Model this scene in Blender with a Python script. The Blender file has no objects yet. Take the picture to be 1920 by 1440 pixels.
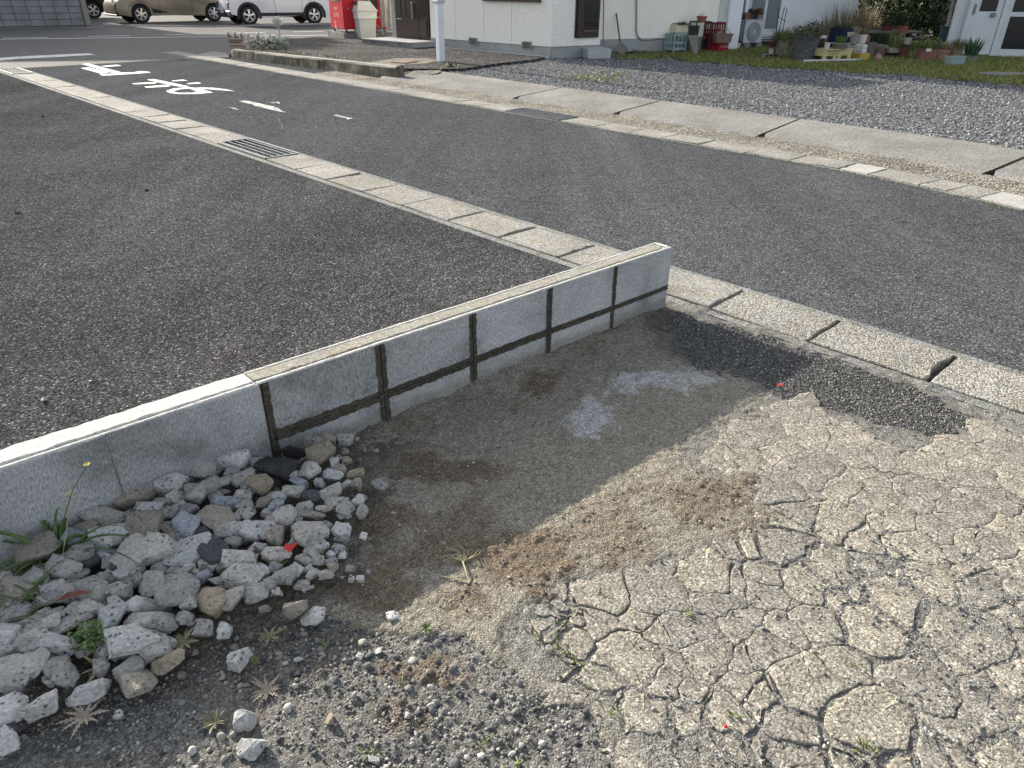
import bpy, bmesh, math, random
import numpy as np
from mathutils import Vector, Matrix, Quaternion

SC = bpy.context.scene
COL = SC.collection
rnd = random.Random(11)
rng = np.random.default_rng(7)
rad = math.radians

# ------------------------------------------------------------------ camera, sky, sun, exposure
FPX, PITCH, ROLL, CAMH = 1355.06, 0.50558, 0.00874, 1.3737      # focal length in photo pixels (1920 wide), tilt, roll, eye height
_f = np.array([0, math.cos(PITCH), -math.sin(PITCH)])
_x0 = np.array([1.0, 0, 0])
_u0 = np.cross(_x0, _f)
CX = math.cos(ROLL) * _x0 + math.sin(ROLL) * _u0
CU = -math.sin(ROLL) * _x0 + math.cos(ROLL) * _u0
CF = _f
EYE = np.array([0, 0, CAMH])
cam = bpy.data.cameras.new('camera')
camo = bpy.data.objects.new('camera', cam)
COL.objects.link(camo)
cam.sensor_width = 36.0
cam.lens = 36.0 * FPX / 1920.0
cam.clip_start = 0.05
cam.clip_end = 600
camo.matrix_world = Matrix(((CX[0], CU[0], -CF[0], EYE[0]), (CX[1], CU[1], -CF[1], EYE[1]),
                            (CX[2], CU[2], -CF[2], EYE[2]), (0, 0, 0, 1)))
SC.camera = camo

SUN_EL, SUN_AZ = rad(22.2), (-0.691, 0.723)                      # azimuth points from the ground towards the sun
world = bpy.data.worlds.new('World')
SC.world = world
world.use_nodes = True
wn = world.node_tree.nodes
sky = wn.new('ShaderNodeTexSky')
sky.sky_type = 'NISHITA'
sky.sun_disc = False
sky.sun_elevation = SUN_EL
sky.sun_rotation = math.atan2(SUN_AZ[0], SUN_AZ[1])
sky.air_density = 1.0
sky.dust_density = 2.0
_hs = wn.new('ShaderNodeHueSaturation')                          # hazy spring sky: paler than a clear one
_hs.inputs['Saturation'].default_value = 0.42
world.node_tree.links.new(sky.outputs[0], _hs.inputs['Color'])
world.node_tree.links.new(_hs.outputs[0], wn['Background'].inputs[0])
wn['Background'].inputs[1].default_value = 0.138
sun = bpy.data.lights.new('sun', 'SUN')
sun.energy = 5.0
sun.angle = rad(0.55)
sun.color = (1.0, 0.91, 0.78)
suno = bpy.data.objects.new('sun', sun)
COL.objects.link(suno)
_sd = Vector((-SUN_AZ[0] * math.cos(SUN_EL), -SUN_AZ[1] * math.cos(SUN_EL), -math.sin(SUN_EL)))
suno.rotation_euler = _sd.to_track_quat('-Z', 'Y').to_euler()
suno.location = (-20, 20, 20)
vs = SC.view_settings
vs.view_transform = 'Standard'
vs.look = 'None'
vs.gamma = 1.0
vs.use_curve_mapping = False
vs.exposure = 1.02
SC.cycles.max_bounces = 6
SC.cycles.use_denoising = True

# ------------------------------------------------------------------ helpers
def ray(px, py):
    return CX * ((px - 960) / FPX) + CU * ((720 - py) / FPX) + CF

def gp(px, py, z=0.0):
    """ground point seen at a photo pixel, on the level z"""
    v = ray(px, py)
    return EYE + v * ((z - CAMH) / v[2])

def g2(px, py, z=0.0):
    p = gp(px, py, z)
    return (p[0], p[1])

def wallpt(px, py, P0, d):
    """point of the upright plane through P0 along d seen at a photo pixel"""
    n = np.array([-d[1], d[0], 0.0])
    v = ray(px, py)
    t = (np.array([P0[0], P0[1], 0]) - EYE) @ n / (v @ n)
    return EYE + v * t

def project(P):
    v = P - EYE
    d = v @ CF
    return 960 + FPX * (v @ CX) / d, 720 - FPX * (v @ CU) / d

def tag(o, label=None, cat=None, group=None, kind=None):
    if label: o['label'] = label
    if cat: o['category'] = cat
    if group: o['group'] = group
    if kind: o['kind'] = kind
    return o

def empty(name, loc=(0, 0, 0), rz=0.0, parent=None):
    o = bpy.data.objects.new(name, None)
    o.empty_display_size = 0.1
    COL.objects.link(o)
    o.location = loc
    o.rotation_euler = (0, 0, rz)
    if parent: o.parent = parent
    return o

def thing(name, label, cat, loc=(0, 0, 0), rz=0.0, group=None):
    return tag(empty(name, loc, rz), label, cat, group, 'thing')

def copy_tree(o, parent=None):
    c = o.copy()
    COL.objects.link(c)
    if parent: c.parent = parent
    for ch in list(o.children): copy_tree(ch, c)
    return c

def link_mesh(name, me, m=None, parent=None, smooth=False):
    if m is not None: me.materials.append(m)
    if smooth: me.shade_smooth()
    o = bpy.data.objects.new(name, me)
    COL.objects.link(o)
    if parent: o.parent = parent
    return o

def mesh_np(name, V, F, m=None, parent=None, smooth=False, col=None):
    """mesh from numpy arrays (F: n x 3 or n x 4)"""
    V = np.ascontiguousarray(V, dtype=np.float32)
    F = np.ascontiguousarray(F, dtype=np.int32)
    k = F.shape[1]
    me = bpy.data.meshes.new(name)
    me.vertices.add(len(V)); me.vertices.foreach_set('co', V.ravel())
    me.loops.add(F.size); me.loops.foreach_set('vertex_index', F.ravel())
    me.polygons.add(len(F))
    me.polygons.foreach_set('loop_start', np.arange(0, F.size, k, dtype=np.int32))
    me.polygons.foreach_set('loop_total', np.full(len(F), k, dtype=np.int32))
    if smooth: me.polygons.foreach_set('use_smooth', np.ones(len(F), dtype=bool))
    me.update(calc_edges=True)
    if col is not None:
        a = me.color_attributes.new('Col', 'FLOAT_COLOR', 'POINT')
        c4 = np.ones((len(V), 4), dtype=np.float32); c4[:, :col.shape[1]] = col
        a.data.foreach_set('color', c4.ravel())
    return link_mesh(name, me, m, parent)

class MB:
    """collects shapes and links them as ONE mesh object"""
    def __init__(s): s.v, s.f = [], []
    def add(s, vs_, fs_):
        b = len(s.v); s.v += [tuple(map(float, p)) for p in vs_]; s.f += [tuple(i + b for i in f) for f in fs_]; return s
    def box(s, c, size, rz=0.0, M=None, taper=1.0):
        x, y, z = (k / 2 for k in size); P = []
        for dz in (-1, 1):
            t = taper if dz > 0 else 1.0
            for dx, dy in ((-1, -1), (1, -1), (1, 1), (-1, 1)): P.append(Vector((dx * x * t, dy * y * t, dz * z)))
        R = M if M is not None else Matrix.Rotation(rz, 3, 'Z')
        P = [R @ p + Vector(c) for p in P]
        return s.add(P, [(3, 2, 1, 0), (4, 5, 6, 7), (0, 1, 5, 4), (1, 2, 6, 5), (2, 3, 7, 6), (3, 0, 4, 7)])
    def cbox(s, c, size, ch=0.01, rz=0.0, M=None):
        """box with all its edges chamfered"""
        x, y, z = (k / 2 for k in size); ch = min(ch, x * .49, y * .49, z * .49)
        bm = bmesh.new(); bmesh.ops.create_cube(bm, size=1.0)
        for v in bm.verts: v.co = Vector((v.co.x * 2 * x, v.co.y * 2 * y, v.co.z * 2 * z))
        bmesh.ops.bevel(bm, geom=bm.edges[:], offset=ch, segments=1, affect='EDGES', profile=0.5)
        R = M if M is not None else Matrix.Rotation(rz, 3, 'Z')
        bm.verts.index_update()
        s.add([R @ v.co + Vector(c) for v in bm.verts], [tuple(v.index for v in f.verts) for f in bm.faces]); bm.free(); return s
    def bar(s, a, b, w, h=None, up=(0, 0, 1)):
        a, b = Vector(a), Vector(b); d = b - a; L = d.length; d.normalize()
        u = Vector(up); r = d.cross(u)
        if r.length < 1e-4: r = d.cross(Vector((1, 0, 0)))
        r.normalize(); u = r.cross(d)
        M = Matrix((r, d, u)).transposed()
        return s.box((a + b) / 2, (w, L, h or w), M=M)
    def tube(s, pts, r, n=8, r2=None, caps=True):
        pts = [Vector(p) for p in pts]; V, F = [], []; m = len(pts)
        ref = None
        for i, p in enumerate(pts):
            d = (pts[min(i + 1, m - 1)] - pts[max(i - 1, 0)]).normalized()
            if ref is None: ref = d.orthogonal().normalized()
            a = (ref - d * ref.dot(d))
            a = a.normalized() if a.length > 1e-5 else d.orthogonal().normalized()
            ref = a; b = d.cross(a)
            rr = r if r2 is None else r + (r2 - r) * i / max(1, m - 1)
            for k in range(n):
                t = 2 * math.pi * k / n; V.append(p + a * (rr * math.cos(t)) + b * (rr * math.sin(t)))
        for i in range(m - 1):
            for k in range(n):
                k2 = (k + 1) % n; F.append((i * n + k, i * n + k2, (i + 1) * n + k2, (i + 1) * n + k))
        if caps: F.append(tuple(range(n))[::-1]); F.append(tuple((m - 1) * n + k for k in range(n)))
        return s.add(V, F)
    def lathe(s, prof, n=20, c=(0, 0, 0), M=None, close=False):
        V, F = [], []; m = len(prof)
        for (r, z) in prof:
            for k in range(n):
                t = 2 * math.pi * k / n; p = Vector((r * math.cos(t), r * math.sin(t), z))
                if M is not None: p = M @ p
                V.append(p + Vector(c))
        for i in range(m - 1 + (1 if close else 0)):
            j = (i + 1) % m
            for k in range(n):
                k2 = (k + 1) % n; F.append((i * n + k, i * n + k2, j * n + k2, j * n + k))
        if not close:
            if prof[0][0] > 1e-6: F.append(tuple(range(n))[::-1])
            if prof[-1][0] > 1e-6: F.append(tuple((m - 1) * n + k for k in range(n)))
        return s.add(V, F)
    def prism(s, poly, z0, z1, M=None, c=(0, 0, 0)):
        n = len(poly); V = [Vector((x, y, z0)) for x, y in poly] + [Vector((x, y, z1)) for x, y in poly]
        if M is not None: V = [M @ p for p in V]
        V = [p + Vector(c) for p in V]
        return s.add(V, [tuple(range(n))[::-1], tuple(range(n, 2 * n))] + [(i, (i + 1) % n, n + (i + 1) % n, n + i) for i in range(n)])
    def quad(s, a, b, c, d): return s.add([a, b, c, d], [(0, 1, 2, 3)])
    def strip(s, L, R):
        n = len(L); return s.add(list(L) + list(R), [(i, n + i, n + i + 1, i + 1) for i in range(n - 1)])
    def build(s, name, m=None, parent=None, smooth=False, fix=True):
        me = bpy.data.meshes.new(name); me.from_pydata(s.v, [], s.f); me.update()
        if fix:
            bm = bmesh.new(); bm.from_mesh(me); bmesh.ops.recalc_face_normals(bm, faces=bm.faces[:]); bm.to_mesh(me); bm.free()
        o = link_mesh(name, me, m, parent)
        if smooth:
            me.shade_smooth()
            try: me.set_sharp_from_angle(angle=rad(40))
            except Exception: pass
        return o

# ------------------------------------------------------------------ numpy noise
def _hash(ix, iy, seed):
    h = (ix.astype(np.int64) * 374761393 + iy.astype(np.int64) * 668265263 + seed * 974634) & 0xffffffff
    h = ((h ^ (h >> 13)) * 1274126177) & 0xffffffff
    return ((h ^ (h >> 16)) & 0xffffff) / float(0xffffff)

def vnoise(x, y, seed=0):
    ix, iy = np.floor(x), np.floor(y); fx, fy = x - ix, y - iy
    fx = fx * fx * fx * (fx * (fx * 6 - 15) + 10); fy = fy * fy * fy * (fy * (fy * 6 - 15) + 10)
    a, b = _hash(ix, iy, seed), _hash(ix + 1, iy, seed); c, d = _hash(ix, iy + 1, seed), _hash(ix + 1, iy + 1, seed)
    return (a * (1 - fx) + b * fx) * (1 - fy) + (c * (1 - fx) + d * fx) * fy * 1.0

def fbm(x, y, s, oct=4, seed=0, gain=0.5):
    x, y = np.asarray(x, float), np.asarray(y, float); o = 0; a = 1; t = 0
    for k in range(oct): o = o + a * (vnoise(x * s, y * s, seed + k * 17) - 0.5); t += a; a *= gain; s *= 2.03
    return o / t * 2

def inpoly(x, y, poly):
    ins = np.zeros(np.shape(x), bool); n = len(poly)
    for i in range(n):
        (x1, y1), (x2, y2) = poly[i], poly[(i + 1) % n]
        c = ((y1 > y) != (y2 > y))
        xi = (x2 - x1) * (y - y1) / ((y2 - y1) if abs(y2 - y1) > 1e-12 else 1e-12) + x1
        ins ^= c & (x < xi)
    return ins

def sstep(a, b, x): t = np.clip((x - a) / (b - a), 0, 1); return t * t * (3 - 2 * t)

# ------------------------------------------------------------------ materials
def mat(name, color=(0.5, 0.5, 0.5), rough=0.8, spec=0.3, metal=0.0):
    m = bpy.data.materials.new(name); m.use_nodes = True
    b = m.node_tree.nodes['Principled BSDF']
    b.inputs['Base Color'].default_value = (*color, 1); b.inputs['Roughness'].default_value = rough
    b.inputs['Specular IOR Level'].default_value = spec; b.inputs['Metallic'].default_value = metal
    return m

class NT:
    """short-hand for building a node tree"""
    def __init__(s, m): s.t = m.node_tree; s.b = s.t.nodes['Principled BSDF']; s._co = None
    def n(s, t, **k):
        o = s.t.nodes.new(t)
        for a, v in k.items(): setattr(o, a, v)
        return o
    def l(s, a, b): s.t.links.new(a, b)
    def co(s):
        if s._co is None: s._co = s.n('ShaderNodeTexCoord').outputs['Object']
        return s._co
    def scaled(s, sc):
        mp = s.n('ShaderNodeMapping'); mp.inputs['Scale'].default_value = sc; s.l(s.co(), mp.inputs[0]); return mp.outputs[0]
    def noise(s, scale, detail=4, rough=0.55, vec=None, dist=0.0):
        o = s.n('ShaderNodeTexNoise'); o.inputs['Scale'].default_value = scale; o.inputs['Detail'].default_value = detail
        o.inputs['Roughness'].default_value = rough; o.inputs['Distortion'].default_value = dist
        s.l(vec if vec is not None else s.co(), o.inputs['Vector']); return o.outputs['Fac']
    def voro(s, scale, feat='F1', out='Distance', vec=None, rand=1.0):
        o = s.n('ShaderNodeTexVoronoi'); o.feature = feat; o.inputs['Scale'].default_value = scale; o.inputs['Randomness'].default_value = rand
        s.l(vec if vec is not None else s.co(), o.inputs['Vector']); return o.outputs[out]
    def ramp(s, fac, pts, interp='LINEAR'):
        o = s.n('ShaderNodeValToRGB'); cr = o.color_ramp; cr.interpolation = interp
        while len(cr.elements) < len(pts): cr.elements.new(0.5)
        for e, (p, c) in zip(cr.elements, pts):
            e.position = p; e.color = (*c, 1) if hasattr(c, '__len__') else (c, c, c, 1)
        s.l(fac, o.inputs[0]); return o.outputs[0]
    def mix(s, fac, a, b, mode='MIX'):
        o = s.n('ShaderNodeMix'); o.data_type = 'RGBA'; o.blend_type = mode
        for val, i in ((fac, 0), (a, 6), (b, 7)):
            if hasattr(val, 'default_value') or hasattr(val, 'is_linked'): s.l(val, o.inputs[i])
            else: o.inputs[i].default_value = val if i == 0 else (*val, 1)
        return o.outputs[2]
    def math(s, op, a, b=0.0):
        o = s.n('ShaderNodeMath'); o.operation = op
        for val, i in ((a, 0), (b, 1)):
            if hasattr(val, 'is_linked'): s.l(val, o.inputs[i])
            else: o.inputs[i].default_value = val
        return o.outputs[0]
    def color(s, c): s.l(c, s.b.inputs['Base Color'])
    def bump(s, h, strength=0.5, dist=0.01, prev=None):
        o = s.n('ShaderNodeBump'); o.inputs['Strength'].default_value = strength; o.inputs['Distance'].default_value = dist
        s.l(h, o.inputs['Height'])
        if prev is not None: s.l(prev, o.inputs['Normal'])
        s.l(o.outputs[0], s.b.inputs['Normal']); return o.outputs[0]

def speckle_mat(name, stops, agg=110.0, patch=1.2, patch_amt=0.35, bump=0.6, bdist=0.004, rough=0.9, tint=None, spec=0.08, flecks=0.0, cast=None, streak=None):
    """asphalt, concrete, mortar: grains of several tones, larger soft stains, fine relief"""
    m = mat(name, rough=rough, spec=spec); N = NT(m)
    cell = N.voro(agg, out='Color')
    sep = N.n('ShaderNodeSeparateColor'); N.l(cell, sep.inputs[0])
    base = N.ramp(sep.outputs[0], stops)
    p = N.noise(patch, 6, 0.6)
    dk = N.ramp(p, [(0.3, 1 - patch_amt), (0.7, 1 + patch_amt * 0.5)])
    c = N.mix(1.0, base, dk, 'MULTIPLY')
    if tint is not None:
        q = N.ramp(N.noise(patch * 2.7, 4, 0.6), [(0.45, 0.0), (0.7, 1.0)])
        c = N.mix(q, c, N.mix(1.0, c, tint, 'MULTIPLY'))
    if flecks:
        k = N.ramp(N.voro(agg * .45, out='Color'), [(0.0, 0), (0.97, 0), (0.985, 1)])
        c = N.mix(N.math('MULTIPLY', k, flecks), c, (.55, .55, .53))
    if streak is not None:
        sm = N.n('ShaderNodeMapping'); sm.inputs['Rotation'].default_value = (0, 0, streak); sm.inputs['Scale'].default_value = (1.3, .09, 1); N.l(N.co(), sm.inputs[0])
        c = N.mix(1.0, c, N.ramp(N.noise(1.0, 5, .65, vec=sm.outputs[0]), [(.3, .8), (.7, 1.18)]), 'MULTIPLY')
        c = N.mix(1.0, c, N.ramp(N.noise(9, 5, .7), [(.3, .84), (.7, 1.16)]), 'MULTIPLY')
    if cast is not None: c = N.mix(1.0, c, cast, 'MULTIPLY')
    N.color(c)
    h = N.math('ADD', N.math('MULTIPLY', N.voro(agg), -0.8), N.noise(agg * 0.6, 3))
    N.bump(h, bump, bdist)
    return m

def plain(name, color, rough=0.6, var=0.15, scale=6.0, bump=0.0, spec=0.3, metal=0.0, bscale=60.0, dirt=None, dirt_amt=0.5):
    """painted or moulded surface with soft uneven tone, optional grime and grain"""
    m = mat(name, color, rough, spec, metal); N = NT(m)
    f = N.ramp(N.noise(scale, 5, 0.6), [(0.3, 1 - var), (0.7, 1 + var)])
    c = N.mix(1.0, color, f, 'MULTIPLY')
    if dirt is not None:
        k = N.ramp(N.noise(scale * 0.7, 6, 0.65, dist=0.4), [(0.5, 0.0), (0.75, dirt_amt)])
        c = N.mix(k, c, dirt)
    N.color(c)
    if bump: N.bump(N.noise(bscale, 4), bump, 0.003)
    return m
# ------------------------------------------------------------------ ground and road
U = np.array([-0.6935, 0.7205])          # the side street's direction, away from the viewer
N2 = np.array([0.7205, 0.6935])          # across it, to the right
G0 = np.array([-1.52, 5.72])             # a point on the outer left edge of the near drain

def gut(s, o):                            # s metres along the near drain from lid joint zero, o metres across
    p = G0 + N2 * o + U * s
    return (p[0], p[1])

_j0 = (np.array([0.97, 3.26]) - G0) @ U   # a lid joint seen right of the wall
WE = np.array([0.742, 3.2525])            # front corner of the block wall at its free end
WD = np.array([-math.cos(0.7355), -math.sin(0.7355)])   # along the wall, away from that end
WN = np.array([-WD[1], WD[0]])            # its front side
WN = WN if WN[1] < 0 else -WN
def wl(t, o): p = WE + WD * t + WN * o; return (p[0], p[1])

_ua = math.atan2(.7205, -.6935) - math.pi / 2
M_asphalt = speckle_mat('asphalt', [(0.0, .032), (0.4, .068), (0.75, .108), (0.93, .155), (1.0, .3)], agg=155, patch=0.35, patch_amt=.14, bump=.6, bdist=.005, rough=.95, spec=0.0, cast=(.95, .99, 1.05), streak=-_ua)
M_lot = speckle_mat('worn_asphalt', [(0.0, .034), (0.45, .066), (0.75, .098), (0.9, .14), (0.97, .2), (1.0, .36)], agg=140, patch=0.5, patch_amt=.36, bump=.9, bdist=.008, rough=.95, tint=(1.0, .95, .93), flecks=.3, spec=0.0, cast=(.955, .99, 1.03), streak=1.2)
M_mainroad = speckle_mat('main_road_asphalt', [(0.0, .05), (0.5, .09), (1.0, .15)], agg=80, patch=0.25, patch_amt=.15, bump=.4, rough=.85)
M_earth = speckle_mat('earth', [(0.0, .07), (0.5, .13), (1.0, .22)], agg=60, patch=.8, patch_amt=.3, tint=(1, .86, .72))

b = MB()
b.prism([(-300, -60), (300, -60), (300, 400), (-300, 400)], -0.5, -0.034)
tag(b.build('ground', M_earth), kind='structure')

T = np.array(gut(_j0 + 14.35, 0.0))                      # far end of the near drain, at the main road
def sheet(name, poly, z, m, kind='structure', parent=None):
    me = bpy.data.meshes.new(name)
    bm = bmesh.new(); f = bm.faces.new([bm.verts.new((x, y, z)) for x, y in poly]); bm.normal_update()
    if f.normal.z < 0: f.normal_flip()
    bmesh.ops.triangulate(bm, faces=[f]); bm.to_mesh(me); bm.free()
    o = link_mesh(name, me, m, parent)
    if kind: o['kind'] = kind
    return o
A1 = np.array(gut(-9, .438)); A2 = np.array(gut(_j0 + 14.35, .438))
mr = T + N2 * -60
sheet('road', [tuple(A1), (40, -4), tuple(T + N2 * 60), tuple(A2 + N2 * 0)], 0.0, M_asphalt)
sheet('main_road', [tuple(mr), tuple(T + N2 * 70), tuple(T + N2 * 70 + U * 7.9), tuple(mr + U * 7.9)], 0.004, M_mainroad)
sheet('far_ground', [tuple(mr + U * 7.9), tuple(T + N2 * 70 + U * 7.9), tuple(T + N2 * 70 + U * 60), tuple(mr + U * 60)], 0.0, M_mainroad)
sheet('parking_lot', [gut(_j0 + 14.35, 0), gut(-3.55, 0), wl(-.02, -.05), wl(6, -.05), (-40, -20), tuple(mr)], 0.003, M_lot)

# thin cracks across the side street and along the main road
M_crack = mat('crack_shade', (.022, .021, .02), .95)
def crack(name, pts, w, z=0.0025, m=None):
    P = [Vector((x, y, z)) for x, y in pts]; L, R_ = [], []
    for i, p in enumerate(P):
        d = (P[min(i + 1, len(P) - 1)] - P[max(i - 1, 0)]).normalized(); n_ = Vector((-d.y, d.x, 0))
        k = w * (0.35 + rnd.random()) * (0.2 if i in (0, len(P) - 1) else 1)
        L.append(p + n_ * k / 2); R_.append(p - n_ * k / 2)
    o = MB().strip(L, R_).build(name, m or M_crack); tag(o, kind='structure'); return o
def wig(pts, n=8, amp=.02):
    out = []
    for (a, b_) in zip(pts[:-1], pts[1:]):
        for k in range(n):
            t = k / n; out.append((a[0] + (b_[0] - a[0]) * t + rnd.uniform(-amp, amp), a[1] + (b_[1] - a[1]) * t + rnd.uniform(-amp, amp)))
    return out + [pts[-1]]
crack('crack', wig([g2(640, 300), g2(700, 290), g2(790, 275), g2(860, 266)]), .008)
crack('crack', wig([g2(860, 266), g2(930, 262), g2(1010, 252)], amp=.03), .004)
M_lotcrack = mat('lot_crack_shade', (.016, .015, .014), .95)
crack('crack', wig([g2(470, 535), g2(560, 528), g2(640, 520), g2(700, 502), g2(760, 490)], amp=.012), .006, .006, M_lotcrack)
crack('crack', wig([g2(560, 600), g2(640, 560), g2(700, 520)], amp=.015), .004, .006, M_lotcrack)
crack('crack', wig([g2(-60, 470), g2(80, 480), g2(200, 478)], amp=.02), .006, .006, M_lotcrack)
crack('crack', wig([g2(0, 808), g2(60, 800), g2(140, 770)], amp=.01), .004, .006, M_lotcrack)
crack('crack', wig([g2(520, 218), g2(532, 245)], amp=.015), .02)
crack('crack', wig([g2(0, 83, .004), g2(130, 79, .004), g2(330, 72, .004)], 6, .03), .05, .007)
crack('crack', wig([g2(220, 88, .004), g2(300, 92, .004), g2(370, 92, .004)], 6, .03), .05, .007)

# ------------------------------------------------------------------ painted road markings
M_paint = mat('road_paint', (.72, .72, .72), .7); _N = NT(M_paint)
_N.color(_N.ramp(_N.noise(24, 5, .7), [(.36, (.13, .13, .13)), (.46, (.42, .42, .42)), (.58, (.6, .6, .59)), (.8, (.7, .7, .69))])); _N.bump(_N.voro(95), .5, .004)
def paint(name, polys, z=.005):
    V, F = [], []
    for P in polys:
        bm = bmesh.new(); f = bm.faces.new([bm.verts.new((x, y, z)) for x, y in P]); bm.normal_update()
        if f.normal.z < 0: f.normal_flip()
        r = bmesh.ops.triangulate(bm, faces=[f]); bm.verts.index_update(); k = len(V)
        V += [tuple(v.co) for v in bm.verts]; F += [tuple(k + v.index for v in f2.verts) for f2 in bm.faces]; bm.free()
    return tag(MB().add(V, F).build(name, M_paint, fix=False), kind='structure')
def za(pts, z=0): return [g2(x / 4, y / 4, z) for x, y in pts]            # first enlargement of the photo
def zb(pts, z=0): return [g2(380 + x / 4, y / 4, z) for x, y in pts]
_bars = [[(612, 482), (665, 478), (800, 515), (905, 541), (860, 553), (840, 549)],
         [(605, 512), (665, 507), (820, 546), (765, 557)],
         [(745, 559), (860, 553), (905, 545), (1000, 544), (1050, 535), (1120, 540), (1130, 547), (1000, 557), (850, 566), (770, 570)],
         [(755, 497), (880, 487), (915, 496), (800, 503)]]
paint('stop_lettering', [za(p) for p in _bars])
_ma = [[(1100, 600), (1150, 594), (1290, 622), (1420, 650), (1385, 658), (1270, 640)],
       [(988, 628), (1120, 618), (1180, 621), (1165, 630), (1010, 635)], [(1285, 607), (1370, 598), (1410, 607), (1300, 613)],
       [(1080, 652), (1195, 641), (1285, 639), (1265, 653), (1100, 661)], [(1395, 627), (1490, 618), (1512, 628), (1420, 635)],
       [(1245, 685), (1300, 665), (1420, 655), (1420, 668), (1350, 673), (1300, 688), (1340, 698), (1270, 700)],
       [(1270, 700), (1340, 698), (1440, 697), (1480, 690), (1420, 668), (1420, 655), (1500, 665), (1600, 697), (1480, 708), (1340, 708)],
       [(1470, 657), (1600, 660), (1700, 672), (1765, 687), (1640, 679), (1505, 667)]]
paint('stop_lettering', [za(p) for p in _ma])
_re = [[(270, 760), (330, 757), (385, 768), (470, 788), (520, 796), (570, 815), (600, 838), (635, 848), (590, 842), (480, 818), (390, 796), (372, 784), (330, 778)],
       [(500, 770), (545, 768), (570, 763), (580, 782), (550, 774), (520, 776)], [(195, 808), (240, 812), (272, 826), (262, 828)],
       [(975, 868), (1010, 861), (1020, 868), (1090, 884), (1130, 888), (1100, 897), (1085, 907), (1082, 892), (1050, 886)]]
_mp = M_paint; M_paint = mat('worn_road_paint', (.5, .5, .5), .8); _N = NT(M_paint); _N.color(_N.ramp(_N.noise(16, 6, .75), [(.42, (.1, .1, .1)), (.56, (.45, .45, .45)), (.8, (.68, .68, .67))]))
paint('stop_lettering', [zb(p) for p in _re]); M_paint = _mp
paint('stop_line', [za(p, .004) for p in ([(-260, 455), (0, 436), (150, 424), (152, 431), (140, 443), (0, 457), (-260, 480)],
                                    [(146, 443), (160, 424), (340, 415), (352, 419), (378, 432)], [(344, 415), (668, 401), (712, 412), (384, 432)])], .0085)
_e0, _e1 = np.array(g2(0, 74, .004)), np.array(g2(600, 66.2, .004))
_ed = (_e1 - _e0) / np.linalg.norm(_e1 - _e0); _en = np.array([-_ed[1], _ed[0]])
def eline(p, q, o, w): return [tuple(p + _en * (o - w / 2)), tuple(q + _en * (o - w / 2)), tuple(q + _en * (o + w / 2)), tuple(p + _en * (o + w / 2))]
paint('edge_line', [eline(_e0 - _ed * 14, _e1 + _ed * 2.3, 0, .16)], .0085)
for (xa, ya, xb, yb) in ((5, 72, 90, 70.5), (166, 68.6, 243, 66.9), (309, 65.4, 377, 64), (437, 62, 497, 61), (550, 60, 605, 59), (-190, 77, -110, 75.5)):
    paint('lane_dash', [eline(np.array(g2(xa, ya, .004)), np.array(g2(xb, yb, .004)), 0, .16)], .0085)
# reddish band and pale kerb line along the far side of the main road
M_redband = speckle_mat('red_pavement', [(0, .13), (1, .2)], agg=50, patch=.6, tint=(1.25, .62, .5)); M_redband.name = 'red_pavement'
sheet('footpath', [g2(-120, 57), g2(60, 54.3), g2(195, 52.4), g2(195, 50.3), g2(-120, 53)], .009, M_redband)
M_palekerb = speckle_mat('pale_kerb', [(0, .28), (1, .42)], agg=60, patch=1.2, tint=(1, .93, .82))
bk = MB()
_k0, _k1 = np.array(g2(195, 48.6)), np.array(g2(385, 50.3)); 
bk.bar((*_k0, .02), (*np.array(g2(400, 51.0)), .02), .14, .05); bk.bar((*np.array(g2(403, 50.6)), .02), (*np.array(g2(760, 42)), .02), .12, .05)
tag(bk.build('kerb_line', M_palekerb), kind='structure')

# ------------------------------------------------------------------ drains with their lids
M_lid = speckle_mat('lid_concrete', [(0.0, (.13, .127, .118)), (0.3, (.235, .23, .214)), (0.75, (.335, .328, .307)), (1.0, (.46, .45, .425))], agg=140, patch=2.2, patch_amt=.28, bump=.6, bdist=.003, rough=.9, tint=(1, .93, .8))
M_lid2 = speckle_mat('pale_lid_concrete', [(0.0, (.28, .27, .25)), (0.3, (.39, .38, .36)), (1.0, (.47, .46, .44))], agg=120, patch=2.2, patch_amt=.12, bump=.5, bdist=.003, rough=.9)
M_lid3 = speckle_mat('worn_lid_concrete', [(0.0, (.12, .116, .107)), (0.3, (.2, .194, .178)), (0.6, (.31, .302, .28)), (1.0, (.44, .43, .4))], agg=140, patch=2.2, patch_amt=.25, bump=.9, bdist=.004, rough=.9, tint=(1, .94, .84))
M_chan = speckle_mat('channel_concrete', [(0.0, .12), (0.5, .22), (1.0, .32)], agg=110, patch=3, patch_amt=.3, bump=.6, rough=.9, tint=(.92, 1, .8))
M_steel = plain('galvanised_steel', (.22, .23, .24), .5, .25, 9, metal=.6)
M_dark = mat('drain_dark', (.012, .012, .012), .9)

def drain(name, pt, s0, s1, w, lips, joints, skip=()):
    """pt(s, o): point along/across; lips: width of the two concrete lips; joints: list of s where lids meet"""
    root = tag(empty(name), kind='structure')
    ns = max(2, int((s1 - s0) / .4)); S_ = np.linspace(s0, s1, ns)
    for a, c in ((0, lips[0]), (w - lips[1], w)):
        mb = MB(); L = [(*pt(s, a), .006) for s in S_]; R_ = [(*pt(s, c), .006) for s in S_]
        L2 = [(*pt(s, a), -.2) for s in S_]; R2 = [(*pt(s, c), -.2) for s in S_]
        mb.strip(L, R_); mb.strip(L2, L); mb.strip(R_, R2)
        mb.build('channel_lip', M_chan, root)
    mb = MB(); mb.strip([(*pt(s, lips[0]), -.16) for s in S_], [(*pt(s, w - lips[1]), -.16) for s in S_]); mb.build('channel_floor', M_dark, root)
    return root

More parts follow.
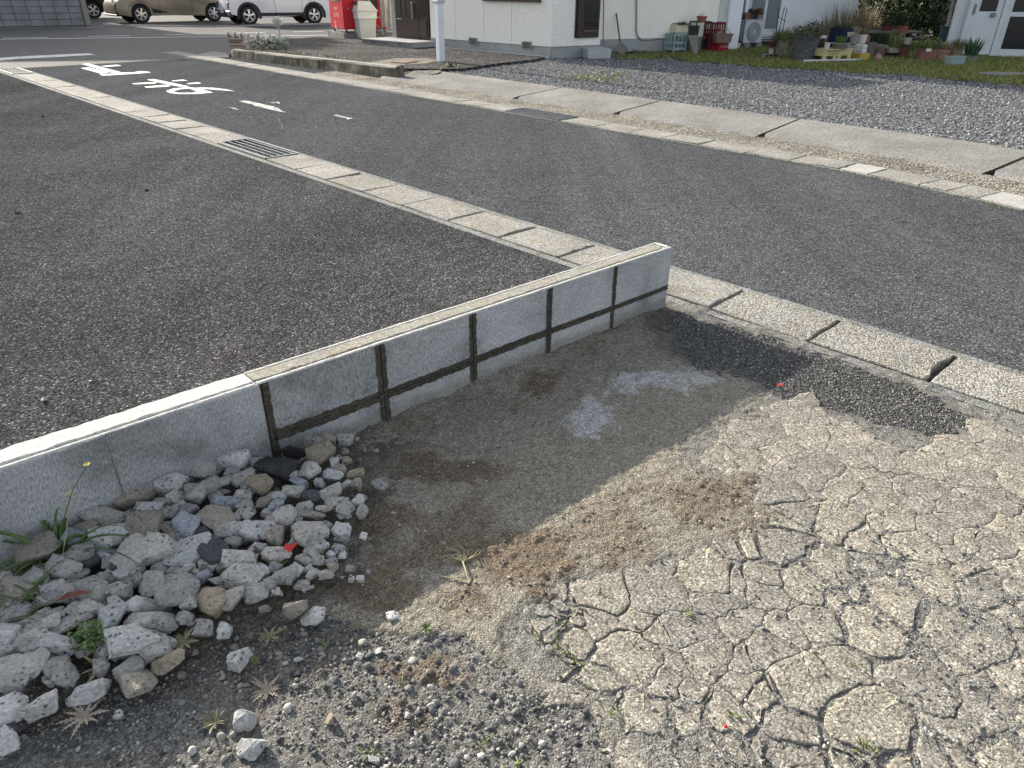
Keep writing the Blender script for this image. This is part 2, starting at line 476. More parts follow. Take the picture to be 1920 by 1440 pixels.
def lid(root, pt, sa, sb, oa, ob, m, gap=.004, z=.012, rough=.0, chips=()):
    """one lid: chamfered slab with a slightly wavering outline, set a hair off level"""
    n = 7; P = []
    for k in range(n): P.append((sa + gap, oa + (ob - oa) * k / (n - 1), 'a'))
    for k in range(1, n): P.append((sa + (sb - sa) * k / n, ob, 'b'))
    for k in range(n): P.append((sb - gap, ob - (ob - oa) * k / (n - 1), 'c'))
    for k in range(1, n): P.append((sb - (sb - sa) * k / n, oa, 'd'))
    cs, co_ = (sa + sb) / 2, (oa + ob) / 2; t1, t2 = rnd.uniform(-.004, .004), rnd.uniform(-.004, .004)
    rings = [[], [], []]
    for (s, o, e) in P:
        bite = rnd.uniform(0, rough) if e in 'ac' else rnd.uniform(0, rough * .3)
        for (x0, x1, bt) in chips:                                   # broken edge: (from, to, depth) on the near end
            u_ = (o - oa) / (ob - oa)
            if e == 'a' and x0 < u_ < x1: bite += bt * .6 * (0.7 + .5 * rnd.random())
        if e == 'a': s += bite
        if e == 'c': s -= bite
        for r_, (k, dz) in enumerate(((1.0, -.05), (1.0, -.004), (.985, 0.0))):
            x, y = pt(cs + (s - cs) * k, co_ + (o - co_) * k)
            rings[r_].append((x, y, z + dz + (s - cs) * t1 * 4 + (o - co_) * t2 * 4))
    q = len(P); mb = MB(); mb.add(rings[0] + rings[1] + rings[2], [(r * q + i, r * q + (i + 1) % q, (r + 1) * q + (i + 1) % q, (r + 1) * q + i) for r in (0, 1) for i in range(q)] + [tuple(2 * q + i for i in range(q))])
    return mb.build('gutter_lid', m, root)

def grating(root, pt, sa, sb, oa, ob, nbar, across=False):
    mb = MB()
    for k in range(nbar):
        o = oa + (ob - oa) * (k + .5) / nbar
        if not across: mb.bar((*pt(sa, o), .004), (*pt(sb, o), .004), .009, .03)
        else:
            s = sa + (sb - sa) * (k + .5) / nbar; mb.bar((*pt(s, oa), .004), (*pt(s, ob), .004), .012, .03)
    g = mb.build('grating', M_steel, root)
    rods = MB(); nr = 22 if nbar > 5 else 6
    for k in range(nr + 1):
        s = sa + (sb - sa) * k / nr
        if not across: rods.bar((*pt(s, oa), .0), (*pt(s, ob), .0), .005, .006)
    for o in (oa, ob): rods.bar((*pt(sa, o), .006), (*pt(sb, o), .006), .014, .034)
    for s in (sa, sb): rods.bar((*pt(s, oa), .006), (*pt(s, ob), .006), .014, .034)
    rods.build('grating_frame', M_steel, g)
    return g

gl = lambda s, o: gut(_j0 + s, o)
near_drain = drain('drain', gl, -4.2, 14.35, .438, (.055, .05), ())
k = 0
GA, GB = 4.5, 5.5                      # the steel grating between the lids
s = -4.0
while s < 13.2:
    a_, b_ = s, s + .5
    if not (GA - .01 < a_ < GB - .01):
        gap = .003 + (.004 if -2.5 < s < 4 else 0) + rnd.uniform(0, .004)
        chips = ()
        if abs(s - 0.0) < .01: gap = .005; chips = ((.2, .45, .012),)
        if abs(s + .5) < .01: gap = .005; chips = ((.25, .55, .012),)
        if abs(s + 1.0) < .01: gap = .006; chips = ((.3, .75, .024),)
        if abs(s - 1.0) < .01: gap = .006; chips = ((.35, .6, .03), (.75, .95, .02))
        if abs(s - 1.5) < .01: gap = .006; chips = ((.2, .9, .02),)
        if abs(s - 2.0) < .01: gap = .006; chips = ((.15, .85, .016),)
        lid(near_drain, gl, a_, b_, .062, .382, M_lid3 if s < -.4 else M_lid, gap, .012 + rnd.uniform(-.002, .003), .006 if s < 4 else .002, chips)
    s += .5
grating(near_drain, gl, GA + .02, GB - .02, .066, .378, 5)
grating(near_drain, gl, 13.28, 14.3, .066, .378, 5)

# right-hand drain follows a bend: road-edge polyline
RP = [np.array(p) for p in [(-7.9, 17.45), (-.16, 9.36), (1.79, 7.30), (2.45, 6.64), (2.92, 6.12), (3.36, 5.46), (3.72, 4.85), (4.6, 3.2), (6.3, 0.0)]]
def smooth_poly(P, it=3):
    for _ in range(it):
        Q = [P[0]]
        for a, b_ in zip(P[:-1], P[1:]): Q += [a * .75 + b_ * .25, a * .25 + b_ * .75]
        P = Q + [P[-1]]
    return P
RPs = smooth_poly(RP); _cum = np.concatenate([[0], np.cumsum([np.linalg.norm(b_ - a) for a, b_ in zip(RPs[:-1], RPs[1:])])])
_rx, _ry = np.array([p[0] for p in RPs]), np.array([p[1] for p in RPs])
def rg(s, o):
    x, y = np.interp(s, _cum, _rx), np.interp(s, _cum, _ry)
    d = np.array([np.interp(s + .1, _cum, _rx) - np.interp(s - .1, _cum, _rx), np.interp(s + .1, _cum, _ry) - np.interp(s - .1, _cum, _ry)]); d /= np.linalg.norm(d)
    n_ = np.array([-d[1], d[0]])
    return (x + n_[0] * o, y + n_[1] * o)
def rs_at(px, py):                      # arc length on the right drain nearest a photo pixel
    p = np.array(g2(px, py)); return float(_cum[np.argmin((_rx - p[0]) ** 2 + (_ry - p[1]) ** 2)])
def rs_near(p):
    S_ = np.linspace(0, _cum[-1], 3000); X, Y = np.interp(S_, _cum, _rx), np.interp(S_, _cum, _ry); return float(S_[np.argmin((X - p[0]) ** 2 + (Y - p[1]) ** 2)])
far_drain = drain('drain', rg, 0, _cum[-1] - 1, .42, (.035, .05), ())
sg0, sg1 = rs_near(np.array(g2(945, 210))), rs_near(np.array(g2(1050, 228)))
jl = [sg1]
for (x, y) in ((1113, 239), (1171, 250), (1240, 260), (1312, 272), (1400, 287), (1483, 301), (1578, 317), (1630, 328), (1731, 347), (1776, 360), (1825, 375)): jl.append(rs_near(np.array(g2(x, y))))
while jl[-1] < _cum[-1] - 1.6: jl.append(jl[-1] + .5)
jb = [sg0]
while jb[-1] > .6: jb.append(jb[-1] - .5)
for a_, b_ in zip(jl[:-1], jl[1:]):
    mid = rg((a_ + b_) / 2, .2); pxm = project(np.array([*mid, 0]))[0]
    lid(far_drain, rg, a_, b_, .04, .365, M_lid2 if (1578 < pxm < 1650 or pxm > 1830) else M_lid, .005, .012 + rnd.uniform(-.002, .003), .004, ((.3, .5, .02),) if rnd.random() < .5 else ())
for b_, a_ in zip(jb[:-1], jb[1:]):
    lid(far_drain, rg, a_, b_, .04, .365, M_lid, .004, .012 + rnd.uniform(-.002, .003), .003)
grating(far_drain, rg, sg0 + .02, sg1 - .02, .045, .36, 7)

# rough mortar strip and the sloping concrete apron slabs beside the right-hand drain
M_strip = speckle_mat('rough_mortar', [(0.0, (.09, .085, .075)), (0.4, (.18, .17, .145)), (0.8, (.28, .265, .225)), (1.0, (.42, .4, .35))], agg=60, patch=2.5, patch_amt=.35, bump=1.0, bdist=.012, tint=(1, .96, .88))
M_apron = speckle_mat('brushed_concrete', [(0.0, (.145, .143, .137)), (0.4, (.225, .222, .212)), (1.0, (.32, .315, .3))], agg=90, patch=1.3, patch_amt=.32, bump=.6, bdist=.004, tint=(1, .97, .9))
GZ = .06                                  # level of the gravel yard and the garden
ss = np.linspace(rs_near(np.array(g2(560, 140))), _cum[-1] - 1, 160)
mb = MB(); mb.strip([(*rg(s, .418), .004) for s in ss], [(*rg(s, .62), .010 + .006 * math.sin(s * 9)) for s in ss]); mb.strip([(*rg(s, .62), .010 + .006 * math.sin(s * 9)) for s in ss], [(*rg(s, .86), .014) for s in ss])
tag(mb.build('mortar_strip', M_strip), kind='structure')
aj = [rs_near(np.array(g2(752, 148)))] + [rs_near(np.array(g2(x, y))) for x, y in ((966, 188), (1147, 219), (1430, 259))]
aj[0] -= .25
while aj[-1] < _cum[-1] - 2.9: aj.append(aj[-1] + 2.0)
apron = tag(empty('apron'), kind='structure')
prof = [(.80, -.01), (.815, .012), (.86, .03), (.93, .042), (1.2, .052), (1.86, .078), (1.88, .074), (1.88, -.03)]
for i, (a_, b_) in enumerate(zip(aj[:-1], aj[1:])):
    ns = 26; V, F = [], []; sk = .0
    for k in range(ns + 1):
        for (o, z) in prof:
            bev = .02 * max(0, 1 - (o - .8) / .12)                      # rounded corner towards the joint
            lo, hi = a_ + .017 + bev * 2, b_ - .017 - bev * 2
            s = lo + (hi - lo) * k / ns
            w = .012 * math.sin(s * 7.3) + .008 * math.sin(s * 19) if o < .85 else 0
            p = rg(s - (o - .8) * .10, o + w + (.02 if i == 0 and k == 0 else 0)); V.append((*p, z))
    q = len(prof)
    F += [(k * q + j, (k + 1) * q + j, (k + 1) * q + j + 1, k * q + j + 1) for k in range(ns) for j in range(q - 1)]
    F += [tuple(range(q)), tuple(ns * q + j for j in range(q))[::-1]]
    MB().add(V, F).build('slab', M_apron, apron)

# ------------------------------------------------------------------ low block wall
bw = thing('block_wall', 'low grey concrete block wall with dark wet mortar joints ending at the street drain', 'wall', (*WE, 0), math.atan2(WD[1], WD[0]))
# local frame: x along the wall away from the free end, y = away from the lot side or towards it (sign below)
ysg = 1.0 if (np.array([-WD[1], WD[0]]) @ WN) > 0 else -1.0
M_block = mat('block_concrete', (.36, .37, .38), .9); _N = NT(M_block)
_v = _N.scaled((260, 260, 80)); _c = _N.ramp(_N.noise(1.0, 4, .7, vec=_v), [(.32, (.2, .207, .213)), (.5, (.4, .41, .418)), (.68, (.62, .63, .63))])
_p = _N.ramp(_N.noise(3.2, 6, .66, dist=.5), [(.33, .48), (.46, .84), (.6, 1.06)]); _c = _N.mix(1.0, _c, _p, 'MULTIPLY')
_oi = _N.n('ShaderNodeObjectInfo'); _c = _N.mix(1.0, _c, _N.ramp(_oi.outputs['Random'], [(0, .86), (1, 1.1)]), 'MULTIPLY')
_pz = _N.n('ShaderNodeSeparateXYZ'); _pg = _N.n('ShaderNodeNewGeometry'); _N.l(_pg.outputs['Position'], _pz.inputs[0])
_spl = _N.math('ADD', _pz.outputs['Z'], _N.math('MULTIPLY', _N.noise(22, 6, .75), -.09)); _c = _N.mix(_N.ramp(_spl, [(-.06, .55), (.03, 0)]), _c, (.2, .175, .14)); _N.color(_c); _N.bump(_N.noise(1.0, 4, .7, vec=_v), .6, .004)
M_cap = speckle_mat('cap_mortar', [(0.0, (.21, .203, .178)), (0.5, (.3, .291, .258)), (1.0, (.4, .39, .35))], agg=160, patch=3, patch_amt=.16, bump=.5, bdist=.002, tint=(1, .95, .84))
M_capw = speckle_mat('pale_cap_mortar', [(0.0, (.42, .41, .38)), (0.5, (.54, .53, .5)), (1.0, (.64, .63, .6))], agg=160, patch=3, patch_amt=.1, bump=.5, bdist=.002)
M_wet = speckle_mat('wet_mortar', [(0.0, (.05, .045, .037)), (0.5, (.072, .065, .054)), (1.0, (.11, .10, .085))], agg=140, patch=5, patch_amt=.25, bump=.5, bdist=.002, rough=.6, tint=(1, .93, .8))
M_drym = speckle_mat('dry_mortar', [(0.0, .26), (1.0, .4)], agg=140, patch=5, patch_amt=.2, bump=.5, bdist=.002, tint=(1, .95, .82))
TH = .10; ZT = .309
def zt(x): return ZT + .005 * x
Jx = [0, .4, .8, 1.2, 1.6, 2.02, 2.455, 2.9, 3.35, 3.8]
for i in range(len(Jx) - 1):
    x0, x1 = Jx[i] + (.004 if i else 0), Jx[i + 1] - .004; zc = zt((x0 + x1) / 2)
    dirty = rnd.uniform(-.001, .001)
    if i < 5:
        MB().cbox(((x0 + x1) / 2, -ysg * TH / 2 + dirty, zc - .097), (x1 - x0, TH, .186), .002).build('block', M_block, bw)
        MB().cbox(((x0 + x1) / 2, -ysg * TH / 2 + dirty * .5, zc - .30), (x1 - x0, TH, .194), .004).build('block', M_block, bw)
    else:
        MB().cbox(((x0 + x1) / 2, -ysg * TH / 2 + .002 * ysg, zc - .2), (x1 - x0, TH + .004, .392), .003).build('block', M_block, bw)
MB().box((1.0, -ysg * TH / 2, zt(1) - .17), (1.97, TH - .016, .30)).build('mortar_core', M_wet, bw)
def smear(pts, w, m, name='mortar_joint', proud=.0016, wob=.0025):
    """a band of smeared mortar on the front face: pts (x, z) path"""
    L, R_, n = [], [], len(pts)
    for i, (x, z) in enumerate(pts):
        dx, dz = pts[min(i + 1, n - 1)][0] - pts[max(i - 1, 0)][0], pts[min(i + 1, n - 1)][1] - pts[max(i - 1, 0)][1]; l_ = math.hypot(dx, dz)
        nx, nz = -dz / l_, dx / l_; a, c = w / 2 + rnd.uniform(-wob, wob), w / 2 + rnd.uniform(-wob, wob)
        L.append((x + nx * a, ysg * proud, z + nz * a)); R_.append((x - nx * c, ysg * proud, z - nz * c))
    mid = [((l[0] + r[0]) / 2, ysg * (proud - .0055), (l[2] + r[2]) / 2) for l, r in zip(L, R_)]
    L1, R1 = [], []
    for l, r, c_ in zip(L, R_, mid):
        d = Vector(l) - Vector(r); d.normalize(); g = .0032
        L1.append((c_[0] + d.x * g, ysg * proud, c_[2] + d.z * g)); R1.append((c_[0] - d.x * g, ysg * proud, c_[2] - d.z * g))
    mb = MB(); mb.strip(L, L1); mb.strip(L1, mid); mb.strip(mid, R1); mb.strip(R1, R_)
    return mb.build(name, m, bw)
for i, x in enumerate(Jx[1:6]):
    w = (.024, .032, .035, .04, .046)[i]
    smear([(x + rnd.uniform(-.001, .001), zt(x) - .004 - k * (.3 / 22)) for k in range(23)], w, M_wet)
for i in range(5):
    xs = np.linspace(Jx[i] + (.001 if i == 0 else .012), Jx[i + 1] - .012, 30)
    smear([(x, zt(x) - .1965 - .002 * math.sin(x * 5)) for x in xs], 0.024 + .0045 * i, M_wet, wob=.0012 + .0005 * i)
smear([(2.455 + rnd.uniform(-.001, .001), zt(2.4) - .004 - k * (.3 / 16)) for k in range(17)], .014, M_drym, wob=.002)
smear([(2.9 + rnd.uniform(-.001, .001), zt(2.9) - .004 - k * (.3 / 16)) for k in range(17)], .012, M_drym, wob=.002)
# mortar capping on the top: a darker band that stops short of the free end, pale rims left and right of it
def capstrip(x0, x1, a, c, h, m, name, n=60, wob=.0035, round_end=False):
    L, R_, L2, R2 = [], [], [], []
    for k in range(n + 1):
        x = x0 + (x1 - x0) * k / n; e = 1.0
        if round_end: e = min(1, math.sqrt(max(0.02, (x - x0) / .03)))
        mid_ = (a + c) / 2; y0 = mid_ + (a - mid_) * e + rnd.uniform(-wob, wob); y1 = mid_ + (c - mid_) * e + rnd.uniform(-wob, wob); z = zt(x) - .0035
        L2.append((x, -ysg * y0, z)); R2.append((x, -ysg * y1, z)); L.append((x, -ysg * (y0 + .004), z + h + rnd.uniform(-.0008, .0008))); R_.append((x, -ysg * (y1 - .004), z + h + rnd.uniform(-.0008, .0008)))
    mb = MB(); mb.strip(L2, L); mb.strip(L, R_); mb.strip(R_, R2); return mb.build(name, m, bw)
capstrip(.030, 2.03, .021, .080, .0052, M_cap, 'cap_mortar', round_end=True)
capstrip(2.035, 3.78, .020, .096, .0055, M_capw, 'cap_mortar')
capstrip(2.035, 3.78, .002, .018, .0030, M_capw, 'cap_mortar', wob=.001)
capstrip(.003, 2.03, .001, .0185, .0040, M_capw, 'cap_mortar', wob=.001)
capstrip(.003, 2.03, .0835, .099, .0040, M_capw, 'cap_mortar', wob=.001)
capstrip(.002, .026, .017, .085, .0038, M_capw, 'cap_mortar', n=4, wob=.001)
# old footing showing below the wall on the left
mb = MB(); ft = [(2.05, .03), (2.3, .05), (2.6, .07), (3.0, .11), (3.4, .13), (3.8, .13)]
mb.strip([(x, ysg * .001, .062 + .01 * math.sin(x * 9)) for x, o in ft], [(x, ysg * o, .045) for x, o in ft]); mb.strip([(x, ysg * o, .045) for x, o in ft], [(x, ysg * (o + .02), -.03) for x, o in ft])
mb.build('footing', M_chan, bw)
# ------------------------------------------------------------------ the broken yard in front of the wall
def pxm(X, Y, Z=0.0):
    """photo pixels of many ground points (used to lay patches out where the photo shows them)"""
    P = np.stack([X, Y, np.zeros_like(X) + Z - CAMH], -1); d = P @ CF
    return 960 + FPX * (P @ CX) / d, 720 - FPX * (P @ CU) / d

COVER = [(1215, 588), (1270, 625), (1340, 668), (1440, 722), (1400, 770), (1330, 800), (1250, 850), (1300, 872), (1400, 892), (1452, 930), (1440, 1010), (1330, 1045),
         (1180, 1060), (1060, 1082), (1000, 1120), (958, 1180), (950, 1230), (985, 1285), (1090, 1310), (1128, 1360), (1150, 1460), (-400, 1460), (-400, 800), (700, 560)]
PATCH = [(1238, 592), (1262, 584), (1340, 606), (1440, 637), (1530, 664), (1640, 704), (1740, 742), (1808, 766), (1822, 782), (1800, 806), (1765, 832), (1742, 812), (1690, 800), (1640, 790),
         (1590, 768), (1540, 758), (1490, 745), (1462, 732), (1420, 716), (1390, 702), (1310, 690), (1250, 662), (1225, 632)]
GRAV = [(-200, 1460), (-200, 1300), (0, 1275), (120, 1245), (260, 1235), (400, 1215), (480, 1170), (580, 1150), (700, 1190), (800, 1180), (900, 1215), (1000, 1300), (1085, 1330), (1135, 1400), (1140, 1460)]
BROWN = [(790, 885, 95, 22, 1.1), (1010, 722, 42, 26, .9), (860, 990, 120, 40, .7), (700, 985, 80, 70, .9), (1232, 602, 45, 20, .9), (1330, 935, 110, 55, .75), (1400, 980, 90, 40, .4), (950, 1050, 150, 60, .9),
         (700, 1110, 120, 45, .9), (770, 1260, 80, 32, .9), (745, 1345, 70, 35, .7), (560, 1090, 90, 60, .5), (760, 800, 80, 30, .4), (1120, 1000, 120, 50, .5), (1060, 640, 90, 22, .35), (640, 1200, 90, 30, .5), (300, 1180, 300, 160, .45), (950, 760, 60, 18, .35)]
WHITE = [(1250, 714, 105, 20, .9), (1180, 706, 45, 8, .9), (1112, 784, 48, 34, .95), (1300, 700, 40, 16, .5), (1130, 800, 60, 20, .3)]
def blobs(px, py, B, wob):
    o = np.zeros_like(px); wob = np.clip(wob, -.55, 1.5)
    for (cx, cy, rx, ry, a) in B:
        d = ((px - cx) / rx) ** 2 + ((py - cy) / ry) ** 2
        o = np.maximum(o, a * np.clip(1.35 - d * (1 + wob) - wob * .7, 0, 1))
    return np.clip(o, 0, 1)

PATCHC = None
def yard(X, Y):
    """height and colour of the loose yard surface"""
    px, py = pxm(X, Y)
    w1, w2 = fbm(X, Y, 9, 4, 3), fbm(X, Y, 30, 4, 9)
    jx, jy = px + 28 * w1 * py / 900 + 10 * w2, py + 20 * fbm(X, Y, 9, 4, 31) * py / 900 + 8 * w2
    cs = np.zeros(X.shape)
    for (ox, oy) in ((0, 0), (18, 0), (-18, 0), (0, 12), (0, -12), (30, 14), (-30, 14), (30, -14), (-30, -14), (45, 0), (-45, 0), (0, 26), (0, -26)): cs += inpoly(jx + ox, jy + oy, COVER)
    cs = cs / 13; cov = cs > .5; gv = inpoly(jx, jy, GRAV)
    ps = np.zeros(X.shape); qx, qy = px + 26 * w2 + 14 * w1, py + 16 * w2 + 8 * fbm(X, Y, 9, 3, 33)
    for (ox, oy) in ((0, 0), (16, 0), (-16, 0), (0, 9), (0, -9), (26, 12), (-26, 12), (26, -12), (-26, -12)): ps += inpoly(qx + ox, qy + oy, PATCH)
    ps = ps / 9; pt = ps > .5
    br = blobs(px, py, BROWN, w1 * 1.3 + w2 * .5); wh = blobs(px, py, WHITE, w1 * .7 + w2 * .7) ** 1.3 * .85
    lum = fbm(X, Y, 260, 2, 77); mid = fbm(X, Y, 55, 4, 5); big = fbm(X, Y, 2.2, 4, 40)
    lump = np.maximum(0, fbm(X, Y, 42, 3, 91) - .12)
    h = -.0042 + (.0075 + .005 * big) * sstep(.1, .9, cs)
    h = h + .0035 * mid + .0018 * lum + .010 * lump * (.6 * (1 - cs) + cs * (.35 + .9 * br + .5 * gv))
    h = np.where(gv, h - .006, h); h = h * (1 - ps) + ps * (-.006 + .002 * mid)
    # the surface falls a little towards the rubble heap's foot and rises against the wall
    tw = (X - WE[0]) * WD[0] + (Y - WE[1]) * WD[1]; ow = (X - WE[0]) * WN[0] + (Y - WE[1]) * WN[1]
    h = h + .035 * np.clip(1 - ow / .22, 0, 1) ** 2 * (tw > -.1) * (.6 + .6 * w1)
    gsd = (X - G0[0]) * N2[0] + (Y - G0[1]) * N2[1]; lipc = sstep(-.12, -.01, gsd) * (tw < .02) * (gsd < .08)
    h = np.where(lipc > 0, h * (1 - lipc) + lipc * (.0065 + .011 * fbm(X, Y, 16, 4, 44)), h)
    dust = np.array([.262, .24, .195]); grey = np.array([.20, .195, .18]); brown = np.array([.15, .112, .08]); white = np.array([.52, .53, .54]); dark = np.array([.085, .082, .078])
    c = np.ones(X.shape + (3,)) * dust
    k = np.clip(.45 + .9 * mid, 0, 1)[..., None]; c = c * (1 - .25 * k) + grey * .25 * k
    c = np.where(gv[..., None], grey * .92, c); c = c * cs[..., None] + grey * 1.05 * (1 - cs[..., None])
    c = c * (1 - br[..., None] * .85) + brown * br[..., None] * .85
    c = c * (1 - wh[..., None] * .8) + white * wh[..., None] * .8
    c = c * (1 - ps[..., None]) + ps[..., None] * dark * (1.25 + .5 * np.clip(mid, -1, 1))[..., None]
    gp_ = 1 + .30 * lum + .22 * mid + .12 * big
    return h, np.clip(c * gp_[..., None], .01, .9), cov, gv, pt, br

M_yard = mat('yard_dirt', rough=.95, spec=.08); _N = NT(M_yard)
_at = _N.n('ShaderNodeAttribute', attribute_name='Col')
_sp = _N.n('ShaderNodeSeparateColor'); _N.l(_N.voro(240, out='Color'), _sp.inputs[0])
_g = _N.ramp(_sp.outputs[0], [(0, .55), (.55, .95), (.9, 1.25), (1, 1.7)])
_N.color(_N.mix(1.0, _at.outputs['Color'], _g, 'MULTIPLY'))
_N.bump(_N.math('ADD', _N.noise(150, 5, .7), _N.math('MULTIPLY', _N.voro(240), -.6)), .8, .006)

gx, gy = np.meshgrid(np.arange(-2.0, 2.75, .0068), np.arange(.60, 3.5, .0068))
H, CC, cov_, gv_, pt_, br_ = yard(gx, gy)
ow = (gx - WE[0]) * WN[0] + (gy - WE[1]) * WN[1]; gs = (gx - G0[0]) * N2[0] + (gy - G0[1]) * N2[1]
tw = (gx - WE[0]) * WD[0] + (gy - WE[1]) * WD[1]
ok = (gs < .056) & ((ow > -.03) | (tw < -.02)) & (gs > -6)
ny, nx = gx.shape; idx = np.arange(nx * ny).reshape(ny, nx)
q = ok[:-1, :-1] & ok[1:, :-1] & ok[:-1, 1:] & ok[1:, 1:]
Fq = np.stack([idx[:-1, :-1][q], idx[:-1, 1:][q], idx[1:, 1:][q], idx[1:, :-1][q]], 1)
used = np.unique(Fq); rem = np.full(nx * ny, -1); rem[used] = np.arange(len(used))
Vy = np.stack([gx.ravel(), gy.ravel(), H.ravel()], 1)[used]
tag(mesh_np('yard_ground', Vy, rem[Fq], M_yard, smooth=True, col=CC.reshape(-1, 3)[used]), kind='structure')

def hz(x, y): return float(yard(np.array([[x]]), np.array([[y]]))[0][0, 0])

# ---- fragments of the broken concrete paving
M_frag = mat('broken_concrete', rough=.92, spec=.1); _N = NT(M_frag)
_oi = _N.n('ShaderNodeObjectInfo')
_sp = _N.n('ShaderNodeSeparateColor'); _N.l(_N.voro(230, out='Color'), _sp.inputs[0])
_b = _N.ramp(_sp.outputs[0], [(0, (.11, .107, .10)), (.3, (.215, .205, .178)), (.7, (.318, .302, .262)), (.93, (.42, .40, .355)), (1, (.6, .58, .55))])
_p = _N.ramp(_N.noise(7, 7, .68), [(.3, .62), (.5, .98), (.72, 1.14)])
_b = _N.mix(1.0, _b, _p, 'MULTIPLY'); _b = _N.mix(1.0, _b, _N.ramp(_oi.outputs['Random'], [(0, (.86, .85, .86)), (1, (1.1, 1.07, 1.0))]), 'MULTIPLY')
_pit = _N.ramp(_N.voro(34), [(0.0, 0), (.10, 0), (.2, 1)]); _pit2 = _N.ramp(_N.noise(11, 4), [(.45, 1), (.6, 0)])
_pm = _N.math('MAXIMUM', _pit, _pit2)
_gm = _N.n('ShaderNodeNewGeometry'); _wv = _N.n('ShaderNodeVectorMath'); _wv.operation = 'ADD'; _nz = _N.n('ShaderNodeTexNoise'); _nz.inputs['Scale'].default_value = 14; _nz.inputs['Detail'].default_value = 5; _N.l(_gm.outputs['Position'], _nz.inputs['Vector'])
_ws = _N.n('ShaderNodeVectorMath'); _ws.operation = 'SCALE'; _ws.inputs['Scale'].default_value = .09; _N.l(_nz.outputs['Color'], _ws.inputs[0]); _N.l(_gm.outputs['Position'], _wv.inputs[0]); _N.l(_ws.outputs[0], _wv.inputs[1])
_hl = _N.ramp(_N.voro(8.5, 'DISTANCE_TO_EDGE', 'Distance', vec=_wv.outputs[0]), [(0, .62), (.010, .5), (.026, 0)]); _hm = _N.ramp(_N.noise(2.6, 3, vec=_gm.outputs['Position']), [(.44, 0), (.52, 1)])
_pm = _N.math('MAXIMUM', _pm if False else _N.math('MULTIPLY', _N.math('SUBTRACT', 1.0, _N.math('MULTIPLY', _hl, _hm)), _pm), 0.0)
_b = _N.mix(_pm, (.11, .105, .1), _b)
_N.color(_b)
_hh = _N.math('ADD', _N.math('ADD', _N.noise(140, 6, .7), _N.math('MULTIPLY', _N.voro(230), -.3)), _N.math('MULTIPLY', _pm, .8))
_N.bump(_hh, .6, .004)

SEED = [(1170, 1233, 60), (1020, 1253, 36), (1107, 1287, 34), (973, 1197, 26), (1013, 1177, 26), (1033, 1193, 24), (1067, 1207, 26), (1120, 1170, 36), (1193, 1160, 26), (1017, 1147, 30), (1053, 1110, 36),
        (1133, 1110, 36), (1233, 1110, 46), (1290, 1180, 40), (1220, 1187, 24), (1320, 1233, 46), (1260, 1237, 24), (1240, 1277, 34), (1283, 1293, 34), (1197, 1353, 50), (1133, 1343, 34), (1200, 1423, 36),
        (1260, 1417, 28), (1300, 1427, 26), (1293, 1347, 36), (1400, 1237, 36), (1410, 1283, 30), (1383, 1177, 36), (1420, 1160, 24), (1333, 1127, 40), (1317, 1070, 50), (1383, 1337, 44), (1227, 1400, 18),
        (1340, 1390, 26), (1717, 1277, 66), (1627, 1353, 72), (1533, 1287, 60), (1500, 1360, 48), (1587, 1240, 46), (1633, 1177, 46), (1683, 1120, 44), (1750, 1087, 56), (1640, 1060, 40), (1717, 1023, 50),
        (1627, 1017, 40), (1800, 1187, 56), (1710, 1213, 28), (1760, 1227, 28), (1850, 1177, 36), (1877, 1250, 40), (1850, 1320, 56), (1793, 1360, 44), (1733, 1410, 40), (1683, 1420, 34), (1600, 1403, 30),
        (1507, 1423, 56), (1873, 1403, 40), (1840, 1397, 22), (1800, 1417, 26), (1450, 1225, 36), (1483, 1177, 36), (1533, 1167, 36), (1443, 1110, 30), (1500, 1093, 40), (1550, 1060, 40), (1467, 1027, 44),
        (1833, 1110, 46), (1883, 1143, 30), (1893, 1027, 46), (1833, 1010, 36), (1893, 1200, 30), (1324, 792, 40), (1380, 770, 40), (1485, 770, 44), (1410, 819, 40), (1395, 860, 46), (1537, 785, 34), (1575, 777, 34),
        (1594, 822, 44), (1537, 822, 30), (1695, 815, 50), (1605, 852, 40), (1519, 886, 56), (1575, 912, 44), (1669, 860, 44), (1732, 879, 40), (1807, 860, 50), (1867, 800, 46), (1894, 841, 40), (1837, 897, 46),
        (1725, 920, 50), (1462, 916, 44), (1631, 935, 46), (1800, 960, 46), (1880, 930, 40), (1560, 980, 44), (1680, 970, 44), (1500, 960, 40), (1760, 985, 36), (1460, 985, 30), (1640, 800, 24), (1440, 745, 30),
        (1400, 1390, 34), (1450, 1400, 36), (1440, 1310, 34), (1560, 1425, 34), (1300, 830, 36), (1340, 850, 30), (1455, 850, 34)]
for _ in range(70): SEED.append((rnd.uniform(1930, 2500), rnd.uniform(760, 1440), rnd.uniform(34, 60)))
for _ in range(16): SEED.append((rnd.uniform(1100, 2300), rnd.uniform(1455, 1620), rnd.uniform(34, 56)))
_sq = random.Random(77)
for _ in range(95):
    _y = _sq.uniform(1040, 1440); _x = _sq.uniform(1010 + max(0, _y - 1290) * .8, 1930); SEED.append((_x, _y, _sq.uniform(4, 16)))
for _ in range(30): SEED.append((_sq.uniform(1330, 1930), _sq.uniform(770, 1040), _sq.uniform(8, 22)))
SW = np.array([[*g2(x, y), r * (np.linalg.norm(gp(x, y) - EYE) / FPX)] for x, y, r in SEED])

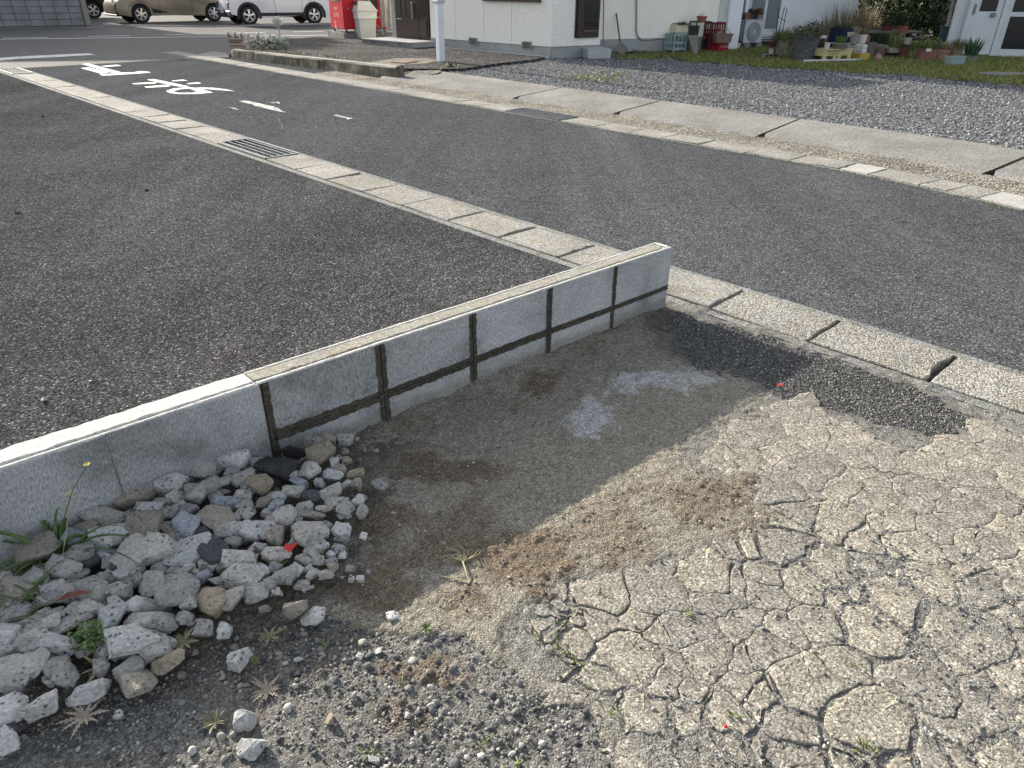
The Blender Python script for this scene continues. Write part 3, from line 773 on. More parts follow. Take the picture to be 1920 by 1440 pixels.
def clip_cell(i):
    s = SW[i]; P = [(s[0] - .6, s[1] - .6), (s[0] + .6, s[1] - .6), (s[0] + .6, s[1] + .6), (s[0] - .6, s[1] + .6)]
    for j in np.argsort((SW[:, 0] - s[0]) ** 2 + (SW[:, 1] - s[1]) ** 2)[1:36]:
        t = SW[j]; a = (t[0] - s[0], t[1] - s[1]); L = math.hypot(*a)
        if L < 1e-4: continue
        a = (a[0] / L, a[1] / L); k = (L * L + s[2] ** 2 - t[2] ** 2) / (2 * L)
        Q = []; n = len(P)
        for m_ in range(n):
            p, q_ = P[m_], P[(m_ + 1) % n]
            dp = (p[0] - s[0]) * a[0] + (p[1] - s[1]) * a[1] - k; dq = (q_[0] - s[0]) * a[0] + (q_[1] - s[1]) * a[1] - k
            if dp <= 0: Q.append(p)
            if dp * dq < 0:
                u_ = dp / (dp - dq); Q.append((p[0] + (q_[0] - p[0]) * u_, p[1] + (q_[1] - p[1]) * u_))
        P = Q
        if len(P) < 3: return None
    return P
def warp(x, y):
    return (x + .055 * fbm(x, y, 5, 4, 201, .6) + .009 * fbm(x, y, 30, 3, 203), y + .055 * fbm(x, y, 5, 4, 205, .6) + .009 * fbm(x, y, 30, 3, 207))
paving = tag(empty('broken_paving'), kind='structure')
nfrag = 0
for i in range(len(SEED)):
    P = clip_cell(i)
    if P is None: continue
    pts = []
    for a, c in zip(P, P[1:] + P[:1]):
        n = max(1, int(math.hypot(c[0] - a[0], c[1] - a[1]) / .011))
        for k in range(n): pts.append((a[0] + (c[0] - a[0]) * k / n, a[1] + (c[1] - a[1]) * k / n))
    A = np.array(pts); X, Y = warp(A[:, 0], A[:, 1]); cx, cy = X.mean(), Y.mean()
    if len(pts) < 8: continue
    if (cx - G0[0]) * N2[0] + (cy - G0[1]) * N2[1] > -.02 or math.hypot(cx, cy) < .4: continue
    ppx, ppy = project(np.array([cx, cy, 0.0]))
    if inpoly(np.array([ppx]), np.array([ppy]), PATCH)[0]: continue
    if ppy > 1130 and ppx < 940 + max(0, ppy - 1240) * 1.15 or max(np.hypot(X - cx, Y - cy)) > .42: continue
    d = np.stack([np.roll(X, -1) - np.roll(X, 1), np.roll(Y, -1) - np.roll(Y, 1)], 1); d /= np.linalg.norm(d, axis=1)[:, None] + 1e-9
    nr = np.stack([d[:, 1], -d[:, 0]], 1); nr *= np.sign(((X - cx) * nr[:, 0] + (Y - cy) * nr[:, 1]).sum())
    low = sstep(840, 1120, pxm(X, Y)[1]); left = sstep(1300, 1050, pxm(X, Y)[0])
    g = .0004 + low * (.0004 + .022 * np.clip(fbm(X, Y, 3.1, 3, 301) - .06, 0, 1) ** 1.2) + left * low * .003 + .005 * np.clip(fbm(X, Y, 36, 3, 303) - .05, 0, 1) * (.25 + low)
    X, Y = X - nr[:, 0] * g, Y - nr[:, 1] * g
    # keep clear of the drain and of the asphalt patch
    go = (X - G0[0]) * N2[0] + (Y - G0[1]) * N2[1]; push = np.clip(go + .012, 0, None); X, Y = X - N2[0] * push, Y - N2[1] * push
    tx, ty, z0 = rnd.uniform(-.004, .004), rnd.uniform(-.004, .004), rnd.uniform(-.001, .001)
    def lvl(k, dz, inset=0.0):
        x, y = cx + (X - nr[:, 0] * inset - cx) * k, cy + (Y - nr[:, 1] * inset - cy) * k
        return np.stack([x, y, z0 + dz + (x - cx) * tx + (y - cy) * ty + .0008 * fbm(x, y, 22, 3, 401) + .005 * fbm(x, y, 3, 2, 402)], 1)
    R = [lvl(1, -.045), lvl(1, -.0006), lvl(1, .0, .0015), lvl(.78, 0), lvl(.5, 0), lvl(.22, 0)]
    n = len(X); V = np.concatenate(R + [np.array([[cx, cy, R[-1][:, 2].mean()]])]); F = []
    ring = np.arange(n)
    for r in range(len(R) - 1):
        a, c = r * n + ring, r * n + (ring + 1) % n
        F.append(np.stack([a, c, c + n], 1)); F.append(np.stack([a, c + n, a + n], 1))
    a = (len(R) - 1) * n + ring; F.append(np.stack([a, (len(R) - 1) * n + (ring + 1) % n, np.full(n, len(V) - 1)], 1))
    F = np.concatenate(F)
    area = ((X * np.roll(Y, -1)) - (np.roll(X, -1) * Y)).sum()
    if area < 0: F = F[:, ::-1]
    V -= np.array([cx, cy, 0]); o = mesh_np('slab_fragment', V, F, M_frag, paving); o.location = (cx, cy, 0); nfrag += 1

# ---- loose stones, made in one go as a single mesh each
def proto_stones(n, sub, rough, flat=(.55, 1.0), cuts=5, seed=3):
    out = []; r = random.Random(seed)
    for _ in range(n):
        bm = bmesh.new(); bmesh.ops.create_icosphere(bm, subdivisions=sub, radius=1.0)
        cutp = [(Vector((r.uniform(-1, 1), r.uniform(-1, 1), r.uniform(-1, 1))).normalized(), r.uniform(.45, .85)) for _ in range(cuts)]
        for v in bm.verts:
            for (nn, d) in cutp:
                k = v.co.dot(nn) - d
                if k > 0: v.co -= nn * k
            v.co *= 1 + r.uniform(-rough, rough)
        bm.verts.index_update()
        out.append((np.array([v.co[:] for v in bm.verts]), np.array([[v.index for v in f.verts] for f in bm.faces]))); bm.free()
    return out
PS1 = proto_stones(14, 1, .12, seed=5); PS2 = proto_stones(14, 2, .05, seed=6); PS3 = proto_stones(14, 2, .03, cuts=11, seed=8)
def scatter(name, pos, size, m, protos, seed=1, flat=(.5, .85), sink=.25, label=None):
    r = np.random.default_rng(seed); n = len(pos); Vs, Fs, off = [], [], 0
    which = r.integers(0, len(protos), n)
    for p, (pv, pf) in enumerate(protos):
        I = np.where(which == p)[0]
        if not len(I): continue
        k = len(I); sx = size[I] * r.uniform(.75, 1.25, k); sy = size[I] * r.uniform(.75, 1.25, k); sz = size[I] * r.uniform(*flat, k)
        a = r.uniform(0, 2 * np.pi, k); tx = r.normal(0, .25, k)
        X = pv[None, :, 0] * sx[:, None]; Y = pv[None, :, 1] * sy[:, None]; Z = pv[None, :, 2] * sz[:, None]
        Y, Z = Y * np.cos(tx)[:, None] - Z * np.sin(tx)[:, None], Y * np.sin(tx)[:, None] + Z * np.cos(tx)[:, None]
        ca, sa = np.cos(a)[:, None], np.sin(a)[:, None]
        V = np.stack([X * ca - Y * sa + pos[I, 0][:, None], X * sa + Y * ca + pos[I, 1][:, None], Z + (pos[I, 2] + sz * (1 - 2 * sink) * .9)[:, None]], -1)
        Vs.append(V.reshape(-1, 3)); Fs.append((pf[None] + (np.arange(k) * len(pv))[:, None, None]).reshape(-1, 3) + off); off += k * len(pv)
    o = mesh_np(name, np.concatenate(Vs), np.concatenate(Fs), m, smooth=False)
    return tag(o, label=label, kind='stuff')
def stone_stuff_mat(name, stops, rough=.9):
    m = mat(name, rough=rough, spec=.15); N = NT(m)
    g = N.n('ShaderNodeNewGeometry'); c = N.ramp(g.outputs['Random Per Island'], stops)
    c = N.mix(1.0, c, N.ramp(N.noise(220, 3, .7), [(.3, .7), (.7, 1.2)]), 'MULTIPLY'); N.color(c); N.bump(N.noise(300, 3), .4, .002); return m
M_grav = stone_stuff_mat('yard_gravel', [(0, (.055, .058, .066)), (.35, (.13, .134, .142)), (.6, (.22, .217, .205)), (.85, (.33, .32, .29)), (1, (.44, .43, .41))])
M_crumb = stone_stuff_mat('yard_crumbs', [(0, (.12, .1, .08)), (.5, (.22, .2, .165)), (.9, (.34, .31, .27)), (1, (.5, .48, .45))])
M_chip = stone_stuff_mat('patch_chips', [(0, (.05, .05, .051)), (.5, (.10, .10, .10)), (.85, (.18, .178, .17)), (1, (.36, .35, .33))])

def pick(n, x0, x1, y0, y1, keep, seed):
    """random yard points kept by a rule on the yard's zones"""
    r = np.random.default_rng(seed); X, Y = r.uniform(x0, x1, n), r.uniform(y0, y1, n)
    h, c, cov, gv, pt, br = yard(X, Y)
    ow = (X - WE[0]) * WN[0] + (Y - WE[1]) * WN[1]; tw = (X - WE[0]) * WD[0] + (Y - WE[1]) * WD[1]; gs = (X - G0[0]) * N2[0] + (Y - G0[1]) * N2[1]
    px, py = pxm(X, Y); cl = fbm(X, Y, 5, 3, 500 + seed)
    k = keep(cov, gv, pt, br, px, py, r.random(n), cl) & (gs < -.005) & ((ow > .006) | (tw < -.02)) & (px > -250) & (px < 2200)
    return np.stack([X, Y, h], 1)[k]
P = pick(46000, -1.5, .75, .68, 2.0, lambda cov, gv, pt, br, px, py, u, cl: gv & (u < .55 + cl * .9), 1)
P = P[rng.permutation(len(P))]; sz = .0019 + .0036 * rng.random(len(P)) ** 2.5
scatter('gravel', P, sz, M_grav, PS1, 2, label='loose dark gravel covering the yard below the rubble heap')
P = pick(5200, -1.5, .75, .68, 1.9, lambda cov, gv, pt, br, px, py, u, cl: gv & (u < .4 + cl), 3); sz = .0045 + .0065 * rng.random(len(P)) ** 2
scatter('gravel', P, sz, M_grav, PS2, 4, label='larger pebbles mixed into the dark gravel')
P = pick(42000, -1.5, 1.6, .7, 3.3, lambda cov, gv, pt, br, px, py, u, cl: cov & ~gv & ~pt & (u < .12 + .75 * br + .35 * np.clip(cl, 0, 1)), 5); sz = .0013 + .0042 * rng.random(len(P)) ** 4
scatter('crumbs', P, sz, M_crumb, PS1, 6, label='crumbs of dirt and grit on the bare ground')
P = pick(30000, .3, 2.6, .66, 2.6, lambda cov, gv, pt, br, px, py, u, cl: ~cov & ~pt & (py > 1000) & (u < .5 + cl * .4), 7); sz = .0016 + .0042 * rng.random(len(P)) ** 3
P[:, 2] = np.maximum(P[:, 2], -.014); scatter('crumbs', P, sz, M_grav, PS1, 8, label='grit filling the cracks of the broken paving')
P = pick(5200, .3, 2.4, .7, 2.7, lambda cov, gv, pt, br, px, py, u, cl: ~cov & ~pt & (u < .12 + .5 * np.clip(cl, 0, 1)), 9); sz = .0016 + .005 * rng.random(len(P)) ** 3; P[:, 2] = .002
scatter('crumbs', P, sz, M_grav, PS1, 10, label='loose chips lying on the broken paving')
P = pick(110000, .75, 2.1, 2.1, 3.3, lambda cov, gv, pt, br, px, py, u, cl: pt & (u < .8), 11); P = P[:24000]; sz = .0022 + .0034 * rng.random(len(P)) ** 2
scatter('asphalt_patch', P, sz, M_chip, PS1, 12, flat=(.5, .8), sink=.3, label='rough dark asphalt patch beside the street drain')
# ------------------------------------------------------------------ rubble heap against the wall: every piece its own object
def heap(x, y):
    tw = (x - WE[0]) * WD[0] + (y - WE[1]) * WD[1]; ow = (x - WE[0]) * WN[0] + (y - WE[1]) * WN[1]
    k = max(0, 1 - ((tw - 2.35) / 1.0) ** 2) * max(0, 1 - max(0, ow - .15) / .55)
    return .085 * k ** .6 if k > 0 else 0.0
def hit(px, py, extra=0.0):
    z = 0.0
    for _ in range(6): p = gp(px, py, z); z = .6 * z + .4 * (heap(p[0], p[1]) + max(-.01, hz(p[0], p[1])) * .5 + extra)
    return gp(px, py, z)
def rock_mesh(seed, cuts, rough, sub=3, blocky=.0):
    r = random.Random(seed); bm = bmesh.new(); bmesh.ops.create_icosphere(bm, subdivisions=sub, radius=1.0)
    pl = []
    for _ in range(cuts): pl.append((Vector((r.gauss(0, 1), r.gauss(0, 1), r.gauss(0, .8))).normalized(), r.uniform(.5, .86)))
    pl += [(Vector((r.uniform(-.15, .15), r.uniform(-.15, .15), 1)).normalized(), r.uniform(.5, .8)), (Vector((0, 0, -1)), .6)]
    for s_ in (-1, 1):
        if r.random() < blocky: pl.append((Vector((s_, r.uniform(-.4, .4), r.uniform(-.2, .2))).normalized(), r.uniform(.6, .8)))
        if r.random() < blocky: pl.append((Vector((r.uniform(-.4, .4), s_, r.uniform(-.2, .2))).normalized(), r.uniform(.6, .8)))
    o1 = r.uniform(0, 90)
    from mathutils import noise as mn
    bm.free(); bm = bmesh.new()
    npt = 9 + cuts
    for _ in range(npt):
        p = Vector((r.gauss(0, 1), r.gauss(0, 1), r.gauss(0, .9))).normalized()
        e = .62 if r.random() < blocky + .2 else .85                         # pull towards a box
        p = Vector([math.copysign(abs(c) ** e, c) for c in p]); p *= r.uniform(.86, 1.04); bm.verts.new(p)
    hull = bmesh.ops.convex_hull(bm, input=bm.verts[:])
    bmesh.ops.delete(bm, geom=[v for v in bm.verts if not v.link_faces], context='VERTS')
    bmesh.ops.dissolve_limit(bm, angle_limit=rad(9), verts=bm.verts[:], edges=bm.edges[:])
    bmesh.ops.bevel(bm, geom=bm.edges[:], offset=.10 if rough > .06 else .17, segments=2, affect='EDGES', profile=.6, clamp_overlap=True)
    bmesh.ops.triangulate(bm, faces=bm.faces[:])
    for _ in range(2 if sub > 2 else 1):
        L = [e for e in bm.edges if e.calc_length() > .22]
        if L: bmesh.ops.subdivide_edges(bm, edges=L, cuts=1, use_grid_fill=True); bmesh.ops.triangulate(bm, faces=[f for f in bm.faces if len(f.verts) > 3])
    for v in bm.verts:
        p = v.co; q = p * 1.7 + Vector((o1, o1 * .7, o1 * 1.3))
        v.co = p * (1 + rough * 1.1 * mn.noise(q) + rough * .8 * mn.noise(q * 2.9) + rough * .6 * mn.noise(q * 6.3))
    x = max(abs(v.co.x) for v in bm.verts); y = max(abs(v.co.y) for v in bm.verts); zmin = min(v.co.z for v in bm.verts); zmax = max(v.co.z for v in bm.verts)
    for v in bm.verts: v.co = Vector((v.co.x / x, v.co.y / y, (v.co.z - (zmin + zmax) / 2) * 2 / (zmax - zmin)))
    me = bpy.data.meshes.new('rubble_chunk'); bm.to_mesh(me); bm.free(); me.shade_smooth(); 
    try: me.set_sharp_from_angle(angle=rad(38))
    except Exception: pass
    return me
def stone_mat(name, base, pale, dark, pits=.8, rough=.92):
    m = mat(name, rough=rough, spec=.15); N = NT(m); oi = N.n('ShaderNodeObjectInfo')
    vec = N.n('ShaderNodeVectorMath'); vec.operation = 'ADD'; tc = N.n('ShaderNodeNewGeometry'); N.l(tc.outputs['Position'], vec.inputs[0])
    N._co = vec.outputs[0]
    sp = N.n('ShaderNodeSeparateColor'); N.l(N.voro(210, out='Color'), sp.inputs[0])
    c = N.ramp(N.noise(26, 7, .72), [(.32, dark), (.46, base), (.62, base), (.78, pale)])
    c = N.mix(1.0, c, N.ramp(sp.outputs[0], [(0, .75), (.5, .98), (.95, 1.12), (1, 1.3)]), 'MULTIPLY')
    c = N.mix(1.0, c, N.ramp(oi.outputs['Random'], [(0, (.78, .78, .79)), (1, (1.14, 1.12, 1.1))]), 'MULTIPLY')
    h = N.noise(120, 6, .7)
    if pits:
        k = N.math('MULTIPLY', N.ramp(N.voro(62), [(0, 1), (.16, 1), (.26, 0)]), N.ramp(N.noise(19, 3), [(.42, 0), (.52, 1)]))
        c = N.mix(N.math('MULTIPLY', k, pits), c, (.09, .09, .09)); h = N.math('ADD', h, N.math('MULTIPLY', k, -1.6))
    N.color(c); N.bump(h, .9, .006); return m
SM = {'p': stone_mat('pale_rubble', (.42, .41, .385), (.54, .53, .51), (.28, .275, .26), .5), 'w': stone_mat('whitish_rubble', (.54, .54, .53), (.7, .7, .69), (.33, .33, .325), .75),
      'W': stone_mat('white_rubble', (.6, .6, .59), (.74, .74, .73), (.42, .42, .41), .15), 'b': stone_mat('brown_rubble', (.32, .295, .255), (.42, .39, .345), (.22, .2, .17), .25),
      't': stone_mat('tan_rubble', (.35, .305, .235), (.45, .4, .32), (.22, .185, .14), .1), 'u': stone_mat('bluish_rubble', (.33, .36, .4), (.46, .48, .5), (.2, .22, .24), .3),
      'g': stone_mat('grey_rubble', (.33, .33, .32), (.45, .45, .44), (.2, .2, .195), .4), 'd': stone_mat('slate_rubble', (.10, .105, .115), (.17, .175, .18), (.055, .057, .062), 0), 'k': stone_mat('black_rubble', (.045, .046, .05), (.1, .1, .105), (.02, .02, .022), .2)}
STONES = '''257 927 66 45 20 b|315 907 54 42 -10 w|372 882 60 38 10 p|434 861 60 37 -8 w|367 925 38 35 0 p|305 941 32 18 10 g|337 955 36 20 30 w|277 955 43 28 10 w|192 970 78 33 -5 p|244 970 26 30 0 g|272 990 62 56 20 b|203 1007 72 42 10 w|200 1030 52 22 -5 u|186 1044 46 18 -18 w|295 1026 65 60 20 p|350 990 44 46 60 u|372 1002 44 26 25 d|357 1033 85 52 32 w|402 972 64 46 -15 b|430 993 54 32 8 w|465 995 36 50 70 w|398 1035 45 58 60 d|438 1016 30 24 0 g|66 1040 70 52 35 b|135 1046 46 34 25 p|252 1042 56 62 -30 p|425 945 54 26 12 u|390 912 40 36 0 g|137 1010 38 34 0 u|165 1058 44 30 -10 d|445 1052 60 40 12 p|
517 878 78 46 -12 k|600 852 52 38 35 t|580 882 44 32 -25 p|587 828 36 20 -8 p|647 824 33 28 0 g|615 822 32 22 -12 b|550 848 55 20 8 k|622 890 44 22 -30 w|666 887 36 19 12 t|666 907 24 24 0 b|624 867 22 22 40 w|647 847 17 16 0 b|639 881 24 22 0 b|650 864 18 18 30 b|560 905 36 24 -20 u|487 912 44 40 0 t|460 897 40 33 0 p|520 931 40 22 -5 w|550 922 26 38 -60 p|585 930 34 22 10 d|620 920 44 28 45 p|632 941 42 28 20 p|677 958 24 28 40 p|495 944 28 21 10 b|515 952 34 22 40 u|467 955 24 18 20 w|572 950 36 20 15 g|585 965 52 14 -5 b|602 953 26 12 -5 p|577 1000 62 60 30 p|534 970 38 35 0 p|522 1002 44 40 0 b|492 990 38 52 70 w|641 996 36 34 -40 w|681 1005 15 13 0 W|612 985 16 24 60 u|610 1004 15 12 0 w|487 1030 27 22 0 g|520 1039 50 32 5 p|569 1050 23 28 60 p|595 1053 24 20 0 p|577 1066 15 16 0 w|601 1031 20 17 -20 t|621 1041 16 15 30 W|642 1041 16 13 20 w|622 1064 22 20 0 b|535 1080 46 28 5 g|455 1082 78 42 -5 p|405 1087 24 28 60 g|487 1072 34 26 -30 w|477 1112 46 34 0 p|505 1096 26 24 0 g|657 1067 18 16 0 g|659 1085 12 13 0 w|675 1087 15 14 0 w|690 1073 10 10 0 g|577 1104 20 10 40 w|712 907 20 30 70 g|680 932 22 10 0 g|
122 1070 62 36 -22 p|100 1102 58 26 8 w|175 1107 76 40 -20 p|36 1104 68 44 0 b|83 1126 38 22 0 p|99 1151 36 22 5 p|230 1107 34 30 0 p|285 1097 46 46 40 g|330 1105 68 66 40 p|378 1080 30 26 0 u|261 1134 52 26 10 w|206 1157 56 50 50 w|264 1167 52 32 -8 p|247 1204 84 56 14 w|312 1162 46 40 15 g|358 1126 38 36 0 p|402 1132 48 60 60 t|436 1126 36 46 -55 p|130 1170 84 28 33 p|111 1209 62 32 -5 w|50 1172 54 30 -10 p|25 1190 44 26 0 p|60 1198 52 24 25 p|12 1214 36 24 0 w|28 1255 84 66 28 p|102 1253 40 36 20 g|92 1232 26 16 10 p|166 1296 60 34 18 w|76 1321 50 38 0 w|10 1335 44 52 -50 w|4 1388 34 46 60 w|255 1279 52 60 50 b|245 1252 46 34 25 g|318 1240 52 34 22 t|380 1178 34 28 0 g|419 1182 24 26 0 w|450 1238 40 30 15 w|458 1352 38 30 10 w|470 1400 44 34 -20 w|222 1340 14 14 0 w|20 1366 26 16 20 d|554 1135 42 38 15 b|587 1153 46 30 0 w|738 1154 28 18 20 W|710 1221 13 12 0 W|674 1231 14 12 -30 w|496 1142 20 13 15 g|619 1346 20 22 50 t|702 1425 22 18 0 g|147 1075 34 20 0 g|330 962 22 16 0 g|225 1060 30 26 0 d|420 1060 30 24 0 g|385 1060 26 20 0 p|300 1065 34 22 0 g|160 1135 30 18 10 g|190 1085 26 18 0 g|235 1140 30 20 0 g|75 1070 34 24 0 p|45 1140 40 24 -10 g|155 1225 26 16 0 g|175 1010 26 20 0 g|440 970 26 18 0 g|545 890 26 20 10 g|560 975 20 18 0 g|600 905 22 18 0 g|335 1010 24 20 0 g|455 930 30 22 0 p|420 905 32 24 10 g|405 880 24 18 0 g|345 930 24 18 0 g|470 1030 26 20 0 w|550 1020 20 18 0 g'''
_hq = random.Random(9); _have = [tuple(map(float, r.split()[:4])) for r in STONES.replace('\n', '').split('|')]
_extra = 0
while _extra < 84:
    _x, _y = _hq.uniform(5, 690), _hq.uniform(840, 1290)
    if not inpoly(np.array([_x]), np.array([_y]), [(0, 1030), (230, 955), (420, 880), (560, 850), (660, 850), (675, 1000), (650, 1080), (540, 1110), (450, 1140), (390, 1190), (280, 1230), (120, 1270), (0, 1300)])[0]: continue
    _d = min(math.hypot((_x - h_[0]), (_y - h_[1]) * 1.2) / (h_[2] + h_[3]) for h_ in _have)
    if _d < .27: continue
    _w = _hq.uniform(20, 44) * (1.1 if _x < 350 else .8); _rec = (_x, _y, _w, _w * _hq.uniform(.6, .9)); _have.append(_rec); _extra += 1
    STONES += '|%.0f %.0f %.0f %.0f %.0f %s' % (*_rec, _hq.uniform(-60, 60), _hq.choice('ppppgwgpb'))
CN = {'p': 'pale grey', 'w': 'whitish pitted', 'W': 'clean white', 'b': 'brownish', 't': 'tan', 'u': 'bluish grey', 'g': 'mid grey', 'd': 'dark slate', 'k': 'near-black'}
LMK = [('the near-black basalt rock', 517, 878), ('the big tan stone', 600, 852), ('the red plastic scrap', 548, 1045), ('the pale dry wall joint', 205, 900), ('the last wet wall joint', 500, 820), ('the yellow weed flower', 165, 875), ('the long-bladed grass tuft', 105, 1020),
       ('the dead brown leaf', 145, 1137), ('the chickweed patch', 180, 1200), ('the green leaf rosette', 345, 1205), ('the big flat square slab piece', 577, 1000), ('the withered rosette', 165, 1345), ('the lone brown stone', 554, 1135), ('the long narrow slab sliver', 130, 1170), ('the rounded tan cobble', 318, 1240), ('the dark slate chunk', 398, 1035), ('the fallen dry stalk', 868, 1075)]
seen = {}; rocks = []
for i, rec in enumerate(STONES.replace('\n', '').split('|')):
    px, py, w, h, a, c = rec.split(); px, py, w, h, a = float(px), float(py), float(w), float(h), float(a)
    P0_ = hit(px, py + h * .1); dist = np.linalg.norm(P0_ - EYE); s = dist / FPX
    big = w * s
    rx = w * s / 2 * 1.08; ry = h * s / 2 * 1.16; rz_ = max(.35 * min(rx, ry), min(rx, ry) * rnd.uniform(.62, .85))
    if (px, py) in ((577, 1000), (130, 1170), (28, 1255), (330, 1105), (357, 1033)): rz_ = min(rx, ry) * .5
    if px > 690 or (px, py) in ((587, 1153),): rz_ *= .7
    me = rock_mesh(100 + i, 9 if c in 'pwgudW' else 7, .05 if c in 'tb' else .085, 3 if big > .03 else 2, .55 if c in 'pwu' else .2)
    me.materials.append(SM[c])
    P = hit(px, py + h * .12, 0.0)
    z = P[2] + rz_ * .55
    P = gp(px, py, z)
    o = bpy.data.objects.new('rubble_chunk', me); COL.objects.link(o)
    o.location = (P[0], P[1], z); o.scale = (rx, ry, rz_)
    o.rotation_euler = (rnd.uniform(-.2, .3), rnd.uniform(-.25, .25), rad(a) + rnd.uniform(-.1, .1))
    size = 'large' if w * h > 2300 else 'medium' if w * h > 900 else 'small'
    shp = 'flat slab piece' if rz_ < min(rx, ry) * .55 else 'elongated chunk' if w > 1.75 * h else 'rounded stone' if c in 'tb' else 'angular chunk'
    nm, lx, ly = min(LMK, key=lambda L: (abs(L[1] - px) + abs(L[2] - py)) + (1e4 if abs(L[1] - px) + abs(L[2] - py) < 14 else 0))
    dx, dy = px - lx, py - ly
    pos = ('right of' if dx > 0 else 'left of') if abs(dx) > abs(dy) else ('just below' if dy > 0 else 'just above')
    special = {(517, 878): 'near-black basalt rock in the rubble by the last wet wall joint', (600, 852): 'big tan stone near the wall right of the near-black basalt rock', (577, 1000): 'big flat square slab piece at the right edge of the rubble heap',
               (554, 1135): 'lone brown stone lying clear of the rubble on dark soil', (130, 1170): 'long narrow slab sliver slanting above the chickweed patch', (318, 1240): 'rounded tan cobble at the foot of the rubble below the rosette', (398, 1035): 'dark slate chunk wedged under the big whitish pitted piece'}
    lab = special.get((px, py)) or f'{size} {CN[c]} {shp} {pos} {nm} in the rubble'
    seen.setdefault(lab, []).append((px, py, o)); rocks.append((px, py, w, h, z, o))
    tag(o, lab, 'stone', 'broken concrete and stones heaped against the wall', 'thing')
ORD = {2: ('left', 'right'), 3: ('left', 'middle', 'right')}
for lab, L in seen.items():
    if len(L) > 1:
        hor = max(l[0] for l in L) - min(l[0] for l in L) >= max(l[1] for l in L) - min(l[1] for l in L)
        L.sort(key=lambda l: l[0] if hor else l[1])
        kk = len(L); first, last = ('leftmost', 'rightmost') if hor else ('topmost', 'lowest'); side = 'from left' if hor else 'from top'
        names = {2: ('more leftward', 'more rightward') if hor else ('upper', 'lower')}.get(kk) or [first] + [f'{w_} {side}' for w_ in ('second', 'third', 'fourth', 'fifth', 'sixth', 'seventh')[:kk - 2]] + [last]
        base = lab.replace(' in the rubble', '')
        for nme, l in zip(names, L): l[2]['label'] = f'{nme}: {base}' if 'from' in nme else f'{nme} {base}'

# small broken bits filling the gaps of the heap and trailing off it
n = 5200; r_ = np.random.default_rng(21); X, Y = r_.uniform(-1.7, .1, n), r_.uniform(.75, 2.4, n)
px, py = pxm(X, Y); ow = (X - WE[0]) * WN[0] + (Y - WE[1]) * WN[1]
HP = [(0, 1010), (230, 930), (420, 850), (640, 805), (720, 800), (700, 900), (700, 1000), (690, 1090), (560, 1130), (480, 1180), (420, 1215), (330, 1260), (260, 1300), (0, 1400)]
core = inpoly(px, py, HP); far = inpoly(px + r_.normal(0, 60, n), py + r_.normal(0, 35, n), HP)
k = (core | (far & (r_.random(n) < .35))) & (ow > .02)
X, Y = X[k], Y[k]; Z = np.array([heap(x, y) for x, y in zip(X, Y)]) * .55 - .004 + yard(X, Y)[0] * .8
sz = .002 + .009 * r_.random(len(X)) ** 2.6
scatter('rubble', np.stack([X, Y, Z], 1), sz, stone_stuff_mat('rubble_bits', [(0, (.07, .07, .068)), (.4, (.14, .135, .125)), (.8, (.25, .24, .22)), (1, (.42, .42, .4))]), PS3, 22, label='small broken bits filling the gaps of the rubble heap')
# a low mound of soil under the heap
tx, oy = np.meshgrid(np.linspace(1.2, 3.45, 90), np.linspace(.0, .9, 40)); MX = WE[0] + WD[0] * tx + WN[0] * oy; MY = WE[1] + WD[1] * tx + WN[1] * oy
MZ = np.array([heap(a, c) for a, c in zip(MX.ravel(), MY.ravel())]) * .62 - .028 + .010 * fbm(MX.ravel(), MY.ravel(), 30, 3, 61)
nx_ = tx.shape[1]; ii = np.arange(tx.size).reshape(tx.shape)
cc_ = np.ones((tx.size, 3)) * np.array([.15, .135, .11]) * (1 + .5 * fbm(MX.ravel(), MY.ravel(), 60, 3, 63))[:, None]
tag(mesh_np('heap_soil', np.stack([MX.ravel(), MY.ravel(), MZ], 1), np.stack([ii[:-1, :-1].ravel(), ii[1:, :-1].ravel(), ii[1:, 1:].ravel(), ii[:-1, 1:].ravel()], 1), M_yard, smooth=True, col=np.clip(cc_, .02, .5)), kind='structure')

# ------------------------------------------------------------------ weeds and litter of the yard
def leafmat(name, c1, c2, rough=.55):
    m = mat(name, rough=rough, spec=.3); N = NT(m); g = N.n('ShaderNodeNewGeometry')
    c = N.ramp(g.outputs['Random Per Island'], [(0, c1), (1, c2)]); N.color(N.mix(1.0, c, N.ramp(N.noise(40, 4), [(.3, .75), (.7, 1.2)]), 'MULTIPLY'))
    N.b.inputs['Subsurface Weight'].default_value = 0.0; return m
M_blade = leafmat('weed_green', (.05, .09, .025), (.1, .15, .05)); M_rose = leafmat('rosette_green', (.13, .14, .075), (.22, .21, .12)); M_dry = leafmat('dry_stalk', (.33, .29, .17), (.45, .41, .26)); M_pink = leafmat('withered_leaf', (.24, .19, .15), (.36, .30, .24))
M_chick = leafmat('chickweed_green', (.06, .11, .03), (.11, .18, .05)); M_yel = mat('yellow_petals', (.6, .5, .06), .6); M_dead = leafmat('dead_leaf', (.14, .05, .03), (.2, .08, .045)); M_red = mat('red_plastic', (.55, .035, .03), .4)
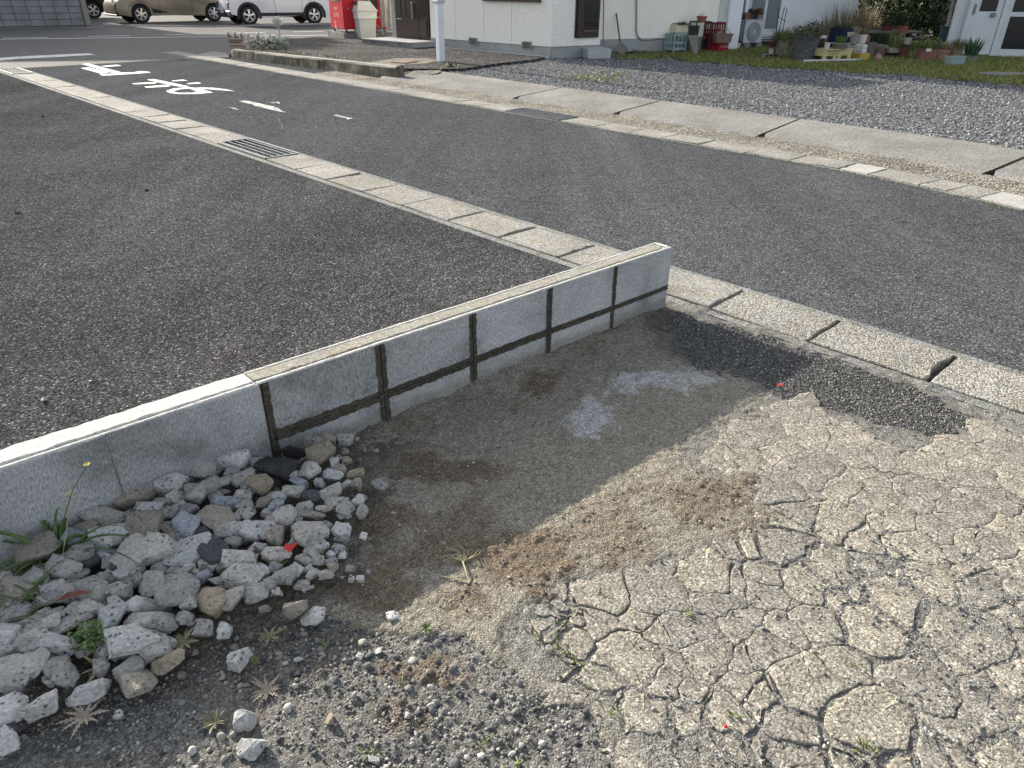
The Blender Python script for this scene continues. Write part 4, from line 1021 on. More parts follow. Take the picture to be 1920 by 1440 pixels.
def blade(mb, base, d, L, w, rise, droop, n=9, twist=.0, lobe=0.0):
    """a curved tapering leaf: base point, ground direction, length, width, initial rise, droop"""
    d = Vector((d[0], d[1], 0)).normalized(); s_ = Vector((-d.y, d.x, 0)); Lf, M_, Rt = [], [], []
    for k in range(n + 1):
        t = k / n; p = Vector(base) + d * (L * t * (1 - .15 * t)) + Vector((0, 0, rise * t - droop * t * t))
        ww = w * min(1, 4 * t + .25) * (1 - t ** 2.2) * (1 + lobe * (1 if k % 2 else -1)) + .0004; sd = (s_ * math.cos(twist * t) + Vector((0, 0, 1)) * math.sin(twist * t))
        Lf.append(p + sd * ww / 2); M_.append(p - Vector((0, 0, ww * .18))); Rt.append(p - sd * ww / 2)
    mb.strip(Lf, M_); mb.strip(M_, Rt)
def weed_at(px, py, name, label, cat='weed', group=None):
    p = hit(px, py); return thing(name, label, cat, (p[0], p[1], p[2] - .003), 0, group)
# long-bladed grass with yellow flowers at the left end of the heap
t = weed_at(108, 1050, 'grass_tuft', 'long-bladed green grass tuft leaning on the wall at the heap\'s left end')
mb = MB(); _o = np.array(t.location); q_ = random.Random(3)
for k in range(30):
    a = q_.uniform(1.2, 4.4) if k < 22 else q_.uniform(-.3, 1.4); blade(mb, (q_.uniform(-.02, .02), q_.uniform(-.02, .02), 0), (math.cos(a), math.sin(a)), q_.uniform(.10, .30), q_.uniform(.008, .014), q_.uniform(.10, .24), q_.uniform(.10, .22), 12, q_.uniform(-.9, .9))
mb.build('leaf_blades', M_blade, t, fix=False)
tip = wallpt(163, 872, _o + np.array([0, .05, 0]), (1, 0)) - _o; tip2 = wallpt(130, 925, _o + np.array([0, .04, 0]), (1, 0)) - _o
st = MB().tube([(0, 0, 0), tuple(tip * .35 + np.array([-.012, 0, .01])), tuple(tip * .7 + np.array([-.01, 0, .012])), tuple(tip)], .0018, 6, .0010).build('stem', M_blade, t)
MB().tube([(0.01, 0, 0), tuple(tip2 * .5 + np.array([.012, 0, .01])), tuple(tip2)], .0016, 6, .0010).build('stem', M_dry, t)
mb = MB(); [blade(mb, tuple(tip2), (math.cos(k * 1.1), math.sin(k * 1.1)), .014, .006, .006, .006, 3) for k in range(8)]; mb.build('seed_head', M_dry, t, fix=False)
tip = tuple(tip)
fl = MB()
for k in range(12):
    a = k * 2.4; blade(fl, tip, (math.cos(a), math.sin(a)), .010, .005, .006, .002, 3)
fl.build('flower', M_yel, t, fix=False)
t = weed_at(30, 1150, 'grass_tuft', 'green grass tuft sprawling over stones at the left picture edge')
mb = MB()
for k in range(26):
    a = rnd.uniform(-.6, 3.6); blade(mb, (rnd.uniform(-.05, .05), rnd.uniform(-.05, .05), .02), (math.cos(a), math.sin(a)), rnd.uniform(.08, .2), .006, rnd.uniform(.04, .11), rnd.uniform(.03, .1), 8, rnd.uniform(-.5, .5))
mb.build('leaf_blades', M_blade, t, fix=False)
t = weed_at(372, 900, 'flowering_weed', 'thin yellow-flowered weed growing between stones below the wall face')
MB().tube([(0, 0, 0), (-.01, .02, .04), (-.025, .03, .075)], .0012, 5).build('stem', M_blade, t)
fl = MB()
for k in range(10): a = k * 2.4; blade(fl, (-.025, .03, .075), (math.cos(a), math.sin(a)), .010, .004, .004, .002, 3)
fl.build('flower', M_yel, t, fix=False); mb = MB()
for k in range(5): a = k * 1.3; blade(mb, (0, 0, 0), (math.cos(a), math.sin(a)), .05, .007, .03, .03, 6)
mb.build('leaf_blades', M_blade, t, fix=False)
def rosette(px, py, label, m, n=15, L=.038, w=.0075, flat=.008):
    t = weed_at(px, py, 'rosette', label, 'weed', 'flat rosette weeds on the gravel'); a0 = rnd.random() * 6
    for k in range(n):
        a = a0 + k * 2 * math.pi / n + rnd.uniform(-.2, .2); mb = MB(); l_ = L * rnd.uniform(.6, 1.15)
        blade(mb, (0, 0, .006), (math.cos(a), math.sin(a)), l_, w * rnd.uniform(.7, 1.2), flat * rnd.uniform(.8, 2.4), flat * rnd.uniform(.6, 1.6), 12, rnd.uniform(-.9, .9), .5 if w < .009 else .3); mb.build('leaf', m, t, fix=False)
rosette(401, 1356, 'sunlit pale rosette weed on gravel at the shadow\'s edge', M_rose)
rosette(160, 1345, 'withered rosette weed on dark gravel below the pitted white chunks', M_pink, 12, .06)
rosette(345, 1205, 'green leaf rosette weed above the rounded tan cobble', M_rose, 14, .06)
rosette(500, 1295, 'dried pinkish rosette weed with thin stalks on sunlit gravel', M_pink, 15, .05, .008)
rosette(505, 1195, 'small dull green rosette weed in the shade right of the heap', M_rose, 9, .045)
rosette(190, 1255, 'slender long-leaved rosette weed below the chickweed patch', M_rose, 7, .07, .010, .03)
rosette(800, 1180, 'tiny two-leaved green seedling on sunlit grit', M_chick, 6, .022, .008)
rosette(668, 1178, 'tiny yellowish rosette weed at the shadow line', M_rose, 9, .025, .006)
t = weed_at(180, 1205, 'chickweed', 'bushy bright green chickweed patch growing between rubble pieces'); mb = MB()
for k in range(330):
    a, q_ = rnd.random() * 6.28, rnd.random() ** .6 * .052; b_ = (q_ * math.cos(a) * 1.1, q_ * math.sin(a) * .8, .008 + rnd.random() * .035)
    c_ = rnd.random() * 6.28; blade(mb, b_, (math.cos(c_), math.sin(c_)), .012, .008, rnd.uniform(-.002, .008), .003, 3)
mb.build('leaves', M_chick, t, fix=False)
sprigs = MB()
for (px, py, nn) in ((520, 1055, 14), (230, 1105, 16), (440, 875, 12), (385, 915, 10), (265, 1080, 8), (70, 1262, 10), (1290, 1155, 9), (1075, 1240, 10), (1042, 1215, 8), (1056, 1172, 5), (1001, 1192, 6), (1130, 1122, 5), (1620, 1405, 12), (1600, 1250, 4), (1160, 1340, 6), (1375, 1345, 8), (700, 1415, 8), (755, 1290, 4), (1150, 706, 6), (1230, 772, 5), (1345, 565 + 25, 3), (900, 1395, 6), (975, 1440, 6), (330, 1130, 8), (470, 1240, 8), (610, 1210, 7), (60, 1240, 10), (135, 1085, 10)):
    p = hit(px, py)
    for k in range(nn):
        a = rnd.random() * 6.28; blade(sprigs, (p[0] + rnd.gauss(0, .010), p[1] + rnd.gauss(0, .008), p[2] + .004), (math.cos(a), math.sin(a)), rnd.uniform(.010, .026), .005, rnd.uniform(.004, .02), rnd.uniform(0, .01), 4)
for s in np.linspace(.5, _cum[-1] - 2, 330):
    if fbm(np.array([s]), np.array([0.0]), .9, 3, 12)[0] > .02:
        x, y = rg(s, rnd.uniform(-.02, .012)); a = rnd.random() * 6.28
        for k in range(4): blade(sprigs, (x + rnd.gauss(0, .03), y + rnd.gauss(0, .03), .004), (math.cos(a + k), math.sin(a + k)), rnd.uniform(.015, .04), .010, rnd.uniform(.006, .03), .012, 3)
for s in np.linspace(-3.5, 12, 260):
    if fbm(np.array([s]), np.array([5.0]), 1.1, 3, 14)[0] > .1:
        x, y = gl(s, rnd.choice((.44, .058, -.005)) + rnd.uniform(-.006, .006)); a = rnd.random() * 6.28
        for k in range(3): blade(sprigs, (x + rnd.gauss(0, .02), y + rnd.gauss(0, .02), .006), (math.cos(a + k), math.sin(a + k)), rnd.uniform(.010, .03), .006, rnd.uniform(.006, .022), .01, 3)
tag(sprigs.build('weed_sprigs', leafmat('sprig_green', (.09, .12, .035), (.17, .2, .07)), fix=False), label='tiny green sprouts scattered in cracks and between stones', kind='stuff')
# dry stalk, plastic scraps, dead leaf, pale chip on the parking lot
t = weed_at(868, 1080, 'dry_stalk', 'straw-coloured dry forked stalk lying across the shadow edge', 'dry stalk'); mb = MB()
P = [hit(825, 1083), hit(880, 1097), hit(868, 1060), hit(875, 1035)]; o_ = np.array(t.location)
loc = lambda p, dz=.006: tuple(np.array(p) - o_ + np.array([0, 0, dz]))
MB().tube([loc(P[0]), loc((P[0] + P[1]) / 2, .009), loc(P[1])], .0016, 6, .0022).build('stem', M_dry, t)
MB().tube([loc(P[1]), loc((P[1] + P[2]) / 2, .014), loc(P[2], .014)], .0018, 6, .0022).build('stem', M_dry, t)
mb = MB()
for k in range(34):
    a = rnd.uniform(.2, 2.9); b_ = loc(P[2], .012); l_ = rnd.uniform(.02, .08); mb.tube([b_, (b_[0] + math.cos(a) * l_ * .6, b_[1] + math.sin(a) * l_ * .5, b_[2] + .008), (b_[0] + math.cos(a + .3) * l_, b_[1] + math.sin(a + .3) * l_, b_[2] - .006)], .0007, 4)
mb.build('fine_twigs', M_dry, t)
def scrap(px, py, name, label, cat, m, pts, dz=.012):
    p = hit(px, py); t = thing(name, label, cat, (p[0], p[1], p[2] + dz)); bm = bmesh.new()
    V = [bm.verts.new(v) for v in pts]; n = len(pts); c = bm.verts.new(tuple(sum(v[i] for v in pts) / n + (0, 0, .004)[i] for i in range(3)))
    for i in range(n): bm.faces.new((V[i], V[(i + 1) % n], c))
    r = bmesh.ops.extrude_face_region(bm, geom=bm.faces[:])
    for v in r['geom']:
        if isinstance(v, bmesh.types.BMVert): v.co.z -= .0012
    bmesh.ops.recalc_face_normals(bm, faces=bm.faces[:])
    me = bpy.data.meshes.new(name); bm.to_mesh(me); bm.free(); link_mesh('sheet', me, m, t); return t
scrap(546, 1048, 'plastic_scrap', 'crumpled red plastic scrap lying at the rubble\'s right edge', 'scrap', M_red, [(-.030, -.012, 0), (-.008, -.006, .012), (.004, -.012, .004), (.022, .014, .016), (.004, .012, .004), (-.010, .010, .016), (-.016, .0, .004)], .03)
scrap(1463, 727, 'plastic_scrap', 'small red plastic bit at the corner of the asphalt patch', 'scrap', M_red, [(-.016, .003, .004), (0, -.004, .008), (.016, -.006, .002), (.012, .004, .006), (-.002, .008, .010)], .006)
scrap(1360, 1365, 'plastic_scrap', 'speck of red plastic among grit in a paving crack', 'scrap', M_red, [(-.004, -.003, 0), (.004, -.004, .002), (.003, .004, .003), (-.004, .003, .002)], .004)
scrap(147, 1139, 'dead_leaf', 'dead reddish-brown leaf lying on pale rubble', 'leaf', M_dead, [(-.036, -.014, 0), (-.012, -.012, .006), (.014, .0, .008), (.036, .014, .002), (.010, .013, .009), (-.016, .004, .010)], .035)
for (px, py, w, h, lab) in ((84, 751, 13, 9, 'clean white stone chip lying on the parking asphalt near the wall'), (169, 715, 7, 4, 'small pale chip on the parking asphalt beyond the white one'), (35, 400, 14, 5, 'flat dark pebble lying far left on the parking asphalt'), (275, 357, 10, 5, 'dark clod lying alone on the parking asphalt'), (80, 219, 7, 4, 'black stone on the parking asphalt nearest the street\'s lettering')):
    p = gp(px, py, .006); s = np.linalg.norm(p - EYE) / FPX; me = rock_mesh(900 + px, 8, .06, 2); me.materials.append(SM['W' if 'white' in lab else 'p' if 'pale' in lab else 'k'])
    o = bpy.data.objects.new('stone_chip', me); COL.objects.link(o); o.scale = (w * s * .35, h * s * .6, h * s * .3); o.location = (p[0], p[1], .003 + h * s * .4); o.rotation_euler = (0, 0, .4); tag(o, lab, 'stone', 'loose stones on the parking lot', 'thing')
n = 2600; X, Y = r_.uniform(-4.5, .6, n), r_.uniform(1.5, 6.5, n); ow = (X - WE[0]) * WN[0] + (Y - WE[1]) * WN[1]; gs = (X - G0[0]) * N2[0] + (Y - G0[1]) * N2[1]
k = (ow < -.12) & (gs < -.03) & (r_.random(n) < .9); sz = .0016 + .004 * r_.random(k.sum()) ** 4
scatter('grit', np.stack([X[k], Y[k], np.full(k.sum(), .003)], 1), sz, stone_stuff_mat('lot_grit', [(0, (.04, .04, .04)), (.5, (.12, .115, .11)), (.85, (.3, .29, .28)), (1, (.62, .62, .6))]), PS1, 33, label='loose grit on the parking asphalt')
# ------------------------------------------------------------------ kerbed forecourt left of the house
def G(px, py, z=GZ): return gp(px, py, z)
def mpp(P): return float((np.array(P) - EYE) @ CF / FPX)            # metres per photo pixel at a point
def hgt(P, px, py): return wallpt(px, py, P, (1.0, 0.0))[2] - P[2]    # height above P of what is seen at a pixel
M_fore = speckle_mat('forecourt_asphalt', [(0, .018), (.5, .045), (.8, .085), (.93, .16), (1, .3)], agg=38, patch=.9, patch_amt=.5, bump=1.0, bdist=.02, tint=(1, .92, .84))
M_oldc = speckle_mat('stained_concrete', [(0, .12), (.4, .22), (1, .34)], agg=60, patch=1.6, patch_amt=.45, bump=.8, bdist=.008, tint=(.95, .95, .78))
M_lightc = speckle_mat('light_concrete', [(0, .3), (.5, .4), (1, .5)], agg=60, patch=1.5, patch_amt=.2, bump=.5)
AZ = .10
C0 = G(1033, 110); zS = wallpt(1025, 87.5, C0, (-.8, .6))[2]
FD = (gp(807, 71, zS) - C0)[:2]; FD /= np.linalg.norm(FD)              # along the street front, leftwards
FN = np.array([-FD[1], FD[0]]); FN = FN if FN[1] < 0 else -FN             # outwards
def Fs(px, py): P = wallpt(px, py, C0, FD); return float((P[:2] - C0[:2]) @ FD), float(P[2])
fp = [g2(440, 96.5, AZ), g2(560, 108, AZ), g2(740, 128, AZ), g2(828, 129, AZ), g2(866, 128.5, AZ), g2(930, 119, AZ), g2(1000, 111.5, AZ)]
dF = lambda s, o: tuple(C0[:2] + FD * s + FN * o)
sD1 = Fs(735, 72)[0]
fp += [dF(.05, .02), dF(sD1, -.02), dF(sD1 + 1.2, -.4), g2(600, 69, AZ), g2(505, 76, AZ), g2(462, 86, AZ)]
mb = MB().prism(fp, -.02, AZ); tag(mb.build('forecourt', M_fore), kind='structure')
strip_ = MB().prism([dF(.0, .05), dF(.0, .22), dF(1.2, .20), dF(sD1 - 1.2, .12), dF(sD1 - 1.2, .03)], AZ - .05, AZ + .012); tag(strip_.build('foundation_strip', M_lightc), kind='structure')
# long stained kerb
ka, kb = gp(428, 107, 0), gp(741, 150.5, 0); kd = (kb - ka)[:2]; kl = np.linalg.norm(kd); kd /= kl; kn = np.array([-kd[1], kd[0]]); kn = kn if kn[1] > 0 else -kn
V, F, nk = [], [], 40
for k in range(nk + 1):
    t = k / nk; s = kl * t; zt_ = .155 + .05 * t; rd = .06 * max(0, 1 - s / .35) ** 2
    w = .012 * math.sin(s * 2.1) + .006 * math.sin(s * 9)
    pr = [(-.02, -.02), (.0 + rd, 0), (.012 + w * .3 + rd, zt_ * .5), (.02 + rd + w * .5, zt_ - .03), (.04 + rd, zt_ - .004), (.12, zt_ + .003 * math.sin(s * 6)), (.19, zt_ - .006), (.2, AZ - .05)]
    for (o, z) in pr: V.append((*(ka[:2] + kd * s + kn * o), z - (.03 * max(0, 1 - s / .2) ** 2 if z > .1 else 0)))
q = 8; F = [(k * q + j, (k + 1) * q + j, (k + 1) * q + j + 1, k * q + j + 1) for k in range(nk) for j in range(q - 1)] + [tuple(range(q)), tuple(nk * q + j for j in range(q))]
M_kerb = mat('mossy_kerb', rough=.95, spec=.1); _N = NT(M_kerb)
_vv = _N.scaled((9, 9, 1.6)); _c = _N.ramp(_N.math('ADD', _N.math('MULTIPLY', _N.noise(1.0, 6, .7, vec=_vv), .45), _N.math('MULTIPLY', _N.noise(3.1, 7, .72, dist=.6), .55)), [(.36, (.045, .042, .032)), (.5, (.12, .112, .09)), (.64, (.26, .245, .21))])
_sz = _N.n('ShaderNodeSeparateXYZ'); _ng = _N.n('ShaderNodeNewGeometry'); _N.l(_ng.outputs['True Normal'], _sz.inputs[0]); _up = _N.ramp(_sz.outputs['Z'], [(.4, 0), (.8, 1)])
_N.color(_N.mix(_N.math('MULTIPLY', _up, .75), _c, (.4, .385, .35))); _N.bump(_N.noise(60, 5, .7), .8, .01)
t = thing('kerb_edging', 'long stained concrete kerb edging along the forecourt of the white house', 'kerb')
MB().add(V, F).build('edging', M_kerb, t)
tag(sheet('kerb_apron', [g2(352, 107), g2(400, 97), g2(424, 100), g2(430, 108), g2(400, 109)], .009, M_lid), kind='structure')
# small pebbly ramp between the kerb's end and the first apron slab
V = [gp(741, 150, .0), gp(742, 140, .06), gp(775, 133, .09), gp(826, 131, .1), gp(822, 137, .085), gp(770, 146, .03)]
bm = MB().add([tuple(v) for v in V], [(0, 1, 2, 5), (5, 2, 3, 4)]); tag(bm.build('ramp', M_strip), kind='structure')

# rusty inlet cover on its pale patch
t = thing('drain_cover', 'rusty reddish rectangular drain cover set in a pale concrete patch near the kerb', 'drain cover')
MB().prism([g2(690, 117, AZ + .006), g2(745, 109, AZ + .006), g2(800, 109.5, AZ + .006), g2(825, 113, AZ + .006), g2(800, 119, AZ + .006), g2(740, 122, AZ + .006)], AZ - .02, AZ + .006).build('collar', M_strip, t)
M_rust = plain('rusty_iron', (.2, .085, .05), .8, .4, 12, .4)
MB().prism([g2(733, 116.6, AZ + .016), g2(757, 112, AZ + .016), g2(786, 114, AZ + .016), g2(762, 118.6, AZ + .016)], AZ, AZ + .018).build('cover', M_rust, t)
MB().prism([g2(738, 116.4, AZ + .022), g2(757, 113, AZ + .022), g2(780, 114.3, AZ + .022), g2(761, 117.7, AZ + .022)], AZ, AZ + .021).build('cover_plate', plain('worn_iron', (.16, .12, .1), .7, .3, 12), t)

# pale post
P = G(827, 125.5, .0); t = thing('marker_post', 'white square post with a grey collar standing at the forecourt corner', 'post', tuple(P), .72)
M_post = plain('white_post', (.66, .70, .73), .5, .06, 2); zc_ = hgt(P, 831, 4.5)
MB().cbox((0, 0, zc_ / 2), (.125, .125, zc_), .012).build('shaft', M_post, t)
MB().cbox((0, 0, zc_ + .015), (.17, .17, .05), .008).build('collar', plain('grey_collar', (.45, .46, .46), .6), t)
MB().cbox((0, 0, zc_ + .5), (.14, .14, .92), .012).build('upper_shaft', M_post, t)

# ------------------------------------------------------------------ white house
M_siding = mat('white_siding', (.62, .62, .62), .7); _N = NT(M_siding)
_N.color(_N.mix(1.0, (.82, .82, .82), _N.ramp(_N.noise(1.6, 4), [(.3, .92), (.7, 1.04)]), 'MULTIPLY')); _N.color(_N.mix(1.0, (.86, .84, .79), _N.ramp(_N.noise(34, 5, .7, dist=.8), [(.36, .78), (.5, .98), (.66, 1.06)]), 'MULTIPLY')); _N.bump(_N.math('ADD', _N.noise(26, 5, .65, dist=.8), _N.math('MULTIPLY', _N.noise(90, 2), .3)), .55, .012)
M_stucco = plain('cream_stucco', (.86, .82, .74), .9, .06, 1.2, .15, bscale=120)
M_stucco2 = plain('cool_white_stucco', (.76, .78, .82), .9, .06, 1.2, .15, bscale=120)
M_found = plain('grey_foundation', (.33, .34, .34), .9, .16, 2.5, .2, bscale=60)
M_brown = plain('dark_brown_frame', (.05, .032, .024), .45, .15, 6)
M_glassd = mat('dark_glass', (.02, .022, .025), .12, .5); M_glassg = mat('obscured_glass', (.16, .19, .19), .35, .5)
M_alu = plain('white_aluminium', (.60, .63, .66), .4, .05, 3); M_roof = plain('roof_tile', (.1, .1, .11), .6, .2, 8)
house = thing('white_house', 'white house with textured panel siding, brown door and grey downpipe at the corner', 'house', (C0[0], C0[1], 0), math.atan2(FD[1], FD[0]))
ys = 1.0 if (np.array([-FD[1], FD[0]]) @ FN) > 0 else -1.0
def hp(s, o, z): return (s, ys * o, z)
HB = 2.35; sL = sD1 + .02
jn = [0.0, Fs(959, 70)[0], Fs(907, 70)[0], Fs(854.5, 70)[0], Fs(808, 70)[0]]
for a, c in zip(jn[:-1], jn[1:]): MB().cbox(hp((a + c) / 2, -.02, (zS + HB) / 2), (c - a - .008, .04, HB - zS), .003).build('siding_panel', M_siding, house)
MB().box(hp(sL / 2, -.06, zS / 2 - .02), (sL, .07, zS + .06)).build('foundation', M_found, house)
MB().box(hp(sL / 2, -.065, HB / 2 + .1), (sL - .01, .03, HB - .2)).build('wall_core', M_found, house)
M_vent = plain('vent_frame', (.3, .29, .27), .5); M_vdark = mat('vent_shade', (.07, .06, .05), .9)
for (x0, y0, x1, y1) in ((879, 70.5, 895.5, 83.5), (978.5, 77.5, 997.5, 91.5)):
    s0, za_ = Fs(x0, (y0 + y1) / 2); s1, _ = Fs(x1, (y0 + y1) / 2); zt_ = Fs((x0 + x1) / 2, y0)[1]; zb_ = Fs((x0 + x1) / 2, y1)[1]
    v = MB().cbox(hp((s0 + s1) / 2, .0, (zt_ + zb_) / 2), (abs(s1 - s0), .03, zt_ - zb_), .006).build('vent', M_vent, house)
    mb = MB().box(hp((s0 + s1) / 2, .013, (zt_ + zb_) / 2), (abs(s1 - s0) * .8, .008, (zt_ - zb_) * .74)); mb.build('vent_opening', M_vdark, v)
    mb = MB()
    for k in range(7): mb.bar(hp(s0 + (s1 - s0) * (.14 + .12 * k), .02, zb_ + .03), hp(s0 + (s1 - s0) * (.14 + .12 * k), .02, zt_ - .03), .008)
    mb.build('vent_slats', M_vent, v)
s0, zw = Fs(907.5, .7); s1, _ = Fs(1015, 2.0)
w = MB().box(hp((s0 + s1) / 2, .02, zw + .02), (abs(s1 - s0), .1, .05)).build('window_sill', M_brown, house)
w = MB().box(hp((s0 + s1) / 2, .012, zw + .50), (abs(s1 - s0) - .04, .05, .9)).build('window', M_brown, house)
for k in (-1, 1): MB().box(hp((s0 + s1) / 2 + k * abs(s1 - s0) * .235, .03, zw + .5), (abs(s1 - s0) * .43, .03, .78)).build('pane', M_glassg, w)
# front door with its threshold
sa, zd = Fs(805, 76); sb, _ = Fs(744, 72)
dr = MB().box(hp((sa + sb) / 2, -.03, zd + 1.02), (sb - sa, .06, 2.04)).build('door', M_brown, house)
mid = Fs(785, 40)[0]
for (a, c) in ((sa + .05, mid - .03), (mid + .03, sb - .05)):
    MB().cbox(hp((a + c) / 2, .006, zd + .24), (c - a, .03, .36), .006).build('kick_panel', M_brown, dr)
    n = 4
    for k in range(n): MB().cbox(hp(a + (c - a) * (k + .5) / n, .006, zd + 1.2), ((c - a) / n - .02, .03, 1.42), .005).build('slat', M_brown, dr)
MB().box(hp(mid, .008, zd + 1.0), (.05, .03, 2.0)).build('stile', M_brown, dr)
hs_, hz_ = Fs(776, 15); MB().cbox(hp(hs_, .06, hz_ - .05), (.05, .03, .34), .01).cbox(hp(hs_, .035, hz_ + .06), (.03, .06, .03), .005).cbox(hp(hs_, .035, hz_ - .16), (.03, .06, .03), .005).build('handle', M_steel, dr)
th_ = [Fs(806, 78)[0] - .25, Fs(742, 74)[0] + .35]
st = MB().cbox(hp(sum(th_) / 2, .34, AZ + .06), (th_[1] - th_[0], .8, .12), .01).build('threshold', M_lightc, house)
for k in range(14): MB().cbox(hp(th_[0] + (th_[1] - th_[0]) * (k + .5) / 14, .745, AZ + .07), ((th_[1] - th_[0]) / 14 - .012, .016, .09), .003).build('tile', M_oldc, st)
# wall on the garden side, up to the small window
R1 = gp(1125, 84, zS); RD = (R1 - C0)[:2]; RL = np.linalg.norm(RD); RD /= RL; RN = np.array([RD[1], -RD[0]])
def Rs(px, py): P = wallpt(px, py, C0, RD); return float((P[:2] - C0[:2]) @ RD), float(P[2])
ia = math.atan2(FD[1], FD[0]); ca_, sa_ = math.cos(-ia), math.sin(-ia)
def hl(P): x, y = P[0] - C0[0], P[1] - C0[1]; return (x * ca_ - y * sa_, x * sa_ + y * ca_, P[2])
def rp(s, o, z): return hl((C0[0] + RD[0] * s + RN[0] * o, C0[1] + RD[1] * s + RN[1] * o, z))
rzR = math.atan2(RD[1], RD[0]) - ia; RM = Matrix.Rotation(rzR, 3, 'Z')
def rbox(mb, s0, s1, o0, o1, z0, z1, ch=0.0):
    c = rp((s0 + s1) / 2, (o0 + o1) / 2, (z0 + z1) / 2)
    return mb.cbox(c, (s1 - s0, o1 - o0, z1 - z0), ch, M=RM) if ch else mb.box(c, (s1 - s0, o1 - o0, z1 - z0), M=RM)
w0, wz0 = Rs(1079.5, 71); w1, _ = Rs(1119, 70); rj = Rs(1077, 60)[0]
rbox(MB(), .0, rj - .004, -.04, 0, zS, HB, .003).build('siding_panel', M_siding, house)
rbox(MB(), rj + .004, RL, -.04, 0, zS, wz0 - .005, .003).build('siding_panel', M_siding, house)
rbox(MB(), w1 + .005, RL, -.04, 0, wz0, HB, .003).build('siding_panel', M_siding, house)
rbox(MB(), 0, RL, -.10, -.03, -.03, zS + .02).build('foundation', M_found, house)
rbox(MB(), .02, RL - .02, -.085, -.05, zS, HB).build('wall_core', M_found, house)
w = rbox(MB(), w0, w1, -.02, .06, wz0, wz0 + 1.25, .004).build('window', M_brown, house)
rbox(MB(), w0 + (w1 - w0) * .3, w1 - .05, .05, .066, wz0 + .16, wz0 + 1.2).build('pane', M_glassd, w)
for k in range(8): rbox(MB(), w0 + (w1 - w0) * .28, w1 - .06, .068, .082, wz0 + .18 + k * .13, wz0 + .195 + k * .13).build('louvre', M_brown, w)
rbox(MB(), w0 + (w1 - w0) * .24, w1 - .035, .06, .085, wz0 + .11, wz0 + .14).build('louvre_rail', plain('brown_rail', (.1, .075, .06), .5), w)
# downpipe at the corner
dpb = hl(G(1034.5, 109)); M_pipe = plain('grey_downpipe', (.19, .185, .21), .5, .1, 4)
dp = MB().tube([(dpb[0], dpb[1], .14), (dpb[0], dpb[1], HB)], .037, 12).build('downpipe', M_pipe, house, smooth=True)
MB().tube([(dpb[0], dpb[1], .03), (dpb[0], dpb[1], .15)], .041, 12).build('downpipe_foot', plain('pale_pipe', (.6, .6, .6), .5), dp)
zb_ = wallpt(1036, 67, dpb_w := G(1034.5, 109), (1, 0))[2]; MB().tube([(dpb[0], dpb[1], zb_ - .012), (dpb[0], dpb[1], zb_ + .012)], .047, 12).build('bracket', M_steel, dp)
# long plain wall behind, towards the garden
W1, W2 = G(1182, 99), G(1340, 93); WDr = (W2 - W1)[:2]; WDr /= np.linalg.norm(WDr); Wn = np.array([WDr[1], -WDr[0]])
def Ws(px, py): P = wallpt(px, py, W1, WDr); return float((P[:2] - W1[:2]) @ WDr), float(P[2])
def wp(s, o, z): return hl((W1[0] + WDr[0] * s + Wn[0] * o, W1[1] + WDr[1] * s + Wn[1] * o, z))
WM = Matrix.Rotation(math.atan2(WDr[1], WDr[0]) - ia, 3, 'Z')
def wbox(mb, s0, s1, o0, o1, z0, z1, ch=0.0):
    c = wp((s0 + s1) / 2, (o0 + o1) / 2, (z0 + z1) / 2)
    return mb.cbox(c, (s1 - s0, o1 - o0, z1 - z0), ch, M=WM) if ch else mb.box(c, (s1 - s0, o1 - o0, z1 - z0), M=WM)
sA, sB = Ws(1123, 90)[0], Ws(1343, 60)[0]; zF = Ws(1160, 73)[1]; HW = 3.7
wbox(MB(), sA, sB + .02, -.2, 0, zF, HW).build('wall', M_stucco, house)
wbox(MB(), sA, sB + .02, -.19, .015, -.03, zF).build('foundation', M_found, house)
# jutting grey return, pilaster and the recessed wall with the window
sP0, sP1 = Ws(1357, 60)[0], Ws(1381, 60)[0]
wbox(MB(), sB + .0, sP0, -.2, .02, -.03, HW - .02).build('return_wall', plain('shaded_return', (.58, .57, .55), .9, .06, 1.5, .15), house)  # shade of a sunless side put into the greyer wall colour
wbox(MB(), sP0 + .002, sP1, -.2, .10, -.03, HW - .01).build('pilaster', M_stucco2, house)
B1_ = wp(sP1 + .0, -.25, 0); OB = float((gp(1397, 89.5, GZ)[:2] - W1[:2]) @ Wn) - .42
def WBs(px, py):
    P = wallpt(px, py, W1 + np.array([*(Wn * OB), 0]), WDr); return float((P[:2] - W1[:2]) @ WDr), float(P[2])
sE = WBs(1606, 20)[0]
wsx0, wzs = WBs(1392, 63); wsx1, _ = WBs(1457, 61)
def wr(s0, s1, z0, z1, name, m, o0=-.2, o1=0.0): return wbox(MB(), s0, s1, OB + o0, OB + o1, z0, z1).build(name, m, house)
wzs = WBs(1440, 62)[1]
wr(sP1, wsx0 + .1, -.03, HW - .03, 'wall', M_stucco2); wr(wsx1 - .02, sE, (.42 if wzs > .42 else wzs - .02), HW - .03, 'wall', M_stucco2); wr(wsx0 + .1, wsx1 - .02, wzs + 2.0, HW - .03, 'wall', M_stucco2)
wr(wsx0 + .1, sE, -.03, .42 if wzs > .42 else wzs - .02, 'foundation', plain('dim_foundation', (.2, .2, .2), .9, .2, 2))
w = wbox(MB(), wsx0 + .1, wsx1 - .02, OB - .15, OB + .03, wzs, wzs + 2.0).build('window', M_alu, house)
for k in range(2):
    a = wsx0 + .1 + (wsx1 - wsx0 - .12) * (.5 * k) + .05; c = a + (wsx1 - wsx0 - .12) * .5 - .1
    wbox(MB(), a, c, OB + .028, OB + .038, wzs + .1, wzs + 1.9).build('pane', M_glassg, w)
